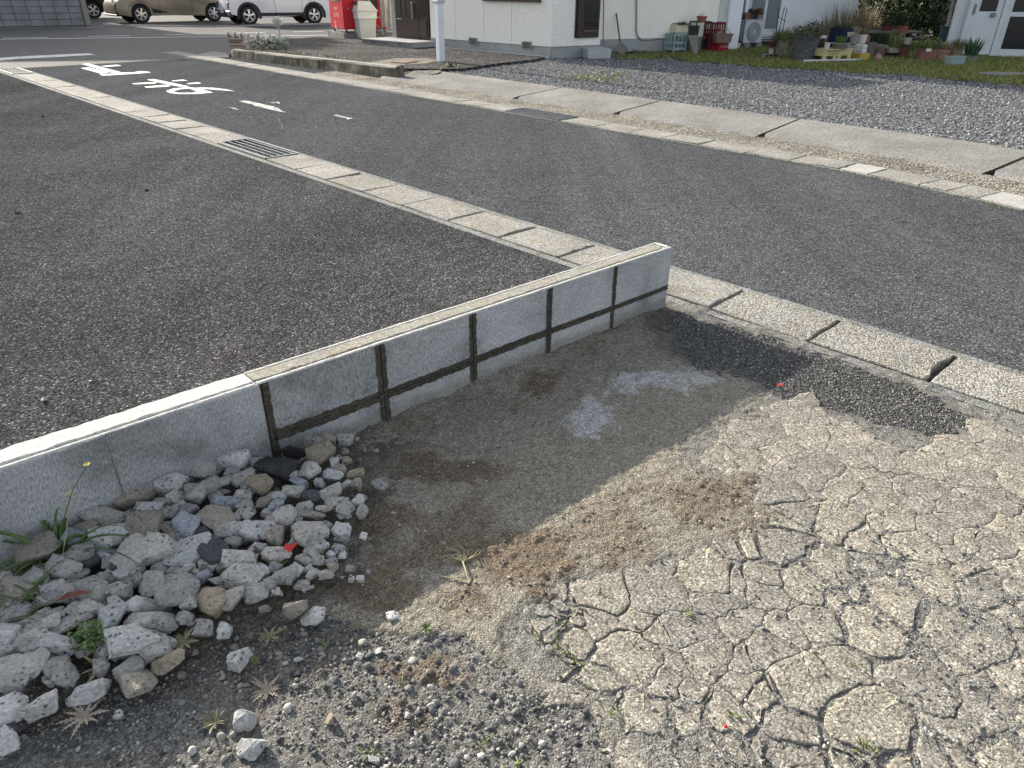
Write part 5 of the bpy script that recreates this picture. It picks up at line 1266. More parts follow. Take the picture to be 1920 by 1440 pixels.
wbox(MB(), wsx0 - .02, wsx1 + .08, OB + .01, OB + .10, wzs - .16, wzs - .02, .005).build('window_ledge', M_alu, house)
for k in range(2): wbox(MB(), wsx0, wsx1 + .05, OB + .102, OB + .112, wzs - .14 + .05 * k, wzs - .125 + .05 * k).build('ledge_groove', M_dark, house)
wbox(MB(), wsx0 + .2, wsx1 + .12, OB - .05, OB + .16, max(.2, wzs - .34), wzs - .18, .005).build('deck_beam', plain('weathered_beam', (.23, .21, .18), .85, .2, 4), house)
dpx = WBs(1388, 40)[0]; MB().tube([wp(dpx, OB + .06, .05), wp(dpx, OB + .06, HW)], .035, 10).build('downpipe', M_pipe, house, smooth=True)
# roofs
ov = .15
MB().prism([hp(-.15, .15, 0)[:2], hp(sL, .15, 0)[:2], hp(sL, -5, 0)[:2], rp(RL, -.5, 0)[:2], rp(RL, .15, 0)[:2]], HB, HB + .12).build('roof', M_roof, house)
MB().prism([wp(sA - .3, .3, 0)[:2], wp(sE + .3, .3, 0)[:2], wp(sE + .3, -5.5, 0)[:2], wp(sA - .3, -5.5, 0)[:2]], HW, HW + .16).build('roof', M_roof, house)
MB().prism([hp(sL, -.1, 0)[:2], hp(sL, -5, 0)[:2], hp(sL - .15, -5, 0)[:2], hp(sL - .15, -.1, 0)[:2]], 0, HB - .01).build('wall', M_stucco, house)
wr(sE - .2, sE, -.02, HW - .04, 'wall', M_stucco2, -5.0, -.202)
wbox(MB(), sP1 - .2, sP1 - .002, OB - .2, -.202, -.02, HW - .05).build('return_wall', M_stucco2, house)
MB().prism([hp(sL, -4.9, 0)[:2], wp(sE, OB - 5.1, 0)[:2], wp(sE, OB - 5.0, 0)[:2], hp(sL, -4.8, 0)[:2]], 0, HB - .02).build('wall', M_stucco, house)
# cable conduit bent along the wall foot
c_ = [Ws(*p) for p in ((1192, -20), (1192, 30), (1191.5, 55), (1194, 68), (1201, 74), (1212, 75), (1232, 72), (1262, 73), (1300, 76))]
MB().tube([wp(s, .03, z) for s, z in c_], .016, 8).build('conduit', plain('grey_conduit', (.28, .27, .26), .6), house, smooth=True)
c_ = [Rs(1131, -10), Rs(1129.5, 87)]; MB().tube([rp(s, .02, z) for s, z in c_], .012, 6).build('conduit', M_pipe, house)

# concrete step below the small window
a, b_, c_ = G(1074, 101), G(1102.5, 110), G(1145, 109); d_ = a + c_ - b_; hs = hgt(b_, 1102.5, 92.5)
t = thing('concrete_step', 'pale concrete step block against the wall under the small brown window', 'step', (b_[0], b_[1], 0))
MB().prism([(p[0] - b_[0], p[1] - b_[1]) for p in (a, b_, c_, d_)], 0, GZ + hs).build('block', plain('step_concrete', (.42, .45, .46), .9, .12, 2, .2), t)
# shovel leaning on the wall
b0 = G(1166, 103); s_, z_ = Ws(1154, 25); top = np.array([W1[0] + WDr[0] * s_ + Wn[0] * .03, W1[1] + WDr[1] * s_ + Wn[1] * .03, z_])
t = thing('shovel', 'old shovel with rusty blade and thin dark handle leaning on the white wall', 'shovel', tuple(b0))
tl = top - b0; MB().tube([(tl * .24).tolist(), tl.tolist()], .016, 8).build('handle', plain('dark_handle', (.09, .08, .075), .7), t)
ux = np.array([*WDr, 0]); un = tl / np.linalg.norm(tl); hw = mpp(b0) * 15
V = [(-ux * hw * .15).tolist(), (-ux * hw + un * hw * .55).tolist(), (-ux * hw * .8 + un * hw * .9).tolist(), (un * hw * 1.6).tolist(), (ux * hw * .8 + un * hw * .9).tolist(), (ux * hw + un * hw * .55).tolist(), (ux * hw * .15).tolist()]
nb = np.cross(ux, un); MB().add(V + [(np.array(v) + nb * .02).tolist() for v in V], [tuple(range(7)), tuple(range(7, 14))[::-1]] + [(k, (k + 1) % 7, 7 + (k + 1) % 7, 7 + k) for k in range(7)]).build('shovel_blade', plain('rusted_blade', (.16, .15, .14), .7, .3, 9), t)

# ------------------------------------------------------------------ gravel yard and lawn
M_gbase = speckle_mat('crushed_stone', [(0, .05), (.4, .1), (.8, .17), (1, .3)], agg=38, patch=.6, patch_amt=.2, bump=1.0, bdist=.02, tint=(.9, .97, 1.1))
gpoly = [rg(s, 1.84) for s in np.linspace(aj[0] + .1, _cum[-1] - 1, 60)]
ypoly = gpoly + [(14, 6), (24, 22), (6, 30), tuple(C0[:2] + RD * 2), tuple(C0[:2] + FN * -.1), g2(1000, 112, GZ), g2(866, 129.5, GZ)]
sheet('gravel_yard', ypoly, GZ - .004, M_gbase)
GRASSP = [(1148, 104), (1160, 112), (1250, 110), (1300, 116), (1400, 124), (1500, 131), (1600, 137), (1700, 141), (1800, 152), (1920, 163), (2100, 175), (2100, 60), (1620, -5), (1150, 60)]
n = 52000; X, Y = r_.uniform(-1.5, 9.5, n), r_.uniform(4.2, 17.5, n); px, py = pxm(X, Y, GZ)
ing = inpoly(px + 14 * fbm(X, Y, 2, 3, 71), py + 5 * fbm(X, Y, 2, 3, 72), GRASSP)
k = inpoly(X, Y, ypoly) & ~ing & (px > 700) & (px < 2150) & (((X - C0[0]) * FN[0] + (Y - C0[1]) * FN[1] > .02) | (X > C0[0]))
sz = .009 + .008 * r_.random(k.sum()) ** 1.5
M_crush = stone_stuff_mat('crushed_stones', [(0, (.08, .085, .1)), (.3, (.16, .17, .185)), (.65, (.27, .28, .29)), (.9, (.37, .375, .375)), (1, (.48, .48, .47))])
scatter('gravel', np.stack([X[k], Y[k], np.full(k.sum(), GZ - .004)], 1), sz, M_crush, PS1, 41, flat=(.55, .95), label='blue-grey crushed stone covering the yard in front of the house')
M_soil = speckle_mat('lawn_soil', [(0, .035), (.5, .06), (1, .1)], agg=30, patch=.8, patch_amt=.3, tint=(.9, 1, .6))
sheet('lawn', [g2(x, y, GZ) for x, y in GRASSP[1:11]] + [(22, 17), (22, 34), (8, 34), tuple(W1[:2] + WDr * 2)], GZ + .001, M_soil)
M_grass = mat('lawn_grass', rough=.7, spec=.2); _N = NT(M_grass); _g = _N.n('ShaderNodeNewGeometry')
_c = _N.ramp(_g.outputs['Random Per Island'], [(0, (.10, .14, .022)), (.5, (.19, .23, .045)), (.85, (.29, .3, .09)), (1, (.42, .39, .2))])
_N._co = _g.outputs['Position']; _N.color(_N.mix(_N.ramp(_N.noise(.9, 4), [(.45, 0), (.7, .5)]), _c, (.27, .24, .08)))
def blades(n, inside, hmin, hmax, wd, seed, zb=GZ):
    r = np.random.default_rng(seed); X, Y = r.uniform(-.5, 13, n), r.uniform(11, 24, n); px, py = pxm(X, Y, zb)
    k = inside(X, Y, px, py, r.random(n)); X, Y = X[k], Y[k]; m_ = len(X); a = r.uniform(0, 2 * np.pi, m_); h = r.uniform(hmin, hmax, m_); ln = r.normal(0, .5, (m_, 2)) * h[:, None]
    w_ = wd * r.uniform(.6, 1.4, m_); dx, dy = np.cos(a) * w_, np.sin(a) * w_
    V = np.stack([np.stack([X - dx, Y - dy, np.full(m_, zb)], 1), np.stack([X + dx, Y + dy, np.full(m_, zb)], 1), np.stack([X + ln[:, 0], Y + ln[:, 1], zb + h], 1)], 1).reshape(-1, 3)
    return V, np.arange(m_ * 3).reshape(-1, 3)
V, F = blades(150000, lambda X, Y, px, py, u: inpoly(px + 12 * fbm(X, Y, 3, 3, 81), py + 4 * fbm(X, Y, 3, 3, 82), GRASSP) & (px > 1100) & (px < 2000) & ((X - W1[0]) * Wn[0] + (Y - W1[1]) * Wn[1] > -.2) & (u < .55 + .5 * sstep(100, 125, py)), .015, .055, .008, 51)
tag(mesh_np('grass', V, F, M_grass), label='short mossy lawn grass in front of the garden clutter', kind='stuff')
V2, F2 = blades(60000, lambda X, Y, px, py, u: (((px - 1120) / 75) ** 2 + ((py - 146) / 11) ** 2 + .8 * fbm(X, Y, 4, 3, 84) < .7) & (u < .9), .02, .05, .008, 52)
tag(mesh_np('grass', V2, F2, leafmat('yard_moss', (.2, .22, .06), (.32, .32, .1))), label='yellow-green weeds sprouting through the sunlit gravel', kind='stuff')
t = thing('grass_clump', 'green grass clump at the foot of the white post', 'grass clump', tuple(G(842, 127, .08))); mb = MB()
for k in range(90): a = rnd.random() * 6.28; blade(mb, (rnd.gauss(0, .09), rnd.gauss(0, .05), 0), (math.cos(a), math.sin(a)), rnd.uniform(.04, .12), .012, rnd.uniform(.05, .16), .05, 4)
mb.build('leaf_blades', M_blade, t, fix=False)
t = thing('weed_clump', 'green weed clump growing around the shovel blade', 'weeds', tuple(G(1170, 100))); mb = MB()
for k in range(260): a = rnd.random() * 6.28; blade(mb, (rnd.gauss(.15, .28), rnd.gauss(0, .1), 0), (math.cos(a), math.sin(a)), rnd.uniform(.04, .14), .016, rnd.uniform(.04, .14), .05, 4)
mb.build('leaf_blades', M_blade, t, fix=False)
P = G(1880, 141); t = thing('stone_slab', 'flat pale stone slab lying on the lawn at the right picture edge', 'slab', tuple(P)); MB().cbox((0, 0, .015), (.72, .34, .05), .012, .15).build('slab', M_apron, t)
# ------------------------------------------------------------------ garden things: pots, crates, planters
PM = {}
def pm(name, c, rough=.6, var=.14, dirt=(.12, .11, .09), amt=.45, sc=7):
    if name not in PM: PM[name] = plain(name, c, rough, var, sc, .15, dirt=dirt, dirt_amt=amt)
    return PM[name]
TERRA = pm('terracotta', (.30, .115, .075)); DTERRA = pm('dark_terracotta', (.17, .065, .045)); PINK = pm('pink_clay', (.36, .2, .165)); BROWNP = pm('brown_plastic', (.13, .085, .07)); MAUVE = pm('mauve_plastic', (.2, .135, .12))
GREYP = pm('grey_pot', (.23, .22, .2)); WHITEP = pm('white_pot', (.58, .58, .55)); CREAM = pm('cream_foam', (.62, .59, .42), .8, .06); NAVY = pm('navy_glaze', (.012, .018, .05), .35, .1, (.02, .02, .04)); BLUEG = pm('pale_blue_plastic', (.3, .4, .4))
YEL = pm('yellow_plastic', (.46, .42, .2), .55); REDP = pm('red_crate_plastic', (.34, .018, .022), .5); DRED = pm('dark_red_crate', (.16, .015, .015), .55); OLIVEP = pm('olive_plastic', (.16, .17, .12)); TEALP = pm('teal_plastic', (.03, .09, .1)); BLUEP = pm('blue_plastic', (.05, .14, .28)); BLACKP = pm('black_plastic', (.025, .026, .028)); STONE = speckle_mat('granite', [(0, .06), (.4, .10), (.8, .14), (1, .24)], agg=90, patch=2, patch_amt=.25, bump=.7, bdist=.006, tint=(.92, .97, 1.05))
WOODG = pm('weathered_board', (.2, .185, .165), .9, .25); METAL = pm('dull_metal', (.3, .31, .32), .5); SOILM = M_soil
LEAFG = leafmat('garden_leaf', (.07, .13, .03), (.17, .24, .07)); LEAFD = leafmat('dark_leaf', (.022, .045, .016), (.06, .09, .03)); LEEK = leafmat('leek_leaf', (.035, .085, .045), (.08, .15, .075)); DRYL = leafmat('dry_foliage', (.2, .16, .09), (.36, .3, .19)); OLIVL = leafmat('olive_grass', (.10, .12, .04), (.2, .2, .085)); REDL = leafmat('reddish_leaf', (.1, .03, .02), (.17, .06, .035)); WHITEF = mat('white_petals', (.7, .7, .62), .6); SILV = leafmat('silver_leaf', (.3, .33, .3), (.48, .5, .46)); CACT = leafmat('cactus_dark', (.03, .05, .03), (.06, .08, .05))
def plant(root, kind, r, h, z0, seed=0, name='foliage'):
    """leaves growing from a disc of radius r at height z0 up to height h"""
    q = random.Random(seed + 5); mb = MB(); m = LEAFG
    if kind in ('grass', 'leek', 'drygrass', 'olive'):
        m = {'grass': LEAFG, 'leek': LEEK, 'drygrass': DRYL, 'olive': OLIVL}[kind]
        for k in range(int({'leek': 150, 'grass': 120, 'drygrass': 130, 'olive': 130}[kind] * (1 + 3 * max(0, h - .3)))):
            a = q.random() * 6.28; rr = r * math.sqrt(q.random()); b_ = (rr * math.cos(a), rr * math.sin(a), z0); a2 = a + q.uniform(-.8, .8); H_ = h * q.uniform(.45, 1.05); out = H_ * q.uniform(.1, .55)
            blade(mb, b_, (math.cos(a2), math.sin(a2)), out + .01, .018 if kind != 'leek' else .022, H_ * 1.25, H_ * q.uniform(.1, .4), 5)
    elif kind in ('leafy', 'dark', 'red', 'silver'):
        m = {'leafy': LEAFG, 'dark': LEAFD, 'red': REDL, 'silver': SILV}[kind]
        for k in range(int(150 + 260 * min(1.5, r / .3))):
            a, rr, zz = q.random() * 6.28, math.sqrt(q.random()), q.random(); rr *= r * (1.25 - .5 * abs(zz - .4)); b_ = (rr * math.cos(a), rr * math.sin(a), z0 + h * zz * .9)
            a2 = a + q.uniform(-1, 1); L = q.uniform(.5, 1) * min(.12, max(.045, h * .34)); blade(mb, b_, (math.cos(a2), math.sin(a2)), L, L * .52, q.uniform(-.02, .07), q.uniform(0, .04), 3)
    elif kind == 'twigs':
        m = DRYL
        for k in range(26):
            a = q.random() * 6.28; rr = r * q.random(); H_ = h * q.uniform(.5, 1.1); x, y = rr * math.cos(a), rr * math.sin(a); mb.tube([(x, y, z0), (x * 1.4, y * 1.4, z0 + H_ * .6), (x * 2.0 + q.uniform(-.03, .03), y * 2, z0 + H_)], .004, 4, .002)
    elif kind == 'cactus':
        m = CACT
        for k in range(5): a = k * 1.3; x, y = r * .5 * math.cos(a), r * .5 * math.sin(a); mb.tube([(x, y, z0), (x * 1.1, y, z0 + h * q.uniform(.5, 1))], .022, 7, .016)
    elif kind == 'daffodil':
        m = LEEK
        for k in range(60):
            a = q.random() * 6.28; rr = r * math.sqrt(q.random()); blade(mb, (rr * math.cos(a), rr * math.sin(a), z0), (math.cos(a), math.sin(a)), h * .3, .014, h * q.uniform(.8, 1.3), h * .3, 5)
    o = mb.build(name, m, root, fix=False)
    return o
def flowers(root, pts, s=.035):
    mb = MB()
    for (x, y, z) in pts:
        for k in range(7): a = k * .9; blade(mb, (x, y, z), (math.cos(a), math.sin(a)), s, s * .7, s * .5, s * .2, 3)
    return mb.build('flower', WHITEF, root, fix=False)
def at(px, py, z=GZ): return gp(px, py, z)
def pot(name, label, cat, x0, x1, y0, y1, m, z=GZ, taper=.72, square=False, rim=.08, pl=None, depth=1.0, rz=0.0, soil=True, group=None, plr=.8):
    """a planter seen between photo columns x0..x1 and rows y0 (top) .. y1 (foot), standing on level z"""
    xc = (x0 + x1) / 2; P = at(xc, y1, z); R = (x1 - x0) / 2 * mpp(P)
    fwd = P - EYE; fwd[2] = 0; fwd /= np.linalg.norm(fwd); P = P + fwd * R * (taper if not square else taper * depth) * .8
    H_ = max(.04, hgt(P, xc, y0)); t = thing(name, label, cat, tuple(P), rz, group)
    if not square:
        MB().lathe([(0, 0), (R * taper, 0), (R * (taper + .9) / 1.9, H_ * .5), (R * .94, H_ * (1 - rim)), (R, H_ * (1 - rim)), (R, H_), (R * .88, H_), (R * .85, H_ * .86), (0, H_ * .86)], 24).build('pot', m, t, smooth=True)
        if soil: MB().lathe([(0, H_ * .9), (R * .85, H_ * .875)], 16).build('soil', SOILM, t)
    else:
        D = R * depth; a, b_ = R * taper, D * taper; rr_ = [(a, b_, 0), ((a + R * .94) / 2, (b_ + D * .94) / 2, H_ * .5), (R * .93, D * .93, H_ * (1 - rim)), (R, D, H_ * (1 - rim)), (R, D, H_), (R * .88, D * .85, H_), (R * .86, D * .83, H_ * .85)]
        V, F = [], []
        for (x, y, zz) in rr_:
            c = min(x, y) * .18
            V += [(-x + c, -y, zz), (x - c, -y, zz), (x, -y + c, zz), (x, y - c, zz), (x - c, y, zz), (-x + c, y, zz), (-x, y - c, zz), (-x, -y + c, zz)]
        for i in range(len(rr_) - 1): F += [(i * 8 + k, i * 8 + (k + 1) % 8, i * 8 + 8 + (k + 1) % 8, i * 8 + 8 + k) for k in range(8)]
        F += [tuple(range(8))[::-1]]; MB().add(V, F).build('pot', m, t)
        if soil: MB().box((0, 0, H_ * .86), (R * 1.7, D * 1.64, H_ * .06)).build('soil', SOILM, t)
    if pl: plant(t, pl[0], R * plr, hgt(P, xc, pl[1]) - H_ * .85, H_ * .85, int(x0 * 7))
    t['top'] = P[2] + H_
    return t, P, R, H_
def boxat(name, label, cat, xl, xm, xr, y0, ym, m, z=GZ, ch=.01, lid=None, build=True):
    """a box whose near upright edge stands at column xm with foot row ym; xl and xr are its left and right corners, y0 the top of the near edge"""
    P = at(xm, ym, z); s = mpp(P); H_ = hgt(P, xm, y0)
    a = .75; wl_, wr_ = (xm - xl) * s / math.cos(a), (xr - xm) * s / math.sin(a) * .98
    wl_ = max(.05, wl_); wr_ = max(.05, wr_); view = math.atan2(P[1] - EYE[1], P[0] - EYE[0]) - math.pi / 2
    t = thing(name, label, cat, tuple(P), view)
    c, s_ = math.cos(a), math.sin(a)
    el, er = Vector((-c, s_, 0)), Vector((s_, c, 0))          # along the left and the right faces
    t['hh'] = H_
    if build:
        M = Matrix((er, -el if False else el, Vector((0, 0, 1)))).transposed()
        MB().cbox(er * wr_ / 2 + el * wl_ / 2 + Vector((0, 0, H_ / 2)), (wr_, wl_, H_), ch, M=M).build('body', m, t)
    return t, P, H_, el * wl_, er * wr_
def slat_crate(t, H_, L, R_, m, rows=2, cols=3, part='side', legs=0.0):
    """four crate walls of bars with openings, a floor and corner posts"""
    L, R_ = Vector(L), Vector(R_)
    cor = [Vector((0, 0, 0)), R_, R_ + L, L]
    for a, c in zip(cor, cor[1:] + cor[:1]):
        d = c - a; w = d.length; mb = MB(); up = Vector((0, 0, 1)); b0 = legs * H_
        for z in [b0 + .02] + [b0 + (H_ - b0) * (k + 1) / rows - .02 for k in range(rows)]: mb.bar(a + up * z, c + up * z, .02, .045)
        for k in range(cols + 1):
            p = a + d * k / cols
            mb.bar(p + up * (0 if k in (0, cols) else b0), p + up * H_, .035 if k in (0, cols) else .022, .022, up=d.normalized())
        mb.build('crate_side', m, t)
    mb = MB(); c = (R_ + L) / 2 + Vector((0, 0, .03 + legs * H_)); mb.add([a + Vector((0, 0, .03 + legs * H_)) for a in cor] + [a + Vector((0, 0, .05 + legs * H_)) for a in cor], [(0, 1, 2, 3), (4, 5, 6, 7), (0, 1, 5, 4), (1, 2, 6, 5), (2, 3, 7, 6), (3, 0, 4, 7)]); mb.build('crate_floor', m, t)

# pale blue-green slatted crate with the cream foam box of soil on it
t, P, H_, L, R_ = boxat('slatted_crate', 'pale blue-green slatted crate standing by the white wall under the cream box', 'crate', 1246, 1262, 1284, 63, 99, BLUEG, build=False); slat_crate(t, H_, L, R_, BLUEG, 2, 3, legs=.12)
zc = P[2] + H_
t, P, H_, L, R_ = boxat('foam_box', 'cream foam box with soil and sprouts on top of the blue-green crate', 'box', 1240.5, 1267.5, 1291.5, 46, 62, CREAM, zc); 
cc = (Vector(L) + Vector(R_)) / 2; MB().box((*cc[:2], H_ + .005), (.34, .5, .02), M=Matrix.Rotation(.8, 3, 'Z')).build('soil', SOILM, t); q = MB()
for k in range(60): a = rnd.random() * 6.28; blade(q, (cc.x + rnd.uniform(-.2, .2), cc.y + rnd.uniform(-.14, .14), H_), (math.cos(a), math.sin(a)), .06, .03, rnd.uniform(.02, .09), .02, 3)
q.build('foliage', LEAFD, t, fix=False)
# dark pot and leaning board
t, P, R, H_ = pot('black_tub', 'black plastic tub on a grey stand right of the cream box', 'tub', 1289.5, 1309, 48, 66, BLACKP, GZ + .42, .85, True, .1)
t2, P2, H2, L2, R2 = boxat('grey_stand', 'dim grey stand holding the black tub beside the blue-green crate', 'stand', 1284, 1294, 1306, 66, 97, GREYP); 
b0 = at(1304, 101); t = thing('leaning_board', 'weathered grey board leaning in front of the black tub', 'board', tuple(b0), 0)
tp = wallpt(1298, 63, b0 + np.array([0, .35, 0]), (1, 0)) - b0; w_ = mpp(b0) * 9
MB().add([(-w_ * .45, 0, 0), (w_ * .6, 0, 0), (tp[0] + w_, tp[1], tp[2]), (tp[0] - w_ * 1.0, tp[1], tp[2])] + [(-w_ * .45, .03, 0), (w_ * .6, .03, 0), (tp[0] + w_, tp[1] + .03, tp[2]), (tp[0] - w_ * 1.0, tp[1] + .03, tp[2])], [(0, 1, 2, 3), (7, 6, 5, 4), (0, 4, 5, 1), (1, 5, 6, 2), (2, 6, 7, 3), (3, 7, 4, 0)]).build('board', WOODG, t)
# black metal stand with a terracotta pot
b0 = at(1312, 97); s = mpp(b0); hh = hgt(b0, 1312, 41); t = thing('plant_stand', 'tall thin black metal stand carrying a small terracotta pot', 'stand', tuple(b0), .25); w_, d_ = s * 15, .26
for x in (-w_, w_):
    for y in (-.05, d_): MB().bar((x, y, 0), (x, y, hh), .022).build('leg', BLACKP, t)
mb = MB(); [mb.bar((-w_, y, hh), (w_, y, hh), .025) for y in (-.05, d_)]; [mb.bar((x, -.05, hh), (x, d_, hh), .025) for x in (-w_, w_)]; [mb.bar((-w_, y, hh), (w_, y, hh), .01) for y in (.03, .1, .18)]; mb.build('top', BLACKP, t)
t, P, R, H_ = pot('clay_pot', 'small terracotta pot with a white scrap in it on the black metal stand', 'pot', 1305, 1325, 30, 41.5, TERRA, b0[2] + hh, .7, False, .2)
MB().lathe([(0, H_ * 1.5), (R * .4, H_ * 1.45), (R * .55, H_ * 1.0), (0, H_ * .95)], 9).build('white_scrap', WHITEP, t)
t, P, R, H_ = pot('black_pot', 'low black pot on the grass under the metal stand', 'pot', 1306, 1323, 73, 94, BLACKP, GZ, .85)
# red bottle crates
t, P, H_, L, R_ = boxat('bottle_crate', 'dark red tall bottle crate against the grey return wall', 'crate', 1318, 1335, 1353, 42, 95.5, DRED, build=False); slat_crate(t, H_, L, R_, DRED, 4, 4)
MB().cbox((Vector(L) + Vector(R_)) / 2 + Vector((0, 0, H_ * .32)), (Vector(R_).length * .96, Vector(L).length * .96, H_ * .6), .01, M=Matrix((Vector(R_).normalized(), Vector(L).normalized(), Vector((0, 0, 1)))).transposed()).build('lower_wall', DRED, t)
t, P, H_, L, R_ = boxat('bottle_crate', 'bright red low bottle crate with pale lettering under the brown planter', 'crate', 1331, 1346, 1365, 80, 97, REDP)
M_letter = mat('pale_print', (.7, .55, .52), .6)
def lettering(root, txt, org, ux, size, m, nrm, name='lettering', squash=1.0):
    """flat printed words on a face: built from the default font, laid just proud of the surface"""
    cu = bpy.data.curves.new(name, 'FONT'); cu.body = txt; cu.size = size; cu.extrude = .0008; cu.align_x = 'CENTER'; cu.align_y = 'CENTER'; cu.resolution_u = 1
    tmp = bpy.data.objects.new('tmp', cu); COL.objects.link(tmp); dg = bpy.context.evaluated_depsgraph_get(); me = bpy.data.meshes.new_from_object(tmp.evaluated_get(dg)); bpy.data.objects.remove(tmp)
    ux, nrm = Vector(ux).normalized(), Vector(nrm).normalized(); uy = nrm.cross(ux); M = Matrix((ux * squash, uy, nrm)).transposed().to_4x4(); M.translation = Vector(org) + nrm * .003
    me.transform(M); me.name = name; me.materials.clear(); o = link_mesh(name, me, m, root); return o
rn = Vector((Vector(R_).y, -Vector(R_).x, 0)).normalized(); lettering(t, 'COLA', Vector(R_) * .52 + Vector((0, 0, H_ * .55)), R_, H_ * .45, M_letter, rn)
t, P, R, H_ = pot('long_planter', 'brown long planter with a wire handle on the bright red crate', 'planter', 1334, 1372, 63, 80.5, MAUVE, P[2] + H_, .8, True, .12, depth=.45, rz=.25)
MB().tube([(-R * .5, 0, H_), (-R * .1, 0, H_ * 1.45), (R * .35, 0, H_ * 1.6), (R * .7, 0, H_ * 1.3), (R * .8, 0, H_)], .008, 6).build('handle', METAL, t)
# outdoor unit of the air conditioner
b0 = at(1397, 89.5); b1 = at(1427, 88); t = thing('air_conditioner', 'white air conditioner outdoor unit with round fan grille under the window', 'air conditioner', tuple(b0), math.atan2(*(WDr[::-1])) if False else math.atan2(WDr[1], WDr[0]))
s = mpp(b0); Wd, Hh = .80, hgt(b0, 1400, 38.5) - .10; Dp = .30; z0 = .10
Wd = float(np.linalg.norm((wallpt(1431, 60, b0, WDr) - wallpt(1396.5, 60, b0, WDr))[:2])); x0_ = float((wallpt(1396.5, 60, b0, WDr) - b0)[:2] @ WDr)
M_ac = plain('ac_casing', (.5, .52, .54), .5, .06, 4, dirt=(.3, .29, .26), dirt_amt=.3); M_grille = plain('ac_grille', (.16, .17, .18), .5)
MB().cbox((x0_ + Wd / 2, Dp / 2, z0 + Hh / 2), (Wd, Dp, Hh), .015).build('casing', M_ac, t)
MB().cbox((x0_ + Wd / 2, Dp / 2, z0 + Hh + .008), (Wd + .02, Dp + .02, .02), .006).build('lid', M_ac, t)
fx, fz, fr = x0_ + Wd * .48, z0 + Hh * .5, Hh * .44; RX = Matrix.Rotation(math.pi / 2, 3, 'X')
g = MB().lathe([(0, 0), (fr, 0), (fr, .012), (0, .012)], 36, (fx, -.001, fz), RX).build('fan_grille', M_grille, t)
mb = MB()
for k in range(1, 9): mb.lathe([(fr * k / 8.5 - .003, .014), (fr * k / 8.5 + .003, .014), (fr * k / 8.5 + .003, .022), (fr * k / 8.5 - .003, .022)], 32, (fx, 0, fz), RX, close=True)
for k in range(20): a = k * math.pi / 10; mb.bar((fx + .03 * math.cos(a), -.018, fz + .03 * math.sin(a)), (fx + fr * math.cos(a + .25), -.018, fz + fr * math.sin(a + .25)), .004)
mb.build('grille_wires', M_ac, g); MB().lathe([(0, 0), (fr * .16, 0), (fr * .16, .026), (0, .026)], 16, (fx, 0, fz), RX).build('fan_hub', M_ac, g)
mb = MB()
for i in range(9):
    for j in range(3): mb.box((x0_ - .001, Dp * (.2 + .27 * j), z0 + Hh * (.07 + .105 * i)), (.006, Dp * .17, Hh * .06))
mb.build('side_vents', M_vdark, t)
for x in (x0_ + .1, x0_ + Wd - .1): MB().cbox((x, Dp / 2, .05), (.16, .38, .1), .006).build('foot_block', GREYP, t)
acz = b0[2] + z0 + Hh + .02
pot('clay_pot', 'terracotta pot with dark cactus standing on the air conditioner', 'pot', 1398, 1411.5, 24.5, 36, TERRA, acz, .75, False, .2, ('cactus', 13))
pot('grey_pot', 'small grey pot with reddish withered plant on the air conditioner', 'pot', 1418, 1426, 26, 36.5, GREYP, acz, .85, False, .1, ('red', 15), plr=1.6)
pot('black_pot', 'black pot between the two plants on the air conditioner', 'pot', 1411, 1418.5, 25, 36.5, BLACKP, acz, .85, False, .1, ('red', 18), plr=1.2)
pot('black_pot', 'small black pot with dark stems at the air conditioner\'s left top corner', 'pot', 1388, 1398, 31, 37, BLACKP, acz, .8, False, .1, ('cactus', 22), plr=1.2)
pot('white_pot', 'small white pot on the grass at the pilaster\'s foot', 'pot', 1377, 1387.5, 80, 90, WHITEP, GZ, .8, False, .1, ('dark', 76))
pot('blue_tray', 'dark blue oblong tub lying under the air conditioner', 'tub', 1387.5, 1400, 81, 89, NAVY, GZ, .85, True, .2, depth=.5)
t, P, R, H_ = pot('stone_ornament', 'small pale stone ornament in front of the air conditioner foot', 'ornament', 1401, 1408, 84, 88.5, GREYP, GZ, .9, soil=False); MB().lathe([(R * .7, H_), (R * .55, H_ * 1.5), (R * .8, H_ * 1.9), (R * .5, H_ * 2.5), (0, H_ * 2.8)], 12).build('upper_part', GREYP, t, smooth=True)
# block with two pots and the pot behind with trellis sticks
t, P, H_, L, R_ = boxat('hollow_block', 'hollow concrete block lying on the grass under two small pots', 'block', 1428.5, 1431, 1459, 101.5, 109, pm('block_grey', (.25, .25, .24), .9), ch=.006); Rv = Vector(R_); n_ = Vector((Rv.y, -Rv.x, 0)).normalized()
for k in range(3): MB().cbox(Rv * (.2 + .3 * k) + n_ * .001 + Vector((0, 0, H_ * .5)), (Rv.length * .17, .006, H_ * .6), .002, M=Matrix.Rotation(math.atan2(Rv.y, Rv.x), 3, 'Z')).build('hole', M_vdark, t)
zb_ = P[2] + H_
pot('white_pot', 'small ribbed greyish-white pot on the hollow concrete block', 'pot', 1439.5, 1451, 88.5, 101.5, pm('greyish_white', (.42, .42, .4)), zb_, .75, False, .12, ('red', 78), plr=1.1)
pot('brown_pot', 'square grey-brown pot on the hollow concrete block\'s right end', 'pot', 1451.5, 1466.5, 89, 102, pm('grey_brown', (.19, .165, .14)), zb_, .8, True, .12)
t, P, R, H_ = pot('square_planter', 'tall square grey-brown planter with trellis canes behind the hollow block', 'planter', 1455.5, 1473, 76, 101, pm('grey_brown', (.19, .165, .14)), GZ, .85, True, .1, ('olive', 52), plr=1.2)
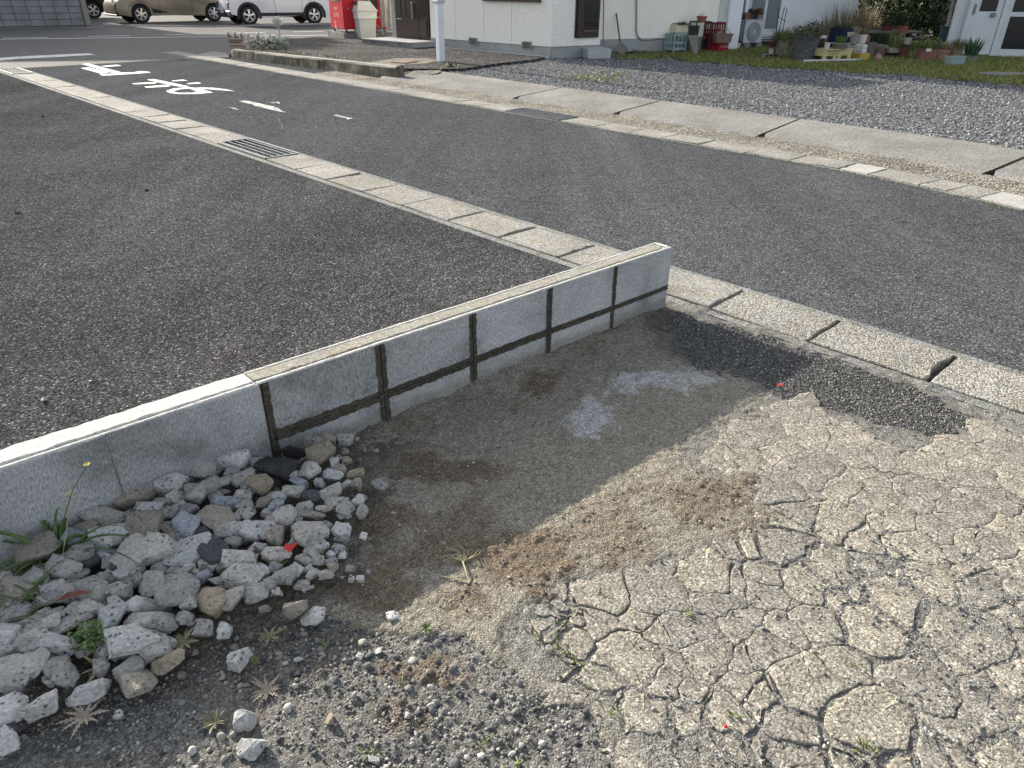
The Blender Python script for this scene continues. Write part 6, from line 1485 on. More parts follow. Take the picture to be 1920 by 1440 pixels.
for (xa, ya, xb, yb) in ((1455, 70, 1460, 16), (1458, 70, 1471, 13), (1467, 60, 1475.5, 15)):
    a, b_ = wallpt(xa, ya, P, (1, 0)) - P, wallpt(xb, yb, P, (1, 0)) - P; MB().tube([a.tolist(), b_.tolist()], .009, 6).build('cane', BLACKP, t)
a, b_ = wallpt(1458, 30, P, (1, 0)) - P, wallpt(1473, 41, P, (1, 0)) - P; MB().tube([a.tolist(), b_.tolist()], .006, 5).build('cross_cane', BLACKP, t)
# granite urn
t, P, R, H_ = pot('granite_urn', 'large round granite urn planter with white-flowered weeds', 'urn', 1477, 1530, 66, 114, STONE, GZ, .78, False, .04, ('dark', 48), plr=.95)
flowers(t, [(R * rnd.uniform(-.8, .6), R * rnd.uniform(-.8, -.2), H_ * 1.02 + rnd.uniform(0, .16)) for _ in range(26)], .02)
plant(t, 'twigs', R * .8, .32, H_ * .9, 3, 'dry_stems')
# bowl on a stump, paper cup, yellow crates and their pots
b0 = at(1531, 110); t = thing('stump', 'gnarled dark stump supporting the shallow brown bowl', 'stump', tuple(b0)); hh = hgt(b0, 1531, 82); s = mpp(b0)
MB().tube([(0, 0, 0), (.01, 0, hh * .3), (-.02, .02, hh * .7), (.0, 0, hh)], s * 8, 9, s * 6).build('stem', pm('bark', (.07, .055, .045), .9), t)
for k in range(4): a = k * 1.6; MB().tube([(0, 0, hh * .5), (math.cos(a) * s * 7, math.sin(a) * s * 7, hh * .75), (math.cos(a) * s * 9, math.sin(a) * s * 9, hh)], s * 2.5, 6, s * 1.5).build('branch', pm('bark', (.07, .055, .045), .9), t)
t, P, R, H_ = pot('bonsai_bowl', 'shallow brown bowl with a pale rim beside the granite urn', 'bowl', 1515, 1548, 71, 82, BROWNP, b0[2] + hh, .6, False, .2); MB().cbox((R * .25, -R * .2, H_ + .02), (R * 1.1, R * .8, .05), .01).build('white_slab', WHITEP, t)
t, P, H_, L, R_ = boxat('yellow_crate', 'yellow plastic crate with a row of slots standing in front on the grass', 'crate', 1537, 1540, 1591, 93, 116, YEL, build=False)
L = Vector(L); L = L.normalized() * .30; Rv = Vector(R_)
for (a, c) in ((Vector((0, 0, 0)), Rv), (L, Rv + L)):
    mb = MB(); d = (c - a); nn = Vector((d.y, -d.x, 0)).normalized(); Mx = Matrix((d.normalized(), -nn, Vector((0, 0, 1)))).transposed()
    mb.box(a + d / 2 + Vector((0, 0, H_ * .73)), (d.length, .02, H_ * .54), M=Mx)
    for k in (.07, .42, .58, .93): mb.box(a + d * k + Vector((0, 0, H_ * .24)), (d.length * .12, .025, H_ * .48), M=Mx)
    mb.box(a + d / 2 + Vector((0, 0, H_ * .985)), (d.length * 1.02, .04, .02), M=Mx); mb.build('crate_side', YEL, t)
mb = MB(); nn = Vector((Rv.y, -Rv.x, 0)).normalized(); Mx = Matrix((Rv.normalized(), -nn, Vector((0, 0, 1)))).transposed()
for k in range(8): mb.box(Rv * (.18 + .055 * k) + nn * .011 + Vector((0, 0, H_ * .84)), (Rv.length * .035, .004, H_ * .09), M=Mx)
mb.build('slots', M_vdark, t)
lettering(t, 'COOP-FRESH', Rv * .37 + nn * .0105 + Vector((0, 0, H_ * .62)), Rv, H_ * .17, pm('crate_print', (.22, .19, .08)), nn)
for a in (Vector((0, 0, 0)), Rv): MB().bar(a + Vector((0, 0, H_ * .73)), a + L + Vector((0, 0, H_ * .73)), .02, H_ * .54).build('crate_end', YEL, t)
MB().add([Vector((0, 0, H_ * .97)), Rv + Vector((0, 0, H_ * .97)), Rv + L + Vector((0, 0, H_ * .97)), L + Vector((0, 0, H_ * .97))], [(0, 1, 2, 3)]).build('crate_floor', YEL, t)
zy = P[2] + H_
pot('paper_cup', 'tall white cup-shaped pot on the yellow crate\'s left end', 'pot', 1544, 1555, 80, 93, WHITEP, zy, .68, False, .06)
t, P, R, H_ = pot('bonsai_bowl', 'oval grey bowl with a green tuft standing on the yellow crate', 'bowl', 1556, 1591, 80, 92, GREYP, zy, .62, False, .16, ('grass', 67), plr=.45)
for x in (-.45, .45): MB().box((R * x, 0, -.012), (R * .2, R * .5, .03)).build('foot', GREYP, t)
pot('navy_pot', 'large glossy navy blue pot standing behind the oval grey bowl', 'pot', 1546, 1592, 51, 100, NAVY, GZ, .8, False, .04, ('dark', 46))
t, P, H_, L, R_ = boxat('yellow_crate', 'yellow crate half hidden under the two white foam boxes', 'crate', 1588, 1612, 1628, 100, 114, pm('deep_yellow', (.45, .31, .06)))
t2, P2, H2, L2, R2 = boxat('foam_box', 'lower white foam box stacked on the yellow crate', 'box', 1588, 1616, 1624, 91.5, 100, WHITEP, P[2] + H_); Lv = Vector(L2)
for k in (.12, .3): MB().lathe([(0, 0), (.012, 0), (.012, .004), (0, .004)], 8, Lv * k + Vector((-Lv.y, Lv.x, 0)).normalized() * .002 + Vector((0, 0, H2 * .5)), Matrix.Rotation(math.pi / 2, 3, 'X')).build('hole', M_vdark, t2)
t3, P3, H3, L3, R3 = boxat('foam_box', 'upper white foam box under the two cylinder pots', 'box', 1589, 1618, 1626, 84, 91.5, WHITEP, P2[2] + H2); zw_ = P3[2] + H3
pot('grey_pot', 'grey-brown cylinder pot standing on the upper white foam box', 'pot', 1592.5, 1606, 65, 82.5, pm('grey_brown2', (.24, .22, .19)), zw_, .92, False, .04, ('twigs', 48))
pot('white_pot', 'flared white pot with a yellow-green tuft on the upper white foam box', 'pot', 1605, 1624, 64.5, 82, WHITEP, zw_, .68, False, .05, ('olive', 52), plr=.6)
pot('white_pot', 'low white pot tucked behind the grey-brown cylinder pot', 'pot', 1587.5, 1605, 61, 69, WHITEP, zw_ + .12, .8, False, .15)
pot('clay_pot', 'terracotta pot showing behind the flared white pot', 'pot', 1619, 1630, 68, 80, TERRA, zw_ - .05, .75)
t, P, R, H_ = pot('clay_pipe', 'dull brown drum-shaped pot right of the white foam boxes', 'pot', 1622, 1637, 79, 106, pm('dull_brown', (.17, .14, .115)), GZ, .85, True, .1, depth=.8, rz=.3)
pot('brown_planter', 'mauve-brown planter with a pale rim behind the upturned pink pot', 'planter', 1633, 1660, 89, 106, MAUVE, GZ, .8, False, .1)
t, P, R, H_ = pot('pink_pot', 'upturned pink clay pot standing on the grass', 'pot', 1636.5, 1653, 111, 112.5, PINK, GZ, 1.0, soil=False); hh = hgt(P, 1643, 101); MB().lathe([(R, 0), (R * .5, hh * .95), (R * .38, hh), (0, hh)], 16).build('upturned_body', PINK, t, smooth=True)
t, P, H_, L, R_ = boxat('edging_slab', 'grey slab edging behind the upturned pink pot', 'slab', 1638, 1664, 1672, 86, 99, GREYP)
t, P, H_, L, R_ = boxat('dark_block', 'dark block under the cream trough', 'block', 1655, 1684, 1692, 99, 107, pm('charcoal', (.06, .06, .06)))
pot('cream_trough', 'pale cream trough planter on the dark block', 'planter', 1662, 1690, 89, 99, pm('pale_trough', (.38, .36, .3)), P[2] + H_, .82, True, .2, ('olive', 62), depth=.5, rz=.1)
pot('rusty_pot', 'rusty dark red pot beside the cream trough', 'pot', 1684, 1701, 88, 108, DTERRA, GZ, .8, True, .1, ('dark', 84))
# raised shelf with pots at the back
b0 = at(1676, 94); s = mpp(b0); hh = hgt(b0, 1676, 63); t = thing('plant_shelf', 'low weathered shelf carrying terracotta pots behind the garden', 'shelf', tuple(b0 + np.array([.2, .8, 0])))
for x in (-.55, .5): MB().bar((x, 0, 0), (x, 0, hh), .06).build('leg', WOODG, t)
MB().cbox((0, 0, hh), (1.4, .5, .05), .006).build('board', WOODG, t); zz = b0[2] + hh + .02
pot('clay_pot', 'terracotta pot with dark green shrub on the shelf\'s right end', 'pot', 1681, 1701, 48, 63, TERRA, zz, .78, False, .15, ('dark', 22), plr=1.4)
pot('clay_pot', 'broad terracotta pot with green shrub on the shelf\'s left end', 'pot', 1652, 1675, 45, 58, DTERRA, zz, .78, False, .15, ('dark', 18), plr=1.4)
pot('white_bucket', 'white bucket standing in front of the plant shelf', 'bucket', 1685, 1704, 71, 97, pm('bucket_white', (.45, .45, .43)), GZ, .6, False, .05, soil=False)
pot('long_planter', 'terracotta-coloured rectangular planter with white tag and leafy green plant', 'planter', 1717, 1752, 91, 113, pm('planter_clay', (.25, .115, .09)), GZ, .82, True, .1, ('leafy', 69), depth=.8, rz=-.1, plr=.95)
t = [o for o in COL.objects if o.get('label', '').startswith('terracotta-coloured rectangular')][0]; MB().box((-.07, -.225, .2), (.1, .012, .06)).build('tag', WHITEP, t)
pot('pink_pot', 'pink clay pot with dry pale stems beside the terracotta planter', 'pot', 1748, 1773, 93, 112, PINK, GZ, .72, True, .2, ('drygrass', 76), depth=.9)
pot('long_planter', 'dark brown planter behind the dry-stemmed pink pot', 'planter', 1763, 1784, 90.5, 107, DTERRA, GZ, .85, True, .12, ('drygrass', 80), depth=.6)
pot('green_trough', 'dull green trough with thin grassy plant near the white door', 'planter', 1779, 1802, 89.5, 105, OLIVEP, GZ, .82, True, .14, ('olive', 72), depth=.6)
pot('white_trough', 'long white trough standing behind the green trough', 'planter', 1763, 1800, 73, 92, WHITEP, GZ, .9, True, .1, depth=.35)
pot('long_planter', 'pale blue rectangular trough standing on the lawn before the white door', 'planter', 1768, 1808, 105, 122, pm('pale_blue_trough', (.27, .34, .34)), GZ, .85, True, .12, depth=.45, rz=.35)
pot('green_trough', 'mossy green-brown trough with leek-like leaves right of the pale blue trough', 'planter', 1803, 1832, 103, 115, OLIVEP, GZ, .85, True, .15, ('leek', 70), depth=.5, rz=.3, plr=.75)
pot('blue_tray', 'bright blue tray beside the white door frame', 'tray', 1814, 1833, 91, 104, BLUEP, GZ, .85, True, .15, depth=.6)
pot('teal_bucket', 'dark teal bucket in the shade by the leaning poles', 'bucket', 1753, 1778, 49, 96, TEALP, GZ, .72, False, .04, soil=False)
# leaning poles and downpipe-red post near the door
for (xa, ya, xb, yb, r0, m, nm, lab) in ((1766, 96, 1789, -6, .034, pm('pale_pole', (.34, .33, .29)), 'leaning_pole', 'pale wooden pole leaning beside the white door'), (1786, 84, 1803, -6, .05, pm('maroon_paint', (.13, .02, .02)), 'red_post', 'dark red post standing between the pale pole and the door frame'), (1776, 30, 1797, -6, .028, METAL, 'metal_rod', 'thin grey metal rod slanting behind the pale pole')):
    b0 = at(xa, ya + 0, GZ); up = wallpt(xb, yb, b0 + np.array([.0, .3, 0]), (1, 0)) - b0; up = up * 1.9; t = thing(nm, lab, 'pole', tuple(b0)); MB().tube([(0, 0, 0), up.tolist()], r0, 10).build('pole', m, t)
# pipe lying on the grass
a, b_ = at(1506, 117), at(1612, 114.5); t = thing('metal_pipe', 'thin whitish metal pipe lying on the grass in front of the yellow crate', 'pipe', tuple(a)); MB().tube([(0, 0, .025), (b_ - a + np.array([0, 0, .025])).tolist()], .022, 8).build('tube', pm('whitish_pipe', (.6, .61, .62)), t); d = b_ - a; MB().tube([(d * .93 + np.array([0, 0, .025])).tolist(), (d * 1.01 + np.array([0, 0, .025])).tolist()], .03, 8).build('end_fitting', METAL, t)
# tall dry grass, daffodils and bushes at the back
def clump(px, py, name, label, kind, r, h, cat='plant', fl=0, seed=0, group=None, z=GZ):
    if px < 1606:
        sW = WBs(px, 60)[0]; yw = project(np.array([W1[0] + WDr[0] * sW + Wn[0] * (OB + r * .8), W1[1] + WDr[1] * sW + Wn[1] * (OB + r * .8), GZ]))[1]
        if py < yw: h = h * 1.0 + (yw - py) * .003; py = yw
    P = at(px, py, z); t = thing(name, label, cat, tuple(P), 0, group); q = random.Random(seed)
    plant(t, kind, r, h, 0, seed, 'foliage')
    if kind in ('drygrass', 'olive'): plant(t, 'twigs', r * .7, h * 1.1, 0, seed + 1, 'stems')
    if fl: flowers(t, [(q.uniform(-r, r), q.uniform(-r * .5, r * .2), h * q.uniform(.85, 1.15)) for _ in range(fl)], .045)
    return t
for i, (x, y, k, r, h, lab, fl) in enumerate(((1538, 84, 'drygrass', .35, .55, 'dry tall grass behind the granite urn', 0), (1548, 72, 'daffodil', .28, .5, 'clump of white daffodils left of the navy pot', 9), (1580, 72, 'drygrass', .5, .95, 'tall straw-coloured grass behind the navy pot', 0), (1600, 66, 'daffodil', .3, .85, 'white daffodils flowering in the straw grass', 6),
    (1612, 72, 'drygrass', .5, .85, 'straw grass behind the flared white pot', 0), (1640, 82, 'leek', .4, .42, 'dark green spiky leaves behind the mauve-brown planter', 0), (1640, 70, 'drygrass', .5, .7, 'rusty dry grass below the garden fence', 3), (1660, 80, 'olive', .4, .45, 'olive grass tuft left of the white bucket', 0), (1505, 70, 'drygrass', .25, .4, 'sparse dry grass behind the granite urn by the wall', 0), (1520, 66, 'dark', .2, .55, 'dark leafy weed against the white wall', 0), (1470, 86, 'olive', .3, .4, 'olive weeds left of the granite urn', 0), (1618, 100, 'leek', .18, .25, 'green weeds at the drum-shaped pot', 0))):
    clump(x, y, {'drygrass': 'dry_grass', 'daffodil': 'daffodils', 'leek': 'green_tuft', 'olive': 'grass_tuft', 'dark': 'leafy_weed'}[k], lab, k, r, h, 'plant', fl, 60 + i)
M_bark = plain('bush_bark', (.07, .055, .045), .9, .3, 12)
def bush(px, py, rx, ry, rz_, label, m, n=2600, seed=1, name='bush', leaf=.06, z=GZ, cat='bush'):
    P = at(px, py, z); t = thing(name, label, cat, tuple(P)); r = np.random.default_rng(seed)
    th_, ph = r.uniform(0, 2 * np.pi, n), np.arccos(r.uniform(-1, 1, n)); rr = r.uniform(.45, 1, n) ** .6
    X, Y, Z = rr * np.sin(ph) * np.cos(th_) * rx, rr * np.sin(ph) * np.sin(th_) * ry, rz_ + rr * np.cos(ph) * rz_
    k = fbm(X * 1.0 + seed * 3, Z * 1.0 + Y * .7, 2.6, 3, seed) > -.22; X, Y, Z = X[k], Y[k], Z[k]; m_ = len(X)
    a = r.uniform(0, 2 * np.pi, m_); u_ = np.stack([np.cos(a), np.sin(a), r.normal(0, .5, m_)], 1); v_ = np.stack([-np.sin(a), np.cos(a), r.normal(0, .7, m_)], 1); L = leaf * r.uniform(.6, 1.4, m_)[:, None]
    C_ = np.stack([X, Y, Z], 1); V = np.stack([C_ - u_ * L, C_ + v_ * L * .45, C_ + u_ * L, C_ - v_ * L * .45], 1).reshape(-1, 3); F = np.arange(m_ * 4).reshape(-1, 4)
    mesh_np('crown', V, F, m, t); q = random.Random(seed)
    mb = MB()
    for k in range(6): a = k * 1.05; mb.tube([(0, 0, 0), (rx * .3 * math.cos(a), ry * .3 * math.sin(a), rz_ * .7), (rx * .7 * math.cos(a), ry * .7 * math.sin(a), rz_ * 1.5)], .03, 6, .008)
    mb.build('trunk', M_bark, t); return t
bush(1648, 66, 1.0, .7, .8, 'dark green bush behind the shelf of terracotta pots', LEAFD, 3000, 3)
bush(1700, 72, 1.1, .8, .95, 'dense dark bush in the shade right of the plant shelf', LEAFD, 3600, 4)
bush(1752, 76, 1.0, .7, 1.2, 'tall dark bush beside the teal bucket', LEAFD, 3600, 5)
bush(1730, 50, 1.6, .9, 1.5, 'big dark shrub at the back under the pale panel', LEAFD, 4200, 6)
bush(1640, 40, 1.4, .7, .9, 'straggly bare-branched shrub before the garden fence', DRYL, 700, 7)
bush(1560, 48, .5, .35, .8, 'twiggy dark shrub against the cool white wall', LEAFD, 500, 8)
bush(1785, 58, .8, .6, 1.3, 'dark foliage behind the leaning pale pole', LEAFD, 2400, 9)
# back fence, greenhouse frame and pale panel
a, b_ = at(1598, 40), at(1830, 44); a = a + np.array([0, 0, 0]); t = thing('back_fence', 'dark low fence with a pale top rail closing the garden', 'fence', (a[0], a[1], 0), math.atan2(b_[1] - a[1], b_[0] - a[0])); Lg = float(np.linalg.norm((b_ - a)[:2])); hf = hgt(a, 1602, 15)
for k in range(int(Lg / .9)): MB().cbox((.45 + .9 * k, 0, hf / 2), (.88, .05, hf - .02), .004).build('panel', pm('fence_dark', (.055, .056, .06), .8), t)
MB().cbox((Lg / 2, -.01, hf + .02), (Lg, .1, .05), .006).build('rail', pm('fence_rail', (.28, .27, .24)), t)
P = at(1690, 30); t = thing('garden_frame', 'weathered white garden frame with pale panel beyond the bushes', 'frame', tuple(P + np.array([0, 2.0, 0])), .1)
for x in (-3.0, -2.3, -1.6, -.9, .9): MB().bar((x, 0, 0), (x + .25, 0, 2.6), .06).build('post', pm('frame_white', (.45, .47, .48)), t)
MB().cbox((.5, -.05, 1.45), (1.3, .03, .55), .005).build('panel', pm('pale_panel', (.45, .46, .52)), t)
MB().cbox((-2.4, .3, 1.4), (1.6, .04, 1.4), .005).build('sheet', pm('torn_sheet', (.42, .42, .43), .8, .4), t)
bush(1605, 20, 1.0, .6, 1.3, 'dry yellowish shrub beyond the garden fence', DRYL, 1400, 12)

# ------------------------------------------------------------------ white annexe with glazed doors at the right
D0, D1 = at(1790, 104), at(1925, 107); DD = (D1 - D0)[:2]; DD /= np.linalg.norm(DD); Dn = np.array([DD[1], -DD[0]])
def Ds(px, py): P = wallpt(px, py, D0, DD); return float((P[:2] - D0[:2]) @ DD), float(P[2])
t = thing('white_annexe', 'white aluminium-clad annexe wall with half-glazed door and sliding glass door', 'building', (D0[0], D0[1], 0), math.atan2(DD[1], DD[0]))
x0, x1, x2, x3 = Ds(1795, 90)[0], Ds(1812, 90)[0], Ds(1862, 90)[0], Ds(1877, 100)[0]
zb_ = Ds(1845, 104)[1]; Hd = 2.0
def dbox(name, a, c, y0, y1, z0, z1, m, par, ch=.004): return MB().cbox(((a + c) / 2, (y0 + y1) / 2, (z0 + z1) / 2), (c - a, y1 - y0, z1 - z0), ch).build(name, m, par)
dx1 = Ds(1866, 60)[0]
MB().box((2.4, .12, 1.1), (5.2, .1, 2.9)).build('wall', M_alu, t)
dbox('frame', x0, x0 + .07, -.06, .06, zb_, Hd, M_alu, t)
door = dbox('door', x0 + .08, dx1, -.03, .03, zb_ + .02, Hd, M_alu, t)
zg = Ds(1840, 21)[1]; zl = Ds(1840, 30)[1]
dbox('pane', x0 + .22, dx1 - .12, -.036, -.03, zg, Hd - .12, M_glassd, door, .001)
dbox('lower_panel', x0 + .20, dx1 - .10, -.038, -.03, zb_ + .12, zl, M_alu, door, .003)
hx, hz_ = Ds(1861, 27); dbox('handle', hx - .05, hx + .04, -.10, -.04, hz_ - .05, hz_ + .03, M_steel, door, .01)
hx2, hz2 = Ds(1808, 17); dbox('hinge', x0 + .10, x0 + .14, -.05, -.03, hz2 - .1, hz2 + .1, M_steel, door, .004)
dbox('frame', dx1 + .01, dx1 + .10, -.05, .06, zb_, Hd, M_alu, t)
sx = dx1 + .11; sl = dbox('sliding_door', sx, sx + 1.9, -.02, .03, zb_ - .02, Hd, M_alu, t)
zr = Ds(1900, 27)[1]
dbox('pane', sx + .09, sx + 1.8, -.026, -.02, zr + .05, Hd - .1, M_glassd, sl, .001); dbox('pane', sx + .09, sx + 1.8, -.026, -.02, zb_ + .14, zr - .04, M_glassd, sl, .001)
dbox('sill', x0 - .05, sx + 2, -.14, .05, -.02, zb_ - .02, M_lightc, t)
dbox('roof', -.3, 5.4, -.2, 3.2, 2.6, 2.75, M_roof, t)
# ------------------------------------------------------------------ things on the forecourt
def two(px, py, z): return np.array(gp(px, py, z))
# concrete plinth and drinks machine
pb = two(645, 72, AZ); pt_ = hgt(pb, 645, 62.5); zpl = AZ + pt_
q1 = np.array([pb[0], pb[1], zpl]); q0, q2 = q1 + np.array([-.53, .848, 0]) * 1.25, q1 + np.array([.848, .53, 0]) * 1.5; q3 = q0 + q2 - q1
t = thing('plinth', 'rough concrete plinth under the red drinks machine', 'plinth', (pb[0], pb[1], AZ))
MB().prism([(p[0] - pb[0], p[1] - pb[1]) for p in (q0, q1, q2, q3)], -.12, pt_).build('block', M_oldc, t)
a = two(618.5, 58.5, zpl + .06); b_ = two(645.5, 59.8, zpl + .06); zm = zpl + .085
ud = np.array([-.53, .848]); wa = 1.02; b_ = np.array([pb[0], pb[1], zpl + .085]) + np.array([-.53, .848, 0]) * .06 + np.array([.848, .53, 0]) * .06; nd = np.array([-ud[1], ud[0]]); nd = nd if nd[0] < 0 else -nd; nd = nd if abs(nd @ ud) < 1 else nd
bk = -nd
c = two(716, 57.0, zm); wbk = abs(float((c - b_)[:2] @ bk)); wbk = 1.2
t = thing('drinks_machine', 'red drinks vending machine with dispensing slot and white lettering on the concrete plinth', 'vending machine', (b_[0], b_[1], zm), math.atan2(ud[1], ud[0]))
ysg2 = 1.0 if (np.array([-ud[1], ud[0]]) @ bk) > 0 else -1.0
M_vred = plain('machine_red', (.44, .012, .02), .35, .05, 3); M_vslot = mat('slot_dark', (.03, .03, .035), .4); M_vsilver = plain('slot_rim', (.4, .4, .42), .3)
Hm = 1.83
MB().cbox((wa / 2, ysg2 * wbk / 2, Hm / 2), (wa, wbk, Hm), .02).build('body', M_vred, t)
for x in (.07, wa - .07):
    for y in (.08, wbk - .08): MB().tube([(x, ysg2 * y, -.085), (x, ysg2 * y, .01)], .025, 8).build('foot', BLACKP, t)
def mface(px, py): P = wallpt(px, py, b_, ud); return float((P[:2] - b_[:2]) @ ud), float(P[2] - zm)
sx, sz_ = mface(627.5, -1.0); s_ = MB().cbox((wa * .5, -ysg2 * .006, sz_ + .06), (wa * .5, .03, .20), .04).build('dispensing_slot', M_vsilver, t)
MB().cbox((wa * .5, -ysg2 * .02, sz_ + .06), (wa * .42, .02, .15), .03).build('slot_flap', M_vslot, s_)
nrm = (0, -ysg2, 0); ux = (-1, 0, 0) if ysg2 > 0 else (1, 0, 0); ux = (-1, 0, 0)
lx, lz = mface(628.5, 16); lettering(t, 'DEEP', (wa * .52, -ysg2 * .001, lz), ux, .10, M_letter, nrm)
lx, lz = mface(630, 28); lettering(t, 'LUCK', (wa * .5, -ysg2 * .001, lz), ux, .15, M_letter, nrm)
for (yy, h_, w_) in ((41, .05, .05), (50, .10, .06)): lx, lz = mface(626, yy); MB().cbox((wa * .62, -ysg2 * .002, lz), (w_, .008, h_), .002).build('sticker', WHITEP, t)
MB().cbox((-.004, ysg2 * wbk * .62, Hm * .27), (.012, wbk * .35, .42), .004).build('side_vent', BLACKP, t)
MB().lathe([(0, 0), (.022, 0), (.022, .01), (0, .01)], 10, (-.001, ysg2 * wbk * .12, .48), Matrix.Rotation(-math.pi / 2, 3, 'Y')).build('lock', M_steel, t)
# white litter bin with two round holes
p0, p1, p2 = two(667, 71.5, AZ), two(677.5, 72.3, AZ), two(701, 71.8, AZ); s = mpp(p1)
t = thing('litter_bin', 'off-white litter bin with two round holes in its hooded lid and a bag collar', 'bin', tuple(p1))
lf = Vector((p0 - p1)); rt = Vector((p2 - p1)); lf.z = rt.z = 0
lf = Vector((-.53, .848, 0)) * .42; rt = Vector((.848, .53, 0)) * .40
hb = hgt(p1, 677, 20); hl_ = hgt(p1, 677, 1.5)
def ring(k, z, e=0.0): cxy = (lf + rt) / 2; return [cxy + (p - cxy) * k + Vector((0, 0, z)) for p in (Vector((0, 0, 0)), rt, rt + lf, lf)]
def loft(rings): V = [p for r in rings for p in r]; n = len(rings[0]); F = [(i * n + k, i * n + (k + 1) % n, (i + 1) * n + (k + 1) % n, (i + 1) * n + k) for i in range(len(rings) - 1) for k in range(n)]; return MB().add(V, F + [tuple(range(n))[::-1], tuple((len(rings) - 1) * n + k for k in range(n))])
M_bin = plain('bin_plastic', (.56, .56, .52), .55, .05, 3, dirt=(.4, .38, .33), dirt_amt=.25)
loft([ring(1.0, 0), ring(1.02, .03), ring(1.22, hb * .98)]).build('body', M_bin, t)
loft([ring(1.23, hb * .70), ring(1.27, hb * .74), ring(1.25, hb * .82), ring(1.29, hb * .9), ring(1.27, hb * .97)]).build('bag_collar', plain('bag_white', (.66, .66, .64), .5, .1, 14), t)
loft([ring(1.3, hb * .96), ring(1.4, hb * .97), ring(1.4, hb * 1.02), ring(1.3, hb * 1.03)]).build('rim', M_bin, t)
r0 = ring(1.3, hb * 1.03); cxy = (lf + rt) / 2
top = [cxy + (p - cxy) * k + Vector((0, 0, z)) for p, k, z in zip(ring(1.0, 0), (.95, .7, .7, .95), (hl_, hl_ * .99, hl_ * .99, hl_))]
midr = [a_ * .45 + b2 * .55 for a_, b2 in zip(r0, top)]; 
hood = loft([r0, midr, top]); lid_ = hood.build('hood', M_bin, t)
fa, fb, fc, fd = r0[0], r0[3], top[3], top[0]; nn = (fb - fa).cross(fd - fa).normalized(); nn = nn if nn.dot(Vector(EYE - p1)) > 0 else -nn
M_ = Matrix(((fb - fa).normalized(), nn.cross((fb - fa).normalized()), nn)).transposed()
for k in (.3, .7):
    cpt = (fa * (1 - k) + fb * k) * .28 + (fd * (1 - k) + fc * k) * .72 + nn * .01; MB().lathe([(0, 0), (.055, 0), (.055, .012), (0, .012)], 18, cpt, M_).build('hole', M_vslot, lid_)
MB().cbox(lf * .5 * 1.12 + Vector((0, 0, hb * .55)) + nn * .0, (.02, .02, .16), .003).build('label_plate', plain('bin_label', (.3, .32, .36), .5), t)
# metal rack with draped cloth and porch post
P = two(718, 66, AZ + .06); s = mpp(P); t = thing('metal_rack', 'grey metal rack with a hanging pale cloth between the bin and the brown door', 'rack', tuple(P), .0); hh = 1.35
for x in (-.3, .0, .34):
    for y in (0, .4): MB().bar((x, y, 0), (x, y, hh), .035).build('upright', METAL, t)
for z in (.12, .42, .98): mb = MB(); mb.bar((-.32, 0, z), (.36, 0, z), .03); mb.bar((-.32, .4, z), (.36, .4, z), .03); mb.build('rail', METAL, t)
MB().bar((-.3, -.01, .42), (-.02, -.01, .1), .02).build('brace', METAL, t)
MB().cbox((0.02, .2, 1.0), (.78, .5, .06), .006).build('shelf', pm('rack_board', (.33, .31, .27)), t)
V, F = [], []
for i in range(9):
    for j in range(7): x = .02 + .34 * i / 8; V.append((x, -.03 + .03 * math.sin(i * 1.9 + j * .3) + .01 * math.sin(j), .96 - .78 * j / 6 + .04 * math.sin(i * 1.3)))
F = [(i * 7 + j, i * 7 + j + 1, (i + 1) * 7 + j + 1, (i + 1) * 7 + j) for i in range(8) for j in range(6)]
o = MB().add(V, F).build('cloth', pm('pale_cloth', (.45, .41, .36), .9), t, smooth=True)
P = two(741, 71, AZ + .06); t = thing('porch_post', 'slim white porch post left of the brown door', 'post', tuple(P)); MB().cbox((0, 0, .95), (.09, .09, 1.9), .006).build('shaft', M_alu, t); MB().box((0, 0, .04), (.1, .1, .08)).build('shoe', METAL, t)
# planting strip on the kerb: two lattice panels, tag, silver shrubs
def lattice(px0, px1, py0, py1, n, label):
    zb = .185; a, b_ = two(px0, py1, zb), two(px1, py1 + .8, zb); t = thing('lattice_fence', label, 'fence', tuple(a), math.atan2(b_[1] - a[1], b_[0] - a[0])); L = float(np.linalg.norm((b_ - a)[:2])); H_ = hgt(a, px0, py0)
    for k in range(n):
        x = L * k / (n - 1); h_ = H_ * (1.0 if k % 3 == 0 else .84 if k % 3 == 1 else .72) * (1 - .05 * k / n); p = MB().bar((x, 0, 0), (x, 0, h_), .04, .014).build('picket', pm('fence_brown', (.17, .1, .075)), t)
        MB().lathe([(0, -.028), (.026, -.012), (.03, 0), (.022, .02), (0, .03)], 10, (x, 0, h_ + .01)).build('tip', pm('pale_tip', (.55, .5, .42)), p, smooth=True)
    for z in (.18, .6):
        MB().bar((-.02, -.014, H_ * z), (L + .02, -.014, H_ * z), .014, .022).build('rail', pm('rail_pale', (.42, .36, .3)), t)
lattice(432, 456, 62, 87, 7, 'brown lattice fence panel with pale tips at the kerb\'s left end')
lattice(469, 486, 65, 88, 4, 'shorter brown lattice fence panel beside the silver shrub')
P = two(465, 90, .18); t = thing('plant_tag', 'small pink plant tag stuck between the two lattice panels', 'tag', tuple(P), .2); MB().cbox((0, 0, .1), (.09, .008, .13), .003, M=Matrix.Rotation(.2, 3, 'Y')).build('card', pm('pink_card', (.6, .42, .42)), t); MB().bar((0, .002, -.02), (0, .002, .05), .012, .004).build('stake', WHITEP, t)
def fshrub(px, py, r, h, kind, lab, seed): P = two(px, py, .17); t = thing('silver_shrub', lab, 'shrub', tuple(P)); plant(t, kind, r, h, 0, seed); return t
fshrub(497, 92, .34, .3, 'silver', 'low silver-leaved shrub on the kerb bed left of the tall flower stalk', 91)
t = fshrub(508, 93, .3, .16, 'dark', 'dark-green lower growth under the silver-leaved shrub', 92)
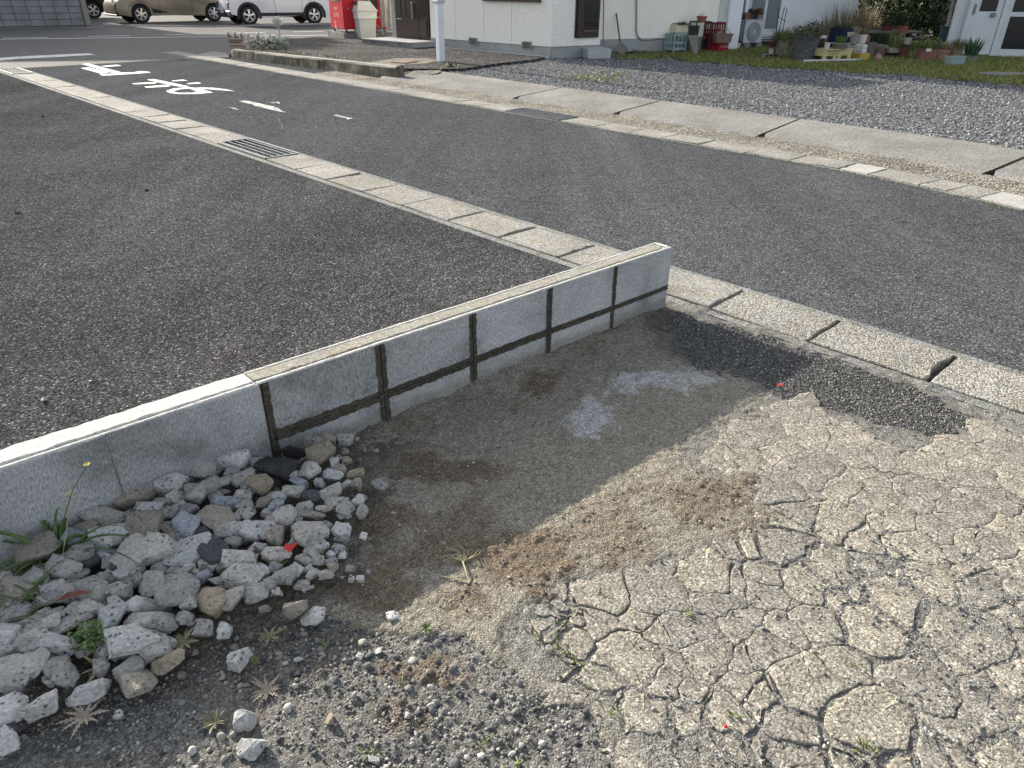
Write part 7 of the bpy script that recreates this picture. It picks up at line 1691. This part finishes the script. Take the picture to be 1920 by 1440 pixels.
t = fshrub(527, 94, .14, .22, 'silver', 'tall pale flower stalk with silver leaves at the bed\'s right end', 93); MB().tube([(0, 0, 0), (.02, 0, .3), (0, 0, .52)], .014, 6).build('stalk', SILV, t); plant(t, 'silver', .07, .16, .44, 94, 'flower_head')
P = np.zeros(3); mb = MB()
for k in range(320): u_ = rnd.random(); p = two(462 + 175 * u_, 90 + 21 * u_ - rnd.random() * 3, .14) - P; a = rnd.random() * 6.28; blade(mb, tuple(p), (math.cos(a), math.sin(a)), rnd.uniform(.03, .08), .014, rnd.uniform(.02, .08), .03, 3)
tag(mb.build('weeds', OLIVL, fix=False), label='thin weeds creeping along the back of the stained kerb', kind='stuff')

# ------------------------------------------------------------------ cars across the main road
M_tyre = plain('tyre_rubber', (.018, .018, .019), .85, .2, 8); M_rim = plain('alloy_rim', (.45, .46, .48), .3, .1, 5, metal=.6); M_rimd = mat('rim_recess', (.02, .02, .022), .6); M_trim = plain('black_trim', (.022, .023, .025), .6, .1, 5); M_under = mat('underbody', (.012, .012, .012), .9)
M_plate = mat('plate_white', (.62, .64, .66), .5); M_plateg = mat('plate_green', (.06, .16, .1), .5); M_lampr = mat('red_lamp', (.25, .01, .012), .2); M_lampc = mat('clear_lamp', (.5, .52, .54), .15)
def wheel(par, x, y, r, w, side, spokes, double):
    """tyre, rim, spokes; side +1 shows the outer face towards +y"""
    R90 = Matrix.Rotation(-math.pi / 2 * side, 3, 'X'); c = (x, y, r)
    ty = MB().lathe([(r * .62, -w / 2), (r * .93, -w / 2), (r, -w * .32), (r, w * .32), (r * .95, w / 2), (r * .72, w * .5), (r * .66, w * .42)], 32, c, R90).build('wheel', M_tyre, par, smooth=True)
    MB().lathe([(0, w * .2), (r * .66, w * .2), (r * .66, w * .44), (r * .62, w * .47), (r * .60, w * .25), (0, w * .22)], 32, c, R90).build('rim_recess', M_rimd, ty)
    mb = MB(); mb.lathe([(r * .60, w * .30), (r * .67, w * .46), (r * .64, w * .5), (r * .58, w * .44)], 32, c, R90, close=True)
    mb.lathe([(0, w * .5), (r * .13, w * .49), (r * .15, w * .4), (0, w * .4)], 14, c, R90)
    for k in range(spokes):
        for d in ((-.13, .13) if double else (0,)):
            a = 2 * math.pi * k / spokes + .3; p0 = Vector((math.cos(a + d * .6) * r * .1, math.sin(a + d * .6) * r * .1, w * .46)); p1 = Vector((math.cos(a + d) * r * .62, math.sin(a + d) * r * .62, w * .43)); p0, p1 = R90 @ p0 + Vector(c), R90 @ p1 + Vector(c)
            mb.bar(p0, p1, r * (.10 if double else .17), r * .07, up=(0, side, 0))
    mb.build('rim', M_rim, ty)
def car(name, label, cat, near0, near1, rtyre, paint, W, body, side, x_at0, spokes=5, double=True, cladding=False, scale_wb=None):
    """near0, near1: ground points under the two near wheels (near0 the rear one); body: outline (x from rear axle in wheelbases, z in metres)"""
    d = (near1 - near0)[:2]; wb = float(np.linalg.norm(d)); d /= wb; left = np.array([-d[1], d[0]]); nr = side      # side: +1 if the car's left faces us
    ctr = near0[:2] - left * nr * (W / 2 - .11)
    t = thing(name, label, cat, (ctr[0], ctr[1], 0), math.atan2(d[1], d[0]))
    ar = rtyre * 1.13
    pts = []
    def arch(cx): return [(cx + ar * math.cos(a), rtyre + ar * math.sin(a)) for a in np.linspace(math.pi + .25, -.25, 17)]
    low = body['sill']
    out = [(-body['ro'], low + .06), (-ar * 1.0, low)] + arch(0) + [(wb - ar, low)] + arch(wb) + [(wb + body['fo'] * .9, low + .02), (wb + body['fo'], low + .12)] + [(x * 1.0 + (wb if f else 0), z) for x, z, f in body['top']]
    clean = [out[0]]
    for p in out[1:]:
        if math.hypot(p[0] - clean[-1][0], p[1] - clean[-1][1]) > .004: clean.append(p)
    mb = MB(); yl = [-W / 2 + .035, -W / 2, W / 2, W / 2 - .035]; n = len(clean); cxm, czm = wb / 2, .6
    def lay(y, k): return [(cxm + (x - cxm) * (1 - .012 * k), y, z - (.03 * k if z > .75 else 0)) for x, z in clean]
    V = lay(-W / 2 + .04, 1) + lay(-W / 2, 0) + lay(W / 2, 0) + lay(W / 2 - .04, 1)
    # order the middle layers outermost in y
    V = [(x, -W / 2 + .05, z) if i < n else (x, y, z) for i, (x, y, z) in enumerate(V)]
    V = lay(-W / 2, 0); V2 = lay(W / 2, 0)
    F = [tuple(range(n))[::-1], tuple(range(n, 2 * n))] + [(i, (i + 1) % n, n + (i + 1) % n, n + i) for i in range(n)]
    bm = bmesh.new(); bv = [bm.verts.new(v) for v in V + V2]; [bm.faces.new([bv[i] for i in f]) for f in F]; bmesh.ops.recalc_face_normals(bm, faces=bm.faces[:])
    ed = [e for e in bm.edges if abs(e.verts[0].co.y - e.verts[1].co.y) < 1e-5]
    bmesh.ops.bevel(bm, geom=ed, offset=.03, segments=2, affect='EDGES', profile=.5, clamp_overlap=True); bmesh.ops.triangulate(bm, faces=[f for f in bm.faces if len(f.verts) > 4])
    me = bpy.data.meshes.new('body'); bm.to_mesh(me); bm.free(); me.shade_smooth(); me.set_sharp_from_angle(angle=rad(35)); link_mesh('body', me, paint, t)
    # cabin
    cb, cr = body['cab_base'], body['cab_roof']; zb, zr = body['belt'] - .02, body['roof']; tw_ = W / 2 - .2
    V = [(cb[0], s_ * (W / 2 - .04), zb) for s_ in (-1, 1)] + [(cb[1], s_ * (W / 2 - .04), zb) for s_ in (-1, 1)] + [(cr[0], s_ * tw_, zr) for s_ in (-1, 1)] + [(cr[1], s_ * tw_, zr) for s_ in (-1, 1)]
    MB().add(V, [(0, 2, 6, 4), (1, 5, 7, 3), (0, 4, 5, 1), (2, 3, 7, 6), (4, 6, 7, 5), (0, 1, 3, 2)]).build('cabin', paint, t)
    for s_ in (-1, 1):
        for (u0, u1) in ((.06, .34), (.37, .64), (.67, .93)):
            f_ = lambda u, v: Vector((cb[0] + (cb[1] - cb[0]) * u, s_ * (W / 2 - .04), zb)) * (1 - v) + Vector((cr[0] + (cr[1] - cr[0]) * u, s_ * tw_, zr)) * v + Vector((0, s_ * .006, .002))
            MB().quad(f_(u0, .12), f_(u1, .12), f_(u1, .88), f_(u0, .88)).build('side_window', M_glassd, t)
    for (i0, i1, i2, i3, nm, dx) in ((0, 1, 5, 4, 'rear_window', -.006), (2, 3, 7, 6, 'windscreen', .006)):
        P4 = [Vector(V[i]) for i in (i0, i1, i2, i3)]; c4 = sum(P4, Vector()) / 4; MB().quad(*[c4 + (p - c4) * .84 + Vector((dx, 0, .004)) for p in P4]).build(nm, M_glassd, t)
    MB().box((wb / 2, 0, .42), (wb + .9, W - .5, .36)).build('underbody', M_under, t)
    for cx in (0, wb):
        for s_ in (-1, 1): wheel(t, cx, s_ * (W / 2 - .12), rtyre, .21, s_, spokes, double)
    y = nr * (W / 2)
    def seam(x, z0, z1, w=.012): MB().box((x, y + nr * .001, (z0 + z1) / 2), (w, .006, z1 - z0)).build('door_gap', M_trim, t)
    for x in body['seams']: seam(x * wb, low + .08, body['belt'])
    if cladding:
        for cx in (0, wb):
            L, R_ = [], []
            for a in np.linspace(math.pi + .28, -.28, 22): L.append((cx + ar * .99 * math.cos(a), y + nr * .012, rtyre + ar * .99 * math.sin(a))); R_.append((cx + (ar + .075) * math.cos(a), y + nr * .012, rtyre + (ar + .075) * math.sin(a)))
            m2 = MB(); m2.strip(L, R_); m2.strip([(p[0], y - nr * .03, p[2]) for p in L], L); m2.strip(R_, [(p[0], y - nr * .005, p[2]) for p in R_]); m2.build('arch_cladding', M_trim, t)
        MB().cbox((wb / 2, y - nr * .02, low + .045), (wb - 2 * ar - .08, .07, .11), .012).build('sill_cladding', M_trim, t)
    else: MB().cbox((wb / 2, y - nr * .06, low + .01), (wb - 2 * ar, .06, .05), .012).build('sill', M_trim, t)
    return t, wb, W, nr, low
M_white = plain('white_paint', (.66, .68, .70), .25, .02, 2, spec=.5); M_taupe = plain('taupe_paint', (.20, .175, .135), .3, .03, 2, spec=.5, metal=.2); M_blackp = plain('black_paint', (.012, .012, .014), .25, .03, 2, spec=.5)
suv = dict(sill=.30, ro=.62, fo=.72, belt=.98, roof=1.58, cab_base=(-.55, 2.05), cab_roof=(-.28, 1.45), seams=(.40, .82), top=[(.70, .62, 1), (.55, .80, 1), (.1, .95, 1), (-.3, 1.0, 1), (-.58, 1.0, 0), (-.64, .75, 0), (-.66, .5, 0)])
t, wb, W, nr, low = car('white_car', 'white compact crossover car with black wheel-arch cladding parked across the main road', 'car', two(469, 47.6, 0), two(590, 45, 0), .315, M_white, 1.62, suv, -1, 0, 5, True, True)
MB().cbox((-.62, 0, .36), (.12, W - .04, .22), .03).build('rear_bumper', M_trim, t)
pl = MB().cbox((-.685, -.18 + .3, .47), (.02, .33, .165), .004).build('number_plate', M_plate, t); lettering(pl, '52-15', (-.6955, .12, .455), (0, -1, 0), .10, M_plateg, (-1, 0, 0))
for s_ in (-1, 1): MB().cbox((-.645, s_ * (W / 2 - .16), .64), (.05, .16, .2), .02).build('bumper_vent', M_trim, t); MB().cbox((-.62, s_ * (W / 2 - .14), .9), (.08, .25, .14), .02).build('tail_lamp', M_lampr, t)
for s_ in (-1, 1): MB().cbox((wb + .62, s_ * (W / 2 - .2), .74), (.16, .3, .13), .03).build('headlight', M_lampc, t)
van = dict(sill=.27, ro=.72, fo=.82, belt=1.0, roof=1.66, cab_base=(-.66, 2.9), cab_roof=(-.5, 1.9), seams=(.30, .74), top=[(.80, .6, 1), (.62, .85, 1), (.2, 1.0, 1), (-.2, 1.05, 1), (-.70, 1.05, 0), (-.74, .8, 0), (-.74, .5, 0)])
t, wb, W, nr, low = car('taupe_car', 'taupe people carrier with silver wheels parked behind the white car', 'car', two(402.5, 40.6, 0), two(267.5, 43.8, 0), .305, M_taupe, 1.66, van, 1, 0, 6, False, False)
MB().add([(wb - .40, W / 2 + .004, .50), (wb - 1.02, W / 2 + .004, .335), (wb - .42, W / 2 + .004, .325)] + [(wb - .40, W / 2 - .02, .50), (wb - 1.02, W / 2 - .02, .335), (wb - .42, W / 2 - .02, .325)], [(0, 1, 2), (5, 4, 3), (0, 3, 4, 1), (1, 4, 5, 2), (2, 5, 3, 0)]).build('side_garnish', M_trim, t)
MB().cbox((wb + .70, W / 2 - .12, .47), (.26, .12, .34), .05).build('fog_lamp_recess', M_trim, t); MB().cbox((wb + .80, W / 2 - .3, .75), (.08, .12, .12), .03).build('headlight', M_lampc, t)
MB().cbox((wb + .6, 0, .27), (.5, W - .1, .06), .02).build('front_lip', M_trim, t)
bd = dict(sill=.28, ro=.95, fo=.8, belt=1.0, roof=1.6, cab_base=(-.6, 2.8), cab_roof=(-.4, 1.9), seams=(.4, .8), top=[(.78, .6, 1), (.6, .85, 1), (.1, 1.0, 1), (-.2, 1.02, 1), (-.9, 1.02, 0), (-.96, .8, 0), (-.96, .5, 0)])
p_ = two(178, 35.0, 0); dd = (two(267.5, 43.8, 0) - two(402.5, 40.6, 0)); dd /= np.linalg.norm(dd)
car('black_car', 'black car with silver spoked wheel half hidden behind the grey retaining wall', 'car', p_, p_ + dd * 2.5, .31, M_blackp, 1.66, bd, 1, 0, 5, True, False)

# ------------------------------------------------------------------ grey block retaining wall at the far left
ra, rb = two(0, 50.2, 0), two(152, 47.6, 0); rdv = (rb - ra)[:2]; rdv /= np.linalg.norm(rdv); rnv = np.array([rdv[1], -rdv[0]]); rnv = rnv if rnv[1] < 0 else -rnv
M_rblock = plain('retaining_block', (.21, .22, .235), .9, .2, 3, .3, bscale=40, dirt=(.12, .125, .11), dirt_amt=.5)
t = thing('retaining_wall', 'weathered grey block retaining wall along the main road at the far left', 'wall', (ra[0], ra[1], 0), math.atan2(rdv[1], rdv[0]))
def rws(px, py): P = wallpt(px, py, ra, rdv); return float((P[:2] - ra[:2]) @ rdv), float(P[2])
ys2 = 1.0 if (np.array([-rdv[1], rdv[0]]) @ rnv) > 0 else -1.0
xs = [rws(x, 48)[0] for x in (33, 57, 83.5, 108, 133, 160)]; bwid = (xs[-1] - xs[0]) / 5; zs_ = [0] + [rws(80, y)[1] for y in (37.8, 25.5, 13, .3)]; ch = (zs_[-1]) / 4
x_end = xs[-1]; nco = 7
rnd2 = random.Random(4)
for c_ in range(nco):
    for k in range(14):
        x1_ = x_end - bwid * k; x0_ = x1_ - bwid
        dz = rnd2.uniform(-.006, .006)
        MB().cbox(((x0_ + x1_) / 2, ys2 * dz, ch * (c_ + .5)), (bwid - .012, .16, ch - .010), .006).build('block', M_rblock, t)
MB().box((x_end - bwid * 7, -ys2 * .07, ch * nco / 2), (bwid * 14, .14, ch * nco)).build('backing', M_rimd if False else plain('joint_grey', (.12, .125, .13), .95, .2, 5), t)
MB().cbox((x_end + .10, -ys2 * .1, ch * nco / 2), (.17, .5, ch * nco), .01).build('end_pillar', pm('pillar_grey', (.24, .235, .2), .9), t)
MB().cbox((x_end - bwid * 7, -ys2 * .1, ch * nco + .05), (bwid * 14, .3, .1), .01).build('coping', pm('pillar_grey', (.24, .235, .2), .9), t)
# invented house and tree, out of view: added only to shade the main road
def block_house(name, label, A, B, C, h, zr=0.0):
    """shadow corners A (left front), B (right front), C (right back) on the road give the eaves' place for the sun's height"""
    L = (h - 0.0) / math.tan(SUN_EL); off = np.array(SUN_AZ) * L; a, b_, c = (np.array(p[:2]) + off for p in (A, B, C)); d = a + c - b_
    ctr = (a + c) / 2; t = thing(name, label, 'house', (ctr[0], ctr[1], 0)); poly = [(p[0] - ctr[0], p[1] - ctr[1]) for p in (a, b_, c, d)]
    MB().prism(poly, 0, h - .15).build('wall', M_stucco, t); MB().prism([(x * 1.0, y * 1.0) for x, y in poly], h - .15, h).build('roof', M_roof, t)
    e = Vector((*poly[1], 0)) - Vector((*poly[0], 0)); n_ = Vector((e.y, -e.x, 0)).normalized(); k = int(e.length / 2.2)
    for f in range(int(h / 2.8)):
        for i in range(k):
            p = Vector((*poly[0], 0)) + e * (i + .5) / k + n_ * .02 + Vector((0, 0, 1.5 + 2.7 * f)); w_ = MB().box(p, (1.1, .08, 1.0), M=Matrix.Rotation(math.atan2(e.y, e.x), 3, 'Z')).build('window', M_alu, t); MB().box(p + n_ * .045, (.98, .02, .88), M=Matrix.Rotation(math.atan2(e.y, e.x), 3, 'Z')).build('pane', M_glassd, w_)
    return t
Bs = two(352, 112.5, 0); As = two(-300, 121, 0); 
Cl0, Cl1 = two(292, 54, 0), two(375, 66, 0)
sd2 = np.array(SUN_AZ); m_ = (Cl0 + Cl1) / 2
Cs = np.array([Bs[0] + .6, 0]); tt = (Cs[0] - m_[0]) / -sd2[0]; 
Cs = m_[:2] - sd2 * 1.5
block_house('shade_caster_house', 'pale house added out of view at the far left to shade the main road', As, Bs, Cs, 7.4)
Lt = 26.0; tc = N2 * 8.5 + U * (19.6 + Lt); t = thing('tree', 'broad-crowned tree added out of view to shade the main road', 'tree', (tc[0], tc[1], 0)); zc_ = Lt * math.tan(SUN_EL)  # unseen tree, invented for the patch of shade its crown throws
r = np.random.default_rng(5); n = 9000; th_, ph, rr = r.uniform(0, 6.283, n), np.arccos(r.uniform(-1, 1, n)), r.uniform(.2, 1, n) ** .5
X, Y, Z = rr * np.sin(ph) * np.cos(th_) * 2.6, rr * np.sin(ph) * np.sin(th_) * 2.0, rr * np.cos(ph) * 1.5 + zc_
X, Y = X * N2[0] + Y * U[0], X * N2[1] + Y * U[1]; a = r.uniform(0, 6.283, n); L = .17 * r.uniform(.6, 1.4, n)[:, None]
u_ = np.stack([np.cos(a), np.sin(a), r.normal(0, .6, n)], 1) * L; v_ = np.stack([-np.sin(a), np.cos(a), r.normal(0, .8, n)], 1) * L * .6; C_ = np.stack([X, Y, Z], 1)
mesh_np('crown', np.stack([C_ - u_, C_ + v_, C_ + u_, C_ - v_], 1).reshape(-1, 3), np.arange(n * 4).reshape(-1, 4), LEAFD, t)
mb = MB().tube([(0, 0, 0), (.1, 0, zc_ * .5), (0, .1, zc_)], .28, 10, .1)
for k in range(7): a = k * .9; mb.tube([(0, 0, zc_ - 1.6), (1.2 * math.cos(a), 1.0 * math.sin(a), zc_ - .6), (2.2 * math.cos(a), 1.6 * math.sin(a), zc_ + .2)], .09, 6, .02)
mb.build('trunk', M_bark, t)
